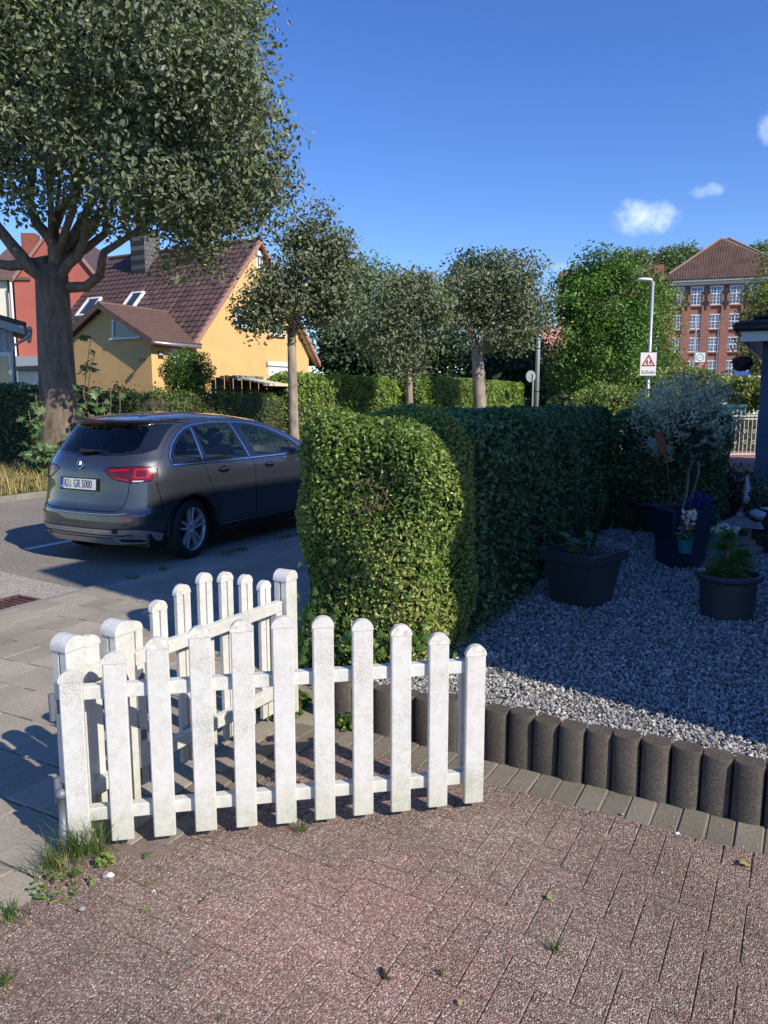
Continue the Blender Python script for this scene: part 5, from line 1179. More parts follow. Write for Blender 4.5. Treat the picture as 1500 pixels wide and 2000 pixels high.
# drain in the gutter
g0 = gp(22, 1187, ZR); dr = empty('drain_grate', (g0.x - .05, g0.y, ZR + .004), UANG, 'rusty iron drain grate in the road gutter at the left edge', 'drain')
M['rust'] = plain('rust', (.11, .05, .04), .75, var=.4, scale=25, bstr=.3)
m = MB(); m.box(-.25, -.16, -.02, .25, .16, .004); m.build('pit', M['room_dark'], dr)
m = MB()
for (a, b, c_, d) in ((-.27, -.2, .27, -.16), (-.27, .16, .27, .2), (-.27, -.16, -.23, .16), (.23, -.16, .27, .16)): m.box(a, b, -.01, c_, d, .03)
m.build('frame', M['rust'], dr)
for i in range(7): m = MB(); m.box(-.2 + i * .06, -.155, .0, -.17 + i * .06, .155, .026); m.build('bar', M['rust'], dr)
# ================================================================== PARKED CAR
def paint(name, col, metal, rough, coat=1.0):
    m, t, bs = newmat(name); bs.inputs['Base Color'].default_value = (*col, 1); bs.inputs['Metallic'].default_value = metal; bs.inputs['Roughness'].default_value = rough
    bs.inputs['Coat Weight'].default_value = coat; bs.inputs['Specular IOR Level'].default_value = .5 if coat else .5; bs.inputs['Coat Roughness'].default_value = .03; return m
M['car_grey'] = paint('car_grey', (.068, .076, .09), .65, .28)
M['gloss_black'] = paint('gloss_black', (.008, .008, .009), 0, .12)
M['chrome'] = paint('chrome', (.75, .76, .78), 1.0, .12, 0)
M['silver_trim'] = paint('silver_trim', (.36, .36, .355), .6, .4, .3)
M['black_plastic'] = plain('black_plastic', (.012, .012, .013), .6)
M['rubber'] = plain('rubber', (.014, .014, .015), .8)
M['alloy'] = paint('alloy', (.5, .51, .52), .45, .35, .5)
M['light_red'] = paint('light_red', (.085, .002, .006), 0, .2, .25)
M['light_bright'] = paint('light_bright', (.36, .004, .014), 0, .2, .25)
M['light_clear'] = paint('light_clear', (.55, .5, .5), 0, .15)
M['seat_fabric'] = plain('seat_fabric', (.025, .025, .028), .8)
M['car_glass'] = glassmat('car_glass', (.55, .63, .63))
M['plate_white'] = plain('plate_white', (.72, .72, .7), .4, var=.03); M['plate_blue'] = plain('plate_blue', (.01, .06, .42), .4)

car = empty('parked_car', (0, 0, 0), 0, 'dark grey hatchback with number plate KI GR 5000 parked along the kerb', 'car')
HA = R(61.6); hv, lv = Vector((math.cos(HA), math.sin(HA), 0)), Vector((-math.sin(HA), math.cos(HA), 0))
car.rotation_euler = (0, 0, HA); rw = gp(386, 1090, ZR); q_ = Vector((-3.344, 8.24, ZR)) + (hv * .80 - lv * .86) * 1.02; car.location = q_ - (hv * .80 - lv * .86) * 1.06; car.scale = (1.06,) * 3

zt_ = np.arange(.1, 1.7, .004); ker = np.hanning(15); ker /= ker.sum()
def table(pts):
    a = np.interp(zt_, [p[0] for p in pts], [p[1] for p in pts]); b = np.convolve(np.pad(a, 7, 'edge'), ker, 'valid'); return lambda z: np.interp(z, zt_, b)
XR = table([(.1, .14), (.2, .09), (.27, .045), (.34, .015), (.45, .0), (.55, .012), (.60, .045), (.75, .07), (.9, .085), (1.0, .098), (1.08, .13), (1.13, .165), (1.3, .275), (1.47, .40), (1.7, .57)])
HWZ = table([(.1, .78), (.2, .83), (.27, .868), (.4, .892), (.55, .898), (.75, .897), (.88, .89), (.95, .876), (1.0, .858), (1.06, .838), (1.2, .787), (1.35, .722), (1.42, .685), (1.47, .645), (1.52, .59), (1.7, .4)])
XF = table([(.1, 4.25), (.3, 4.38), (.55, 4.42), (.75, 4.38), (.85, 4.33), (1.7, 4.3)])
AR, PQ, AF = .95, 3.3, .9
def hw(x, z):
    h = HWZ(z) * (1 - .09 * np.clip((x - 3.2) / 1.2, 0, 1) ** 2)
    return h * (1 - .035 * np.clip(z - 1.0, 0, .5) * 2 * ((x - 1.7) / 1.4) ** 2)
def S(tau, z):
    """wall surface, right half (y<=0): tau 0 rear centre .. 2 rear corner done .. 5 side .. 7 front centre"""
    tau, z = np.asarray(tau, float), np.asarray(z, float); xr, xf = XR(z), XF(z); xm, xfm = xr + AR, xf - AF
    c0 = (1 - .8 ** PQ) ** (1 / PQ)
    def zone(u):                      # -> (y/hw, c)
        yn = .8 * np.clip(u, 0, 1); c = (1 - yn ** PQ) ** (1 / PQ)
        c2 = c0 * (2 - np.clip(u, 1, 2)); yn2 = (1 - c2 ** PQ) ** (1 / PQ)
        return np.where(u <= 1, yn, yn2), np.where(u <= 1, c, c2)
    ya, ca = zone(np.clip(tau, 0, 2)); yb, cb = zone(np.clip(7 - tau, 0, 2))
    xs_ = xm + (np.clip(tau, 2, 5) - 2) / 3 * (xfm - xm)
    x = np.where(tau < 2, xm - AR * ca, np.where(tau > 5, xfm + AF * cb, xs_)); yn = np.where(tau < 2, ya, np.where(tau > 5, yb, 1.0))
    return np.stack([x, -hw(x, z) * yn, z], -1)
def inv_r(y, z):
    c0 = (1 - .8 ** PQ) ** (1 / PQ); x = XR(z) + .1
    for _ in range(4):
        yn = min(.9999, abs(y) / hw(x, z)); c = (1 - yn ** PQ) ** (1 / PQ); x = XR(z) + AR * (1 - c)
    return yn / .8 if yn <= .8 else 2 - c / c0
def inv_s(x, z):
    c0 = (1 - .8 ** PQ) ** (1 / PQ); xm, xfm = XR(z) + AR, XF(z) - AF
    if x < xm:
        c = min(.9999, (xm - x) / AR); yn = (1 - c ** PQ) ** (1 / PQ); return yn / .8 if yn < .8 else 2 - c / c0
    if x <= xfm: return 2 + 3 * (x - xm) / (xfm - xm)
    c = min(.9999, (x - xfm) / AF); yn = (1 - c ** PQ) ** (1 / PQ); return 7 - (yn / .8 if yn < .8 else 2 - c / c0)
def dom(poly):
    """('r',y,z) / ('s',x,z) corners -> densified closed outline in (tau,z)"""
    outp = []
    for i, a in enumerate(poly):
        b = poly[(i + 1) % len(poly)]; n = max(1, int(math.hypot(a[1] - b[1], a[2] - b[2]) / .035)) if a[0] == b[0] else 4
        ta = inv_r(*a[1:]) if a[0] == 'r' else inv_s(*a[1:]); tb = inv_r(*b[1:]) if b[0] == 'r' else inv_s(*b[1:])
        for k in range(n):
            f = k / n
            if a[0] == b[0]: u, z = a[1] + (b[1] - a[1]) * f, a[2] + (b[2] - a[2]) * f; outp.append((inv_r(u, z) if a[0] == 'r' else inv_s(u, z), z))
            else: outp.append((ta + (tb - ta) * f, a[2] + (b[2] - a[2]) * f))
    return outp
SCT = .78
def pip(P, poly):
    x, y = P[:, 0], P[:, 1]; ins = np.zeros(len(P), bool); n = len(poly); j = n - 1
    for i in range(n):
        xi, yi = poly[i]; xj, yj = poly[j]
        with np.errstate(divide='ignore', invalid='ignore'): c = ((yi > y) != (yj > y)) & (x < (xj - xi) * (y - yi) / (yj - yi + 1e-12) + xi)
        ins ^= c; j = i
    return ins
def snorm(tau, z):
    e = .004; a = S(tau + e, z) - S(np.maximum(tau - e, 0), z); b = S(tau, z + e) - S(tau, z - e); n = np.cross(a, b); l = np.linalg.norm(n, axis=1)[:, None]
    return n / np.maximum(l, 1e-9)
SGN = 1.0
_n = snorm(np.array([3.0]), np.array([.6]))[0]; SGN = -1.0 if _n[1] > 0 else 1.0
def patch(name, outline, holes, mat, parent, off=0.0, mirror=True, side=1, grid=.05):
    if mirror and .02 < min(q[0] for q in outline) and max(q[0] for q in outline) < 6.98:
        patch(name, outline, holes, mat, parent, off, False, -1, grid); mirror = False
    """body panel cut from the wall surface; mirror joins the right and left halves"""
    polys = [outline] + holes; verts, edges = [], []
    for p in polys:
        b = len(verts); verts += [Vector((t * SCT, z)) for t, z in p]; edges += [(b + i, b + (i + 1) % len(p)) for i in range(len(p))]
    P = np.array([(v.x, v.y) for v in verts]); lo, hi = P.min(0), P.max(0)
    G = np.stack(np.meshgrid(np.arange(lo[0], hi[0], grid) + grid * .5, np.arange(lo[1], hi[1], grid) + grid * .5), -1).reshape(-1, 2)
    sp = [[(t * SCT, z) for t, z in p] for p in polys]
    k = pip(G, sp[0])
    for h in sp[1:]: k &= ~pip(G, h)
    G = G[k]
    if len(G):
        d = np.min(np.linalg.norm(G[:, None] - P[None], axis=2), axis=1); G = G[d > grid * .35]
    verts += [Vector((float(a), float(b))) for a, b in G]
    v2, _, f2, *_r = delaunay_2d_cdt(verts, edges, [], 0, 1e-6)
    D = np.array([(v.x, v.y) for v in v2]); C = np.array([D[list(f)].mean(0) for f in f2]); k = pip(C, sp[0])
    for h in sp[1:]: k &= ~pip(C, h)
    F = np.array([f for f, q in zip(f2, k) if q]); tau, z = D[:, 0] / SCT, D[:, 1]
    N = snorm(tau, z) * SGN; V = S(tau, z) + N * off
    used = np.unique(F); mp = np.full(len(V), -1); mp[used] = np.arange(len(used)); V, N, F = V[used], N[used], mp[F]
    fn = np.cross(V[F[:, 1]] - V[F[:, 0]], V[F[:, 2]] - V[F[:, 0]]); fl = (fn * N[F[:, 0]]).sum(1) < 0; F[fl] = F[fl][:, ::-1]
    if side == -1: V, N, F = V * [1, -1, 1], N * [1, -1, 1], F[:, ::-1]
    if mirror:
        n = len(V); V, N, F = np.concatenate([V, V * [1, -1, 1]]), np.concatenate([N, N * [1, -1, 1]]), np.concatenate([F, F[:, ::-1] + n])
    o = npmesh(name, V, F, mat, parent, smooth=True); o.data.normals_split_custom_set_from_vertices([tuple(q) for q in N]); return o
r_ = lambda *p: [('r', a, b) for a, b in p]
s_ = lambda *p: [('s', a, b) for a, b in p]
ZT = lambda x: float(np.interp(x, [.2, .3, .5, .8, 1.3, 1.8, 2.2, 2.5, 2.8, 3.1, 3.35, 3.6, 4.0, 4.25, 4.33], [1.44, 1.445, 1.467, 1.487, 1.50, 1.488, 1.445, 1.36, 1.235, 1.10, 1.005, .965, .90, .80, .72]))
def arch(xc, r, a0, a1, n=16): return s_(*[(xc + r * math.cos(R(a0 + (a1 - a0) * i / n)), .322 + r * math.sin(R(a0 + (a1 - a0) * i / n))) for i in range(n + 1)])

# daylight opening and its glass
dlo_low = [(.575, 1.03), (1.0, 1.028), (1.86, 1.03), (2.95, 1.035)]
dlo_up = [(2.90, 1.10), (2.75, 1.19), (2.55, 1.275), (2.3, 1.36), (2.05, 1.41), (1.8, 1.432), (1.5, 1.44), (1.25, 1.436), (1.02, 1.418), (.90, 1.385), (.78, 1.32), (.66, 1.22), (.59, 1.11)]
DLO = dom(s_(*(dlo_low + dlo_up)))
gq = dom(s_((.615, 1.048), (.985, 1.045), (.975, 1.385), (.90, 1.355), (.80, 1.295), (.69, 1.205), (.63, 1.12)))
gr = dom(s_((1.09, 1.045), (1.77, 1.047), (1.62, 1.425), (1.4, 1.425), (1.2, 1.415), (1.05, 1.4)))
gf = dom(s_((1.96, 1.05), (2.78, 1.055), (2.80, 1.10), (2.68, 1.18), (2.48, 1.262), (2.25, 1.34), (2.05, 1.385), (1.81, 1.412)))
patch('window_frame', DLO, [gq, gr, gf], M['gloss_black'], car, .001)
for sd_ in (1, -1):
    for nm, g in (('side_window', gq), ('side_window', gr), ('side_window', gf)): patch(nm, g, [], M['car_glass'], car, -.002, False, sd_)
grow = lambda pts, d: [(x + d * math.cos(a), z + d * math.sin(a)) for (x, z), a in pts]
import itertools
def ring(poly, d):
    P = [Vector(p) for p in poly]; o = []
    for i, p in enumerate(P):
        t = (P[(i + 1) % len(P)] - P[i - 1]).normalized(); o.append((p.x + t.y * d, p.y - t.x * d))
    return o
dl = dlo_low + dlo_up; DO = dom(s_(*ring(dl, .015)))
patch('chrome_trim', DO, [DLO], M['chrome'], car, .004)
for a, b in (((1.0, 1.045), (.99, 1.40)), ((1.80, 1.045), (1.645, 1.43))):
    patch('chrome_trim', dom(s_((a[0], a[1]), (a[0] + .022, a[1]), (b[0] + .02, b[1]), (b[0], b[1]))), [], M['chrome'], car, .005)

# rear: black surround, glass
gl_o = r_((0, 1.128), (.5, 1.132), (.655, 1.155), (.70, 1.19), (.675, 1.3), (.635, 1.44), (0, 1.455)); gl_i = r_((0, 1.15), (.45, 1.154), (.555, 1.172), (.585, 1.21), (.565, 1.38), (.53, 1.42), (0, 1.435))
patch('rear_window_surround', dom(gl_o), [dom(gl_i)], M['gloss_black'], car, .002); patch('rear_window', dom(gl_i), [], M['car_glass'], car, .0)
# tailgate, lamps, bumper
lamp = r_((.33, .985), (.40, 1.012), (.62, 1.02), (.79, 1.02)) + s_((.30, 1.018), (.40, .995), (.385, .95), (.33, .885), (.22, .868)) + r_((.70, .866), (.62, .866), (.46, .90))
LAMP = dom(lamp)
hatch = r_((0, .575), (.46, .577), (.53, .592), (.575, .64), (.60, .74), (.612, .862), (.612, .862), (.46, .892), (.318, .985), (.40, 1.019), (.62, 1.027), (.765, 1.027), (.755, 1.1), (.72, 1.2), (.69, 1.3), (.65, 1.452), (0, 1.468))
patch('tailgate', dom(hatch), [dom(gl_o)], M['car_grey'], car, 0)
for sd_ in (1, -1):
    l = patch('tail_lamp', LAMP, [], M['light_red'], car, .004, False, sd_)
    def lp_(pts, mat, nm, off=.007): patch(nm, dom(pts), [], mat, l, off, False, sd_)
    lp_(r_((.40, .99), (.60, 1.0), (.60, .985), (.42, .972)), M['light_bright'], 'light_bar'); lp_(r_((.44, .92), (.60, .895), (.60, .882), (.46, .905)), M['light_bright'], 'light_bar')
    lp_(r_((.64, 1.005), (.79, 1.005)) + s_((.30, 1.002), (.37, .985), (.355, .96), (.31, .982)) + r_((.78, .985), (.64, .985)), M['light_bright'], 'light_bar')
    lp_(r_((.64, .985), (.66, .985), (.66, .905), (.64, .905)), M['light_bright'], 'light_bar'); lp_(r_((.66, .922), (.79, .922)) + s_((.28, .922), (.28, .90)) + r_((.78, .905), (.66, .905)), M['light_bright'], 'light_bar')
    lp_(s_((.315, .98), (.34, .96), (.31, .9), (.28, .9), (.29, .94)), M['light_bright'], 'light_bar')
    lp_(r_((.64, .885), (.79, .885)) + s_((.27, .885), (.25, .872)) + r_((.78, .872), (.64, .872)), M['light_clear'], 'light_strip')
    patch('lamp_seam', dom(r_((.612, .866), (.618, .866), (.618, 1.02), (.612, 1.02))), [], M['black_plastic'], l, .006, False, sd_)
bum = r_((0, .395), (0, .568), (.465, .57), (.54, .585), (.583, .638), (.607, .74), (.62, .858), (.70, .858)) + s_((.22, .860), (.335, .877), (.36, .86), (.385, .70), (.40, .56)) + arch(.80, .385, 142, 165, 6) + s_((.41, .345)) + r_((.78, .38), (.68, .40), (.5, .395))
patch('rear_bumper', dom(bum), [], M['car_grey'], car, 0)
skid = r_((0, .235), (0, .388), (.5, .388), (.68, .393), (.78, .373)) + s_((.405, .335), (.40, .262)) + r_((.66, .235), (.4, .225))
patch('bumper_trim', dom(skid), [], M['silver_trim'], car, .006)
for z in (.335, .305): patch('trim_groove', dom(r_((0, z), (.58, z), (.66, z + .012), (.66, z + .004), (.58, z - .01), (0, z - .01))), [], M['black_plastic'], car, .008)
patch('bumper_crease', dom(r_((0, .545), (.5, .548), (.62, .56), (.62, .556), (.5, .54), (0, .537))), [], M['silver_trim'], car, .002)
for sd_ in (1, -1):
    patch('reflector', dom(r_((.56, .502), (.74, .508), (.75, .522), (.57, .522))), [], M['light_bright'], car, .005, False, sd_)
    e = patch('exhaust_tip', dom(r_((.47, .318), (.70, .312), (.765, .285), (.74, .252), (.53, .255))), [dom(r_((.505, .306), (.69, .30), (.735, .282), (.72, .264), (.545, .268)))], M['alloy'], car, .02, False, sd_)
    patch('exhaust_hole', dom(r_((.50, .308), (.69, .303), (.74, .282), (.725, .262), (.545, .266))), [], M['black_plastic'], e, .012, False, sd_)
patch('towing_cover', dom(r_((.47, .352), (.53, .352), (.53, .402), (.47, .402))), [], M['black_plastic'], car, .011, False, 1)
# side panels
g = .0035
rd_rear = [(1.018, 1.005), (1.03, .95), (1.06, .85), (1.12, .72), (1.185, .58), (1.205, .45), (1.205, .33)]
quarter = [('r', .652, 1.452), ('r', .6915, 1.3), ('r', .7215, 1.2), ('r', .7562, 1.1), ('r', .7665, 1.027), ('s', .30, 1.026), ('s', .412, 1.0), ('s', .392, .935), ('s', .367, .86), ('s', .392, .70), ('s', .408, .56)] + arch(.80, .385, 141, 10, 20) + s_((1.19, .33)) + s_(*[(x - 2 * g, z) for x, z in rd_rear[::-1]]) + s_((1.0, 1.005), (.555, 1.005)) + s_(*[(x - .022, z + .005) for x, z in ((.59, 1.11), (.66, 1.22), (.78, 1.325), (.90, 1.395), (1.02, 1.43))]) + s_(*[(x, z + .024) for x, z in ((1.25, 1.436), (1.5, 1.44), (1.8, 1.432), (2.05, 1.41), (2.3, 1.36), (2.55, 1.275), (2.75, 1.19), (2.93, 1.10))]) + s_(*[(x, ZT(x)) for x in (2.97, 2.8, 2.6, 2.4, 2.2, 2.0, 1.7, 1.4, 1.1, .9, .75, .62)])
patch('side_frame', dom(quarter), [], M['car_grey'], car, 0)
for sd_ in (1, -1):
    d = patch('door', dom(s_((1.86 - g, .33), (1.865 - g, 1.007), (1.4, 1.005)) + s_(*rd_rear)), [], M['car_grey'], car, 0, False, sd_); d2 = patch('door', dom(s_((1.86 + g, .33), (3.0, .33), (3.03, .6), (2.99, 1.01), (1.865 + g, 1.007))), [], M['car_grey'], car, 0, False, sd_)
    for dd, x0 in ((d, 1.22), (d2, 2.06)):
        patch('handle_recess', dom(s_((x0, .925), (x0 + .03, .955), (x0 + .12, .965), (x0 + .18, .95), (x0 + .19, .925), (x0 + .15, .89), (x0 + .05, .89))), [], M['gloss_black'], dd, .002, False, sd_)
        patch('handle', dom(s_((x0 - .01, .93), (x0 + .02, .943), (x0 + .17, .946), (x0 + .205, .934), (x0 + .17, .922), (x0 + .02, .918))), [], M['car_grey'], dd, .028, False, sd_, .02)
patch('sill_trim', dom(s_((1.20, .315), (3.05, .315), (3.05, .322), (1.20, .322))), [], M['chrome'], car, .006)
patch('sill', dom(s_((1.18, .2), (3.1, .2), (3.08, .312), (1.20, .312))), [], M['black_plastic'], car, 0)
patch('front_wing', dom(s_((3.01, .33), (3.145, .33)) + arch(3.53, .385, 180, 15, 20) + s_((4.0, .40), (4.05, .70), (3.95, ZT(3.95) - .004), (3.6, ZT(3.6)), (3.35, ZT(3.35)), (3.1, ZT(3.1)), (2.99, 1.10), (2.985, 1.02), (3.035, .6))), [], M['car_grey'], car, 0)
patch('front_bumper', dom([('s', 4.01, .36), ('s', 4.06, .70), ('s', 4.2, .72), ('r', .0, .0)][:2] + [('s', 4.2, .79)]) if False else [(5.55, .25), (5.55, .79), (6.2, .79), (7.0, .79), (7.0, .25)], [], M['car_grey'], car, 0)
patch('grille', [(6.1, .35), (6.1, .62), (7.0, .62), (7.0, .35)], [], M['gloss_black'], car, .01)
# arch lips and the dark inner shell behind the panel gaps
patch('inner_shell', [(0, .24), (1.15, .24), (1.2, .72), (4.8, .72), (5.9, .72), (5.95, .3), (7, .3), (7, .76), (5.6, .78), (4.7, 1.0), (0, 1.12)], [], M['black_plastic'], car, -.012)
for xc in (.80, 3.53):
    [patch('wheel_arch', dom(arch(xc, .387, 8, 172, 18) + arch(xc, .36, 172, 8, 18)), [], M['gloss_black'], car, -.001, False, q) for q in (1, -1)]
    for s in (-1, 1):
        m = MB(); n = 16
        for i in range(n):
            a0, a1 = R(-5 + 190 * i / n), R(-5 + 190 * (i + 1) / n); q = lambda a, y: (xc + .375 * math.cos(a), y * s, .322 + .375 * math.sin(a)); m.add([q(a0, .885), q(a1, .885), q(a1, .55), q(a0, .55)], [(0, 1, 2, 3)])
        m.build('wheel_housing', M['black_plastic'], car)
# roof, windscreen, bonnet: lofted between the side edges
def top_strip(name, xa, xb, nx, smax, mat, z_off=0.0, rear=False, mat_edge=None):
    V, F = [], []; ns = 24
    for i in range(nx + 1):
        for j in range(ns + 1):
            s = -smax + 2 * smax * j / ns; x = xa + (xb - xa) * i / nx
            if rear:
                xs0 = float(S(inv_r(abs(s) * .62, 1.455), 1.455)[0]) - .085 * (1 - abs(s) ** 6); x = xs0 + (xb - xs0) * i / nx
            zt = ZT(max(x, .3)); h = float(hw(x, zt)); c = float(np.interp(x, [.2, .35, 1.2, 2.2, 3.3, 4.3], [.03, .05, .066, .06, .05, .05]))
            if rear and x < .75: k = max(0, min(1, (.75 - x) / .45)); h = h * (1 - k) + k * min(h, .66 + (x - .3) * .0)
            V.append((x, h * s, zt + c * (1 - abs(s) ** 2.6) + z_off))
    for i in range(nx):
        for j in range(ns): a = i * (ns + 1) + j; F.append((a, a + ns + 1, a + ns + 2, a + 1))
    o = mesh(name, V, [f[::-1] for f in F], mat, car, True); return o, V, ns
ro, RV, ns = top_strip('roof', .3, 2.30, 26, 1.0, M['car_grey'], rear=True)
edge = RV[:ns + 1]; V = []; 
for p in edge: V.append(p)
for p in edge: V.append((p[0] + .012, p[1] * .995, p[2] - .03))
for p in edge:
    y = p[1]; q = S(inv_r(min(abs(y), .63), 1.44), 1.44); V.append((float(q[0]) + .0, y * .98, 1.442))
n = ns + 1; sp_ = mesh('spoiler', V, [(r * n + j, r * n + j + 1, (r + 1) * n + j + 1, (r + 1) * n + j) for r in range(2) for j in range(ns)], M['car_grey'], car, True)
sp_.data.materials.append(M['gloss_black'])
for p in sp_.data.polygons:
    if p.index >= ns: p.material_index = 1
m = MB(); xb_ = edge[ns // 2][0]; m.box(xb_ + .006, -.16, edge[ns // 2][2] - .034, xb_ + .03, .16, edge[ns // 2][2] - .018); m.build('brake_light', M['light_red'], car)
top_strip('windscreen', 2.30, 3.33, 14, .93, M['car_glass']); top_strip('bonnet', 3.34, 4.33, 12, 1.0, M['car_grey'])
for s in (-1, 1):
    V = []; F = []
    for i in range(15):
        x = 2.30 + 1.04 * i / 14; zt = ZT(x); h = float(hw(x, zt))
        for q in (.925, 1.0): V.append((x, h * q * s, zt + .055 * (1 - q ** 2.6)))
    F = [(2 * i, 2 * i + 1, 2 * i + 3, 2 * i + 2) for i in range(14)]; mesh('pillar', V, F, M['car_grey'], car, True)
# seams on the roof
for s in (-1, 1):
    V = [(x, s * .78 * float(hw(x, ZT(x))), ZT(x) + float(np.interp(x, [.2, .35, 1.2, 2.2], [.03, .05, .066, .06])) * (1 - .78 ** 2.6) + .0015) for x in np.linspace(.62, 2.28, 24)]
    V2 = [(x, y + s * .006, z - .0008) for x, y, z in V]; mesh('roof_seam', V + V2, [(i, i + 1, 25 + i, 24 + i) for i in range(23)], M['black_plastic'], car)
V = [(.62, s * .78 * .66, ZT(.62) + .0525 * (1 - abs(s * .78) ** 2.6) + .002) for s in np.linspace(-1, 1, 20)]; mesh('roof_seam', V + [(x + .006, y, z) for x, y, z in V], [(i, i + 1, 21 + i, 20 + i) for i in range(19)], M['black_plastic'], car)
# number plate, emblem, wiper
def rear_frame(z, off=.012):
    a, b = float(XR(z - .05)), float(XR(z + .05)); t = math.atan2(b - a, .1); p = Vector((float(XR(z)) - off, 0, z))
    return Matrix.Translation(p) @ Matrix(((0, math.sin(t), -math.cos(t), 0), (-1, 0, 0, 0), (0, math.cos(t), math.sin(t), 0), (0, 0, 0, 1)))
pf = rear_frame(.835, .022)
m = MB(); m.box(-.272, -.068, -.014, .272, .065, .0, pf); pl = m.build('number_plate', M['black_plastic'], car, bevel=.004)
m = MB(); m.box(-.215, -.053, .0005, .26, .055, .004, pf); m.build('plate_field', M['plate_white'], pl); m = MB(); m.box(-.26, -.053, .0005, -.2155, .055, .004, pf); m.build('plate_band', M['plate_blue'], pl)
text_mesh('lettering', 'KI', .118, M['sign_black'], pl, pf @ Matrix.Translation((-.168, 0, .005)), .001, sx=.62); text_mesh('lettering', 'GR 5000', .118, M['sign_black'], pl, pf @ Matrix.Translation((.075, 0, .005)), .001, sx=.64)
m = MB(); m.lathe([(0, .006), (.016, .006), (.016, .003), (0, .003)], 12, (0, 0, 0)); q = pf @ Matrix.Translation((-.107, .022, 0)); m.v = [q @ v for v in m.v]; m.build('badge', plain('badge_yellow', (.55, .45, .08), .5), pl)
m = MB(); m.lathe([(0, .006), (.017, .006), (.017, .003), (0, .003)], 12, (0, 0, 0)); q = pf @ Matrix.Translation((-.107, -.02, 0)); m.v = [q @ v for v in m.v]; m.build('seal', M['silver_trim'], pl)
text_mesh('lettering', 'D', .028, M['plate_white'], pl, pf @ Matrix.Translation((-.238, -.032, .005)), .0006)
ef = rear_frame(1.03, .006); m = MB(); m.lathe([(.038, 0), (.038, .012), (.044, .016), (.05, .012), (.05, 0)], 32)
for k in range(3):
    a = math.pi / 2 + k * 2 * math.pi / 3; c_, s2 = math.cos(a), math.sin(a); m.add([(c_ * .042, s2 * .042, .008), (-s2 * .009, c_ * .009, .004), (s2 * .009, -c_ * .009, .004), (0, 0, .018)], [(0, 1, 3), (0, 3, 2), (0, 2, 1)])
m.v = [ef @ v for v in m.v]; m.build('emblem', M['chrome'], car)
wfm = rear_frame(1.165, .02); m = MB(); m.hexa([wfm @ Vector(p) for p in ((-.05, -.03, 0), (.2, .0, 0), (.2, .012, 0), (-.05, .02, 0))], [wfm @ Vector(p) for p in ((-.05, -.03, .03), (.2, .0, .02), (.2, .012, .02), (-.05, .02, .03))]); m.tube([wfm @ Vector((.15, .006, .015)), wfm @ Vector((.36, -.002, .01))], .006, 6); m.build('wiper', M['black_plastic'], car)
# door mirror
for s in (-1, 1):
    m = MB(); m.blob((2.86, s * 1.0, 1.075), .115, 3, .05, 3, (.62, .95, .72)); mo = m.build('mirror', M['car_grey'], car, smooth=True); m = MB(); m.box(2.83, s * .86 - .06, 1.03, 2.9, s * .86 + .06, 1.06); m.build('mirror_foot', M['gloss_black'], mo)
# wheels
def wheel(x, s):
    w = empty('wheel', (x, s * .775, .322)); w.parent = car; w.rotation_euler = (R(90) * (1 if s < 0 else -1), 0, R(8))
    m = MB(); m.lathe([(.232, -.1), (.29, -.105), (.315, -.09), (.322, -.06), (.322, .05), (.315, .075), (.29, .09), (.25, .092), (.234, .086), (.232, .0)], 48); m.build('tyre', M['rubber'], w, smooth=True)
    m = MB(); m.lathe([(.228, -.09), (.226, .03), (.223, .066), (.232, .08), (.236, .082), (.236, .07)], 48)
    rim = m.build('rim', M['alloy'], w, smooth=True); m = MB(); m.lathe([(0, -.02), (.222, -.02)], 32); m.build('brake_disc', M['black_plastic'], rim)
    for k in range(5):
        a = 2 * math.pi * k / 5 + math.pi / 2; m = MB()
        for d_ in (-1, 1):
            c_, s2 = math.cos(a), math.sin(a); P = lambda r, o, z: Vector((c_ * r - s2 * o, s2 * r + c_ * o, z)); o0, o1 = d_ * .018, d_ * .042; wd0, wd1 = .014, .017
            m.hexa([P(.05, o0 - wd0, .02), P(.224, o1 - wd1, .035), P(.224, o1 + wd1, .035), P(.05, o0 + wd0, .02)], [P(.05, o0 - wd0 * .8, .06), P(.224, o1 - wd1 * .7, .074), P(.224, o1 + wd1 * .7, .074), P(.05, o0 + wd0 * .8, .06)])
        m.build('spoke', M['alloy'], rim, bevel=.003)
    m = MB(); m.lathe([(.062, .02), (.062, .055), (.052, .062), (.034, .064), (.03, .06), (0, .058)], 24); m.build('hub_cap', M['alloy'], rim, smooth=True)
for x in (.80, 3.53):
    for s in (-1, 1): wheel(x, s)
m = MB(); m.box(.25, -.78, .2, 4.1, .78, .34); m.build('underbody', M['black_plastic'], car)
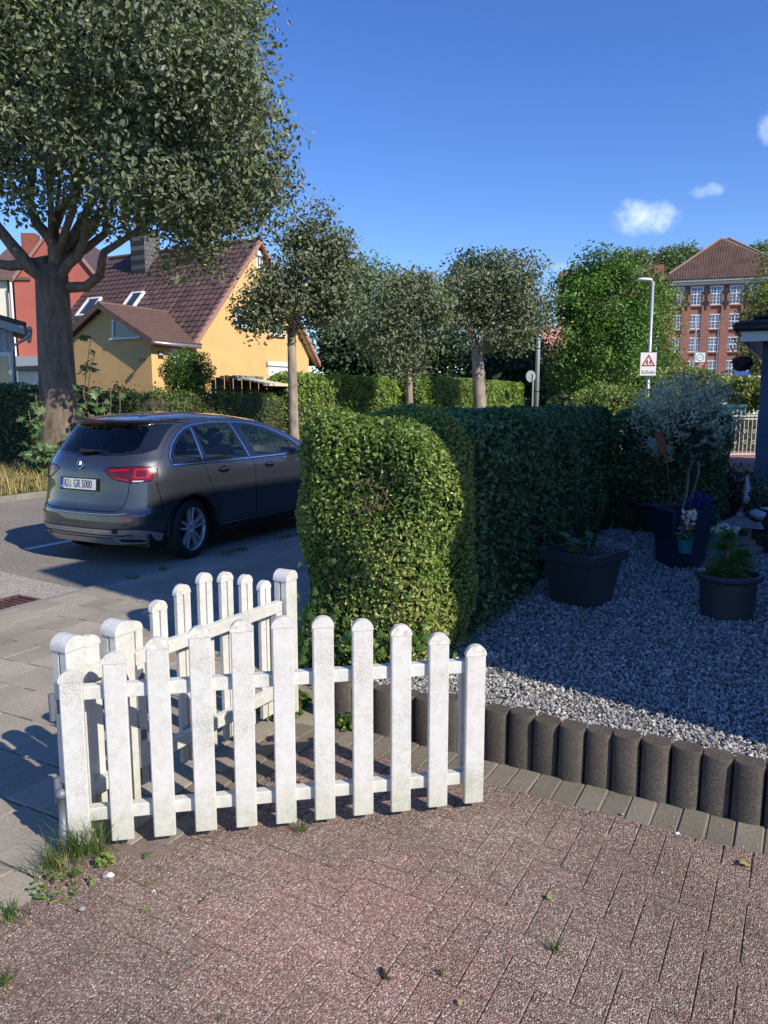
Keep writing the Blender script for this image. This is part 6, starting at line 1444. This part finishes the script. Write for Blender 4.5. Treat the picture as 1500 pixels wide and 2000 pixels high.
# cabin
m = MB(); m.box(.5, -.74, .45, 3.1, .74, .5); m.box(2.75, -.72, .5, 3.1, .72, 1.0); m.build('cabin_floor', M['seat_fabric'], car)
def seat(x, y, wdt=.5):
    m = MB(); m.hexa([(x, y - wdt / 2, .5), (x + .5, y - wdt / 2, .5), (x + .5, y + wdt / 2, .5), (x, y + wdt / 2, .5)], [(x + .02, y - wdt / 2, .68), (x + .5, y - wdt / 2, .72), (x + .5, y + wdt / 2, .72), (x + .02, y + wdt / 2, .68)])
    m.hexa([(x - .08, y - wdt / 2, .62), (x + .1, y - wdt / 2, .62), (x + .1, y + wdt / 2, .62), (x - .08, y + wdt / 2, .62)], [(x - .26, y - wdt * .42, 1.16), (x - .16, y - wdt * .42, 1.18), (x - .16, y + wdt * .42, 1.18), (x - .26, y + wdt * .42, 1.16)])
    so = m.build('seat', M['seat_fabric'], car, bevel=.05)
    for hy in ((y,) if wdt < .8 else (y - .4, y + .4)):
        m = MB(); m.blob((x - .25, hy, 1.27), .13, 1, .0, 2, (.45, 1.05, .75)); m.tube([(x - .22, hy - .05, 1.12), (x - .24, hy - .05, 1.25)], .008, 5); m.tube([(x - .22, hy + .05, 1.12), (x - .24, hy + .05, 1.25)], .008, 5); m.build('headrest', M['seat_fabric'], so, smooth=True)
seat(2.0, -.37); seat(2.0, .37); seat(1.05, 0, 1.3)
m = MB(); m.tube([(2.62 + .04 * math.sin(a), .37 + .18 * math.cos(a), .98 + .17 * math.sin(a)) for a in np.linspace(0, 2 * math.pi, 20)], .015, 6, False); m.build('steering_wheel', M['black_plastic'], car)
# ================================================================== GARDEN THINGS
M['pot_dark'] = plain('pot_dark', (.05, .058, .068), .45, var=.12); M['pot_navy'] = plain('pot_navy', (.03, .04, .075), .3, var=.12); M['pot_teal'] = plain('pot_teal', (.02, .24, .24), .35, var=.06)
M['soil'] = grainy('soil', [(.02, .016, .012), (.05, .04, .03), (.035, .028, .02)], 90, bstr=.8, bdist=.01)
M['stone'] = grainy('stone', [(.2, .2, .2), (.28, .28, .275), (.24, .24, .24)], 60, bstr=.5, bdist=.004); M['stone_white'] = plain('stone_white', (.7, .7, .7), .5, var=.08)
M['driftwood'] = barkmat('driftwood', (.025, .018, .014), (.075, .055, .045), 20)
M['rusty'] = plain('rusty', (.3, .09, .05), .8, var=.35, scale=18)
M['leaf_big'] = leafmat('leaf_big', [(.06, .12, .05), (.09, .17, .07), (.12, .22, .1)], .35, .2); M['heather'] = leafmat('heather', [(.1, .11, .13), (.16, .17, .19), (.22, .22, .26)], .7, .1)
M['needle'] = leafmat('needle', [(.04, .09, .02), (.07, .15, .035), (.12, .21, .06)], .5, .15); M['pine_dark'] = leafmat('pine_dark', [(.02, .05, .025), (.035, .075, .035), (.05, .1, .05)], .5, .1)
M['willow'] = leafmat('willow', [(.3, .35, .24), (.45, .5, .38), (.62, .64, .54), (.8, .8, .72)], .55, .3)
M['petal_pink'] = leafmat('petal_pink', [(.5, .22, .3), (.75, .55, .58), (.85, .8, .76)], .6, .3); M['petal_white'] = leafmat('petal_white', [(.75, .77, .72), (.85, .85, .82)], .6, .3); M['petal_blue'] = leafmat('petal_blue', [(.05, .03, .35), (.1, .06, .55)], .6, .3)
M['red_shrub'] = leafmat('red_shrub', [(.03, .035, .022), (.06, .045, .03), (.12, .05, .045)], .5, .15)
def cluster(parent, name, c, r, n, size, mat, aspect=.55, up=.4, jitter=.8, shell=.0):
    D = rand_dirs(n) * (shell + (1 - shell) * rng.uniform(0, 1, (n, 1)) ** .45); P = np.array(c) + D * np.array(r)
    V, F = leaf_cloud(P, size, bias=D * .5 + np.array([0, 0, up]), jitter=jitter, aspect=aspect); return npmesh(name, V, F, mat, parent, tint=tints(n))
def square_pot(o, wt, wb, H, rimh, mat, flare=.018):
    m = MB(); a, b, c = wt / 2, wb / 2, wt / 2 - .02; zr = H - rimh; k = b + (a - b) * zr / H - .012
    sq = lambda h, z: [(-h, -h, z), (h, -h, z), (h, h, z), (-h, h, z)]
    L = [sq(b, 0), sq(k, zr), sq(a, zr + .004), sq(a + flare * .2, H), sq(c, H), sq(c - .02, H - .06)]; vs = [p for q in L for p in q]; fs = [(0, 3, 2, 1)]
    for i in range(5):
        for j in range(4): fs.append((i * 4 + j, i * 4 + (j + 1) % 4, i * 4 + 4 + (j + 1) % 4, i * 4 + 4 + j))
    m.add(vs, fs); m.build('tub', mat, o, bevel=.005); m = MB(); m.add(sq(c - .02, H - .055), [(0, 1, 2, 3)]); m.build('soil', M['soil'], o)
def round_pot(o, rt, rb, H, mat, lip=.02, name='tub'):
    m = MB(); m.lathe([(0, 0), (rb, 0), (rt - .015, H - .06), (rt - .012, H - .05), (rt, H - .045), (rt + lip, H - .03), (rt + lip + .004, H - .012), (rt + lip - .006, H), (rt - .008, H), (rt - .02, H - .05)], 32); m.build(name, mat, o, smooth=False); smooth_by_angle(o.children[-1] if False else bpy.data.objects[o.children[-1].name], 35)
    m = MB(); m.lathe([(0, H - .045), (rt - .015, H - .045)], 24); m.build('soil', M['soil'], o)

# square planter with leafy plant and heather
p = gp(1135, 1178, ZG); o = empty('square_planter', (p.x, p.y, ZG), R(42), 'dark square planter in the gravel beside the clipped hedge', 'planter'); square_pot(o, .45, .30, .40, .075, M['pot_dark'])
pl_ = empty('rhubarb_plant', (p.x - .06, p.y + .02, ZG + .345), 0, 'leafy broad-leaved plant growing in the dark square planter', 'plant')
for i in range(11):
    a = random.uniform(0, 6.28); l = random.uniform(.06, .17); e = Vector((math.cos(a) * l, math.sin(a) * l, random.uniform(.06, .17))); m = MB(); m.tube([(0, 0, 0), e * .5 + Vector((0, 0, .03)), e], .004, 5); st_ = m.build('stalk', M['leaf_big'], pl_)
    lf = link('leaf', mls[i % 5], None, pl_, e); lf.rotation_euler = (random.gauss(0, .45), random.gauss(0, .45), a - 1.57); k = random.uniform(.1, .17); lf.scale = (k, k, k)
hc = empty('heather', (p.x + .1, p.y - .03, ZG + .345), 0, 'grey heather cushion hanging over the rim of the dark square planter', 'plant'); cluster(hc, 'shoots', (0, 0, .04), (.15, .13, .08), 900, .022, M['heather'], .3); m = MB(); m.blob((0, 0, .02), .07, 2, .2, 2, (1.3, 1.2, .7)); m.build('cushion', M['hedge_core'], hc, smooth=True)
# round tub with grass-like pine
p = gp(1418, 1205, ZG); o = empty('round_tub', (p.x, p.y, ZG), 0, 'dark round tub with thick rim at the right edge of the gravel', 'planter'); round_pot(o, .195, .165, .31, M['pot_dark'])
pg = empty('tufted_pine', (p.x - .03, p.y, ZG + .27), 0, 'bright green needle tuft growing in the dark round tub', 'plant')
def needles(parent, cs, n, l, mat, w=.0016):
    for (c, k) in cs:
        D = rand_dirs(n); D[:, 2] = np.abs(D[:, 2]) * 1.0 - .15; L = l * k * rng.uniform(.7, 1.15, (n, 1)); P = np.tile(np.array(c), (n, 1)); E2 = P + D * L; E2[:, 2] -= .22 * L[:, 0] * (1 - np.abs(D[:, 2])); side = np.cross(D, rng.normal(size=(n, 3))); side /= np.linalg.norm(side, axis=1)[:, None]
        Mi = (P + D * L * .55); V = np.empty((n, 5, 3)); V[:, 0] = P - side * w; V[:, 1] = P + side * w; V[:, 2] = Mi + side * w; V[:, 3] = Mi - side * w; V[:, 4] = E2; b = (np.arange(n) * 5)[:, None]
        F = np.concatenate([b + [[0, 1, 2]], b + [[0, 2, 3]], b + [[3, 2, 4]]]); npmesh('needle_tuft', V.reshape(-1, 3), F, mat, parent, tint=tints(n, 5))
needles(pg, [((-.02, 0, .05), 1), ((.05, .02, .1), 1.0), ((.0, .03, .2), .8), ((.11, .03, .08), .9), ((-.09, -.02, .02), .9), ((.03, -.06, .03), .9), ((.02, .02, .27), .6), ((.12, 0, .16), .5)], 300, .17, M['needle'])
m = MB(); m.tube([(0, 0, -.02), (.02, .01, .15), (.02, .02, .28)], .012, 6); m.build('stem', M['twig'], pg)
q = gp(1365, 1108, ZG + .36); o2 = empty('pebble', (p.x - .185, p.y - .01, ZG + .315), 0, 'pale round pebble lying on the rim of the round tub', 'stone'); m = MB(); m.blob((0, 0, .012), .028, 5, .15, 2, (1.2, 1, .7)); m.build('stone', M['stone'], o2, smooth=True)
q = gp(1468, 1105, ZG); o2 = empty('slate_chip', (q.x, q.y, ZG), .4, 'flat grey stone chip lying in the gravel behind the round tub', 'stone'); m = MB(); m.hexa([(-.09, -.03, .0), (.1, -.02, 0), (.08, .05, 0), (-.07, .05, 0)], [(-.06, .0, .03), (.02, .0, .055), (.03, .03, .05), (-.04, .03, .03)]); m.build('stone', M['stone'], o2)
# tall navy planter
p = gp(1326, 1106, ZG); TX = p; o = empty('tall_planter', (p.x, p.y, ZG), R(8), 'tall tapered navy planter in the middle of the gravel garden', 'planter'); square_pot(o, .40, .29, .53, .03, M['pot_navy'], 0)
tz = ZG + .53
pn = empty('pine_standard', (p.x + .09, p.y + .08, tz - .05), 0, 'small dark pine ball on two pale stems in the navy planter', 'tree'); m = MB(); limb(m, (-.06, 0, 0), (.03, .02, .5), .012, .009, 6, .1, 6, 3); limb(m, (.02, -.02, 0), (.07, .0, .52), .01, .007, 6, .06, 6, 9); m.build('trunk', M['bark_pale'], pn); needles(pn, [((.05 + .13 * random.uniform(-1, 1), .13 * random.uniform(-1, 1), .58 + .14 * random.uniform(-1, 1)), 1) for _ in range(34)], 130, .06, M['pine_dark'], .0022)
lo = empty('lobelia', (p.x + .13, p.y - .05, tz), 0, 'cushion of violet-blue flowers in the navy planter', 'flowers'); cluster(lo, 'blossoms', (0, 0, .05), (.12, .1, .09), 420, .02, M['petal_blue'], .8, .5); cluster(lo, 'leaves', (0, 0, .03), (.12, .1, .07), 250, .03, M['pine_dark'])
sk_ = gp(1302, 1000, tz); rs = empty('garden_stake', (p.x - .12, p.y - .1, tz - .05), 0, 'rusty oval plate on a thin rod stuck in the navy planter', 'garden stake'); top = yp(1292, 865, p.y - .1); loc = top - rs.location
m = MB(); m.tube([(0, 0, 0), (loc.x + .03, 0, loc.z - .02)], .004, 6); m.build('rod', M['rusty'], rs); m = MB(); rotm = Matrix.Translation((loc.x, 0, loc.z)) @ Matrix.Rotation(R(-20), 4, 'Y') @ Matrix.Rotation(R(25), 4, 'Z'); n = 24; el = [Vector((.05 * math.cos(2 * math.pi * k / n), 0, .105 * math.sin(2 * math.pi * k / n))) for k in range(n)]
m.prism([rotm @ v for v in el], (0, -.003, 0), (0, .003, 0)); m.build('plate', M['rusty'], rs)
def teal(px, py, Y, lab, r=.075, h=.12):
    c = yp(px, py, Y); o = empty('hanging_pot', (c.x, c.y, c.z - h / 2), 0, lab, 'flower pot'); m = MB(); m.lathe([(0, 0), (r * .74, 0), (r * .97, h - .012), (r * 1.05, h - .012), (r * 1.06, h), (r * .98, h), (r * .94, h - .02), (0, h - .02)], 24); m.build('pot', M['pot_teal'], o); smooth_by_angle(bpy.data.objects[o.children[-1].name], 40)
    m = MB(); m.tube([(0, r * .9, h), (0, r * 1.4, h + .17), (0, r * 2.0, h + .2), (0, r * 2.3, h + .12)], .005, 6); m.build('hook', M['pot_teal'], o); return o, h
o, h = teal(1338, 1066, p.y - .30, 'small teal pot hanging on the front of the navy planter', .07, .12); fl = empty('pink_flowers', (o.location.x, o.location.y, o.location.z + h), 0, 'pink and white flowers growing from the front teal pot', 'flowers')
m = MB()
for i in range(9): limb(m, (0, 0, -.03), (random.uniform(-.07, .07), random.uniform(-.05, .05), random.uniform(.05, .3)), .003, .002, 3, .1, 4, i)
m.build('stems', M['needle'], fl); cluster(fl, 'leaves', (0, 0, .05), (.075, .06, .09), 110, .045, M['leaf_big'], .4); cluster(fl, 'blossoms', (.0, 0, .15), (.06, .05, .13), 60, .04, M['petal_pink'], .8, .2); cluster(fl, 'blossoms', (.03, -.02, .22), (.04, .03, .06), 30, .045, M['petal_white'], .8, .2)
o, h = teal(1388, 1062, p.y + .15, 'second teal pot leaning at the right side of the navy planter', .09, .15); o.rotation_euler = (0, R(22), 0); fl = empty('white_flowers', (o.location.x + .07, o.location.y, o.location.z + h), 0, 'white daisies hanging from the second teal pot', 'flowers'); cluster(fl, 'leaves', (.02, 0, .02), (.12, .08, .06), 200, .035, M['leaf_big'], .4); cluster(fl, 'blossoms', (.04, -.02, .05), (.14, .08, .06), 90, .035, M['petal_white'], .85, .4, shell=.6)
# wide bowl with the silvery willow
p = gp(1300, 1040, ZG); o = empty('wide_bowl', (p.x, p.y, ZG), 0, 'wide dark bowl planter in the shade behind the navy planter', 'planter'); round_pot(o, .40, .27, .36, M['pot_dark'], .03)
cluster(empty('ground_ivy', (p.x, p.y, ZG + .33), 0, 'low green leaves filling the wide bowl', 'plant'), 'leaves', (0, 0, .03), (.36, .34, .07), 700, .04, M['privet_shaded'])
ww_ = empty('willow_standard', (p.x, p.y, ZG + .32), 0, 'round silvery white-green willow standing on a stem in the wide bowl', 'tree'); wc = yp(1338, 828, p.y) - ww_.location; m = MB(); limb(m, (0, 0, 0), (wc.x * .5, 0, wc.z - .35), .04, .03, 6, .05, 8, 2); m.build('trunk', M['bark'], ww_, smooth=True)
m = MB(); tips = []
for i in range(230):
    d = Vector(rand_dirs(1)[0]); d.z = d.z * .9 + .1; e = Vector((wc.x + d.x * .60, d.y * .60, wc.z + d.z * .56)); b_ = Vector((wc.x * .6, 0, wc.z - .3)); pts = limb(m, b_.lerp(e, .25), e * 1.0, .006, .002, 3, .08, 4, i); tips.append(pts)
m.build('twigs', M['twig'], ww_)
Q = []
for pts in tips:
    for _ in range(34): f = random.uniform(.9, 3.0); k = min(int(f), 2); Q.append(tuple(pts[k].lerp(pts[k + 1], f - k) + Vector((random.gauss(0, .028), random.gauss(0, .028), random.gauss(0, .028)))))
Q = np.array(Q); D = Q - np.array(tuple(wc)); D /= np.linalg.norm(D, axis=1)[:, None]; V, F = leaf_cloud(Q, .05, bias=D * .3, jitter=.9, aspect=.3); b_ = np.clip(.55 + .35 * D[:, 2], 0, 1); npmesh('crown', V, F, M['willow'], ww_, tint=tints(len(Q), 6, .55 + 0 * b_, .25))
# stone lantern with stones
p = gp(1440, 1080, ZG); sl2 = empty('stone_lantern', (p.x, p.y, ZG), R(12), 'small grey stone lantern with pagoda roof on two boulders', 'stone lantern'); m = MB(); m.box(-.12, -.1, .1, .12, .1, .145); m.build('base', M['stone'], sl2, bevel=.01); m = MB()
for (a, b_, c, d) in ((-.085, -.07, -.055, .07), (.055, -.07, .085, .07)): m.box(a, b_, .146, c, d, .265)
m.box(-.054, .05, .146, .054, .07, .265); m.box(-.054, -.07, .146, .054, -.05, .175); m.box(-.054, -.07, .24, .054, -.05, .265); m.build('light_chamber', M['stone'], sl2); m = MB(); m.lathe([(.0, -.01), (.022, -.01), (.022, .01), (0, .01)], 14, (0, -.03, .208), Matrix.Rotation(R(90), 4, 'X')); m.build('round_opening', M['room_dark'], sl2)
m = MB(); m.hexa([(-.17, -.14, .266), (.17, -.14, .266), (.17, .14, .266), (-.17, .14, .266)], [(-.05, -.04, .35), (.05, -.04, .35), (.05, .04, .35), (-.05, .04, .35)]); m.lathe([(.035, .35), (.045, .37), (.02, .395), (0, .4)], 12); m.build('roof', M['stone'], sl2, bevel=.008)
for i, (x, y, r, lab) in enumerate(((-.1, -.05, .085, 'grey boulder under the left side of the stone lantern'), (.09, -.07, .1, 'grey boulder under the right side of the stone lantern'))):
    b_ = empty('boulder', (p.x + x, p.y + y, ZG), 0, lab, 'stone', 'boulders below the stone lantern'); m = MB(); m.blob((0, 0, .045), r, i + 4, .3, 3, (1.15, .9, .62)); m.build('stone', M['stone'], b_, smooth=True)
q = gp(1420, 1062, ZG); b_ = empty('white_stone', (q.x, q.y, ZG), 0, 'white stone lying left of the stone lantern', 'stone'); m = MB(); m.blob((0, 0, .05), .07, 8, .3, 3, (1.1, .9, .8)); m.build('stone', M['stone_white'], b_, smooth=True)
# driftwood root, tub, white ornament, heron
q = gp(1486, 1078, ZG); o = empty('dark_tub', (q.x, q.y, ZG), 0, 'low dark tub at the picture edge below the driftwood', 'planter'); round_pot(o, .16, .13, .2, M['driftwood'], .015)
dw = empty('driftwood', (q.x, q.y - .02, ZG + .17), 0, 'black driftwood root leaning out of the dark tub', 'driftwood'); m = MB()
for (e, r) in (((-.17, 0, .42), .022), ((-.19, -.02, .34), .016), ((.05, .05, .2), .02)): limb(m, (.12, 0, -.05), e, r * 1.4, r * .4, 7, .25, 7, e[0] * 9, .3)
m.build('root', M['driftwood'], dw, smooth=True)
q = gp(1500, 1052, ZG); wo = empty('white_ornament', (q.x + .02, q.y + .1, ZG), 0, 'white ornament of two stacked rounded shells behind the driftwood', 'ornament')
for z in (.1, .25): m = MB(); m.lathe([(0, -.07), (.1, -.06), (.17, -.02), (.18, .0), (.16, .03), (.08, .065), (0, .075)], 24, (0, 0, z)); m.build('shell', M['stone_white'], wo, smooth=True)
q = gp(1452, 1040, ZG); hr = empty('heron_figure', (q.x, q.y, ZG), R(20), 'white wading bird figure standing behind the stone lantern', 'garden figure'); m = MB(); m.tube([(0, 0, .33), (.015, 0, .42), (.02, 0, .52), (.0, 0, .6), (-.005, 0, .64)], [.035, .042, .03, .016, .012], 10); m.build('body', M['stone_white'], hr, smooth=True); m = MB(); m.tube([(-.005, 0, .645), (-.05, 0, .62)], [.008, .002], 6); m.build('beak', M['driftwood'], hr)
m = MB(); m.tube([(-.012, 0, 0), (-.01, 0, .34)], .005, 6); m.tube([(.02, 0, 0), (.018, 0, .36)], .005, 6); m.build('legs', M['driftwood'], hr)
# shrubs at the right, wire fence
def small_shrub(name, px, py, topy, Y, r, n, size, mat, lab, stem=True):
    b_ = yp(px, py, Y); b_.z = ZG - .03; t = yp(px, topy, Y).z - b_.z; o = empty(name, b_, 0, lab, 'shrub'); m = MB(); Q = []
    for i in range(16):
        e = Vector((random.gauss(0, r * .6), random.gauss(0, r * .6), t * random.uniform(.5, 1))); pts = limb(m, (0, 0, 0), e, .018, .004, 5, .12, 5, i)
        Q += [tuple(random.choice(pts[2:]) + Vector((random.gauss(0, r * .22), random.gauss(0, r * .22), random.gauss(0, r * .22)))) for _ in range(n // 16)]
    m.build('stems', M['driftwood'], o); Q = np.array(Q); V, F = leaf_cloud(Q, size, bias=np.array([0, 0, .6]) + 0 * Q); npmesh('leaves', V, F, mat, o, tint=tints(len(Q))); return o
small_shrub('dark_red_shrub', 1422, 1010, 900, 9.0, .28, 900, .05, M['red_shrub'], 'dark reddish shrub before the sunlit brick paving'); small_shrub('low_conifer', 1490, 1000, 905, 8.6, .35, 1100, .045, M['needle'], 'yellow-green low conifer at the foot of the blue wall corner'); small_shrub('grey_shrub', 1385, 1020, 945, 8.8, .22, 700, .03, M['heather'], 'fine grey-leaved shrub right of the pine ball')
wf = empty('wire_fence', (yp(1388, 1020, 8.2).x, 8.2, ZG), R(-8), 'low thin wire mesh fence behind the stone lantern', 'fence')
for x in (0, .42, .84): m = MB(); m.tube([(x, 0, 0), (x, 0, .52)], .007, 6); m.build('post', M['dark_metal'], wf)
m = MB()
for i in range(8): m.tube([(0, 0, .05 + i * .065), (.84, 0, .05 + i * .065)], .0016, 4, False)
for i in range(14): m.tube([(i * .0646, 0, .03), (i * .0646, 0, .51)], .0016, 4, False)
m.build('mesh', M['dark_metal'], wf)
# sunlit brick paving with white iron gate
sheet('brick_paving', [(5.8, 15.4, ZG + .02), (14, 15.4, ZG + .02), (14, 22.6, ZG + .02), (6.6, 22.6, ZG + .02)], ZG, brickmat('brick_paving', (.42, .21, .16), (.34, .17, .13), (.2, .14, .11), .4, .2, .012, gen_axis='XY'))
sheet('gravel_path', [st(20.01, -16, ZG), st(20.01, -3.9, ZG), st(30, -3.9, ZG), st(30, -16, ZG)], ZG, M['gravel_bed'])
M['iron_white'] = plain('iron_white', (.6, .6, .58), .5, var=.1)
a, b = yp(1425, 885, 20), yp(1480, 885, 20); ig = empty('iron_gate', (a.x, 20, ZG), R(4), 'white wrought-iron gate with finials at the end of the sunlit paving', 'gate'); L = b.x - a.x + .5; H_ = 1.15
for z in (.06, .98, 1.06): m = MB(); m.box(0, -.015, z, L, .015, z + .03); m.build('rail', M['iron_white'], ig)
for i in range(12):
    x = .02 + i * (L - .04) / 11; m = MB(); m.tube([(x, 0, .03), (x, 0, H_ + (.06 if i % 2 else .0))], .011, 6); m.lathe([(0, -.02), (.022, .0), (.012, .03), (0, .07)], 6, (x, 0, H_ + (.06 if i % 2 else 0))); m.build('bar', M['iron_white'], ig)
m = MB()
for i in range(5):
    cx = .12 + i * (L - .24) / 4
    for sgn in (1, -1): m.tube([(cx + sgn * (.06 * math.cos(t) * (1 - t / 9)), -.014, .52 + .14 * sgn + .07 * math.sin(t) * (1 - t / 9)) for t in np.linspace(0, 7.5, 18)], .008, 5, False)
m.build('scrolls', M['iron_white'], ig)
gc = empty('green_container', (a.x + .5, 24.4, ZG), 0, 'dark green container lid behind the white iron gate', 'container'); m = MB(); m.box(-.2, 0, 0, 1.9, .8, 1.26); m.build('body', plain('green_box', (.02, .09, .075), .5), gc); m = MB(); m.box(-.25, -.05, 1.261, 1.95, .85, 1.36); m.build('lid', plain('green_lid', (.02, .12, .1), .5), gc)
ga2 = yp(1400, 900, 23); m_ = None
hedge('garden_hedge', (ga2.x - 1.2, 22.4, ZG), 0, 6, .9, 1.08, 5000, .09, M['deep_green'], 'low leafy hedge behind the white iron gate')
# hanging basket under the annex eave
c = yp(1450, 712, 12.6); hbk = empty('hanging_basket', c, 0, 'dark round hanging flower basket below the eave of the blue house', 'hanging basket'); m = MB(); m.blob((0, 0, 0), .135, 6, .25, 3, (1.1, 1.1, .8)); m.build('basket', M['soil'], hbk, smooth=True); cluster(hbk, 'flowers', (0, 0, .02), (.17, .16, .13), 420, .045, leafmat('petunia', [(.03, .01, .025), (.06, .02, .04), (.03, .045, .025)], .6, .2), .7, .2); m = MB()
for k in range(3): t = k * 2.09; m.tube([(.14 * math.cos(t), .14 * math.sin(t), .02), (.05, .0, .5)], .004, 4)
m.build('chain', M['dark_metal'], hbk)

# ------------------------------------------------------------------ small things on the ground
q = gp(150, 1672); gt = empty('grass_tuft', (q.x, q.y, 0), 0, 'tuft of green grass growing round the foot of the open gate', 'grass tuft')
def tuft(n, r, h, cx, cy, mat, par, w=.0022):
    o = grass('blades', around(cx, cy, r), n, h, mat, w, .45); o.parent = par; return o
tuft(190, .09, .16, 0, 0, M['green_grass'], gt, .0014); tuft(120, .08, .1, -.06, -.08, M['green_grass'], gt, .0014); tuft(70, .07, .17, .07, .02, M['green_grass'], gt, .0013); tuft(60, .13, .07, -.03, -.07, M['dry_grass'], gt, .0013)
for (px, py, r, h, n, lab) in ((20, 1790, .07, .05, 90, 'small grass clump at the left edge of the driveway'), (1085, 1858, .02, .05, 24, 'tiny grass sprout in a paver joint at the lower right'), (590, 1625, .03, .05, 30, 'tiny grass sprout under the fifth gate picket'), (10, 1925, .04, .05, 50, 'green sprout at the lower left corner'), (860, 1905, .015, .03, 14, 'tiny sprout between pavers near the dark twig')):
    p = gp(px, py); g2 = empty('grass_sprout', (p.x, p.y, 0), 0, lab, 'grass tuft', 'sprouts in the paver joints'); tuft(n, r, h, 0, 0, M['green_grass'], g2, .0018)
p = gp(120, 1735); ground_plant('weed_patch', p.x, p.y, 0, .1, .025, 70, .02, M['ivy'], 'flat green weeds along the driveway edge before the grass tuft', group='weeds round the gate')
p = gp(205, 1690); ground_plant('weed_patch', p.x, p.y, 0, .03, .05, 30, .022, M['lit_hedge'], 'small yellow-green weed right of the grass tuft', group='weeds round the gate')
for (px, py, s_, rz, mat, lab) in ((290, 1672, .045, 1, 'ivy', 'green fallen leaf before the second gate picket'), (1455, 1688, .045, 2, 'dry_grass', 'crumpled dry leaf near the grey edging stones'), (283, 1782, .025, .4, 'lit_hedge', 'small green leaf on the pavers left of the middle'), (1075, 1755, .022, 1.4, 'lit_hedge', 'small green leaf on the pavers right of the middle'), (105, 1765, .03, .7, 'dry_grass', 'yellowed leaf by the flat weeds'), (432, 1990, .03, 2.2, 'dry_grass', 'brown leaf at the lower edge'), (300, 1745, .016, .2, 'petal_pink', 'tiny orange-pink petal on the pavers'), (900, 1962, .018, 1.1, 'dry_grass', 'tiny dry leaf near the bottom centre')):
    p = gp(px, py, .004); me = ivy_leaf_mesh(); me.attributes['tint'].data.foreach_set('value', [.6] * 13); me.materials.append(M[mat]); o = link('fallen_leaf', me, None, None, (p.x, p.y, .012)); o.rotation_euler = (random.gauss(0, .25), random.gauss(0, .25), rz); o.scale = (s_,) * 3; tag(o, lab, 'leaf', 'leaves lying on the driveway')
p = gp(752, 1905); tg = MB(); tg.tube([(-.012, .02, .008), (-.004, .0, .01), (.0, -.015, .008), (.016, -.02, .006)], [.004, .006, .006, .004], 6); tag(tg.build('twig', M['driftwood'], None, True, (p.x, p.y, 0)), 'short bent black twig on the pavers near the bottom centre', 'twig')
for (x0, y0, x1, y1, lab) in ((275, 1740, 318, 1712, 'thin dry straw on the pavers left'), (390, 1765, 408, 1742, 'thin bent straw on the pavers centre left')):
    a, b = gp(x0, y0, .006), gp(x1, y1, .006); m = MB(); m.tube([(0, 0, 0), ((b - a).x * .5 + .008, (b - a).y * .5, .004), tuple((b - a))], .0016, 5); tag(m.build('straw', M['dry_grass'], None, False, a), lab, 'straw', 'straws lying on the driveway')
for (px, py, s_, mat, lab) in ((215, 1713, .02, 'stone_white', 'white shell splinter beside the small weed'), (160, 1778, .016, 'stone', 'pale pebble on the driveway at the lower left'), (205, 1715, .016, 'stone', 'grey pebble next to the white splinter'), (1322, 1630, .013, 'stone_white', 'tiny pale pebble on the grey edging stones'), (1215, 1592, .012, 'stone', 'tiny grey pebble at the foot of the palisades')):
    p = gp(px, py); m = MB(); m.blob((0, 0, s_ * .4), s_ * .6, px, .3, 2, (1.3, 1, .7)); tag(m.build('pebble', M[mat], None, True, (p.x, p.y, 0)), lab, 'pebble', 'pebbles on the paving')
# moss and weeds in the kerb joint
for i in range(14):
    s0 = random.uniform(.2, 4.5); p = st(s0, -.13 + random.uniform(-.03, .03), -.085); P_ = ground_plant('kerb_moss', p.x, p.y, p.z, random.uniform(.03, .1), .03, 70, .02, M['ivy'], 'green moss tuft in the joint behind the kerb beside the car', 'moss', 'moss tufts along the kerb')
# grit and crumbs over the pavers
n = 2600; A_ = rng.uniform(-6, -1.5, n); T_ = rng.uniform(-7, -3.62, n); PX_ = np.stack([K0.x + UV.x * A_ + NV.x * T_, K0.y + UV.y * A_ + NV.y * T_, np.full(n, .004)], 1); V = oct_[None] * rng.uniform(.5, 1.2, (n, 6, 1)) * rng.uniform(.0015, .004, n)[:, None, None] + PX_[:, None]
F = (of[None] + (np.arange(n) * 6)[:, None, None]).reshape(-1, 3); tag(npmesh('grit', V.reshape(-1, 3), F, M['gravel'], tint=np.repeat(rng.uniform(.2, 1, n), 6)), kind='stuff')
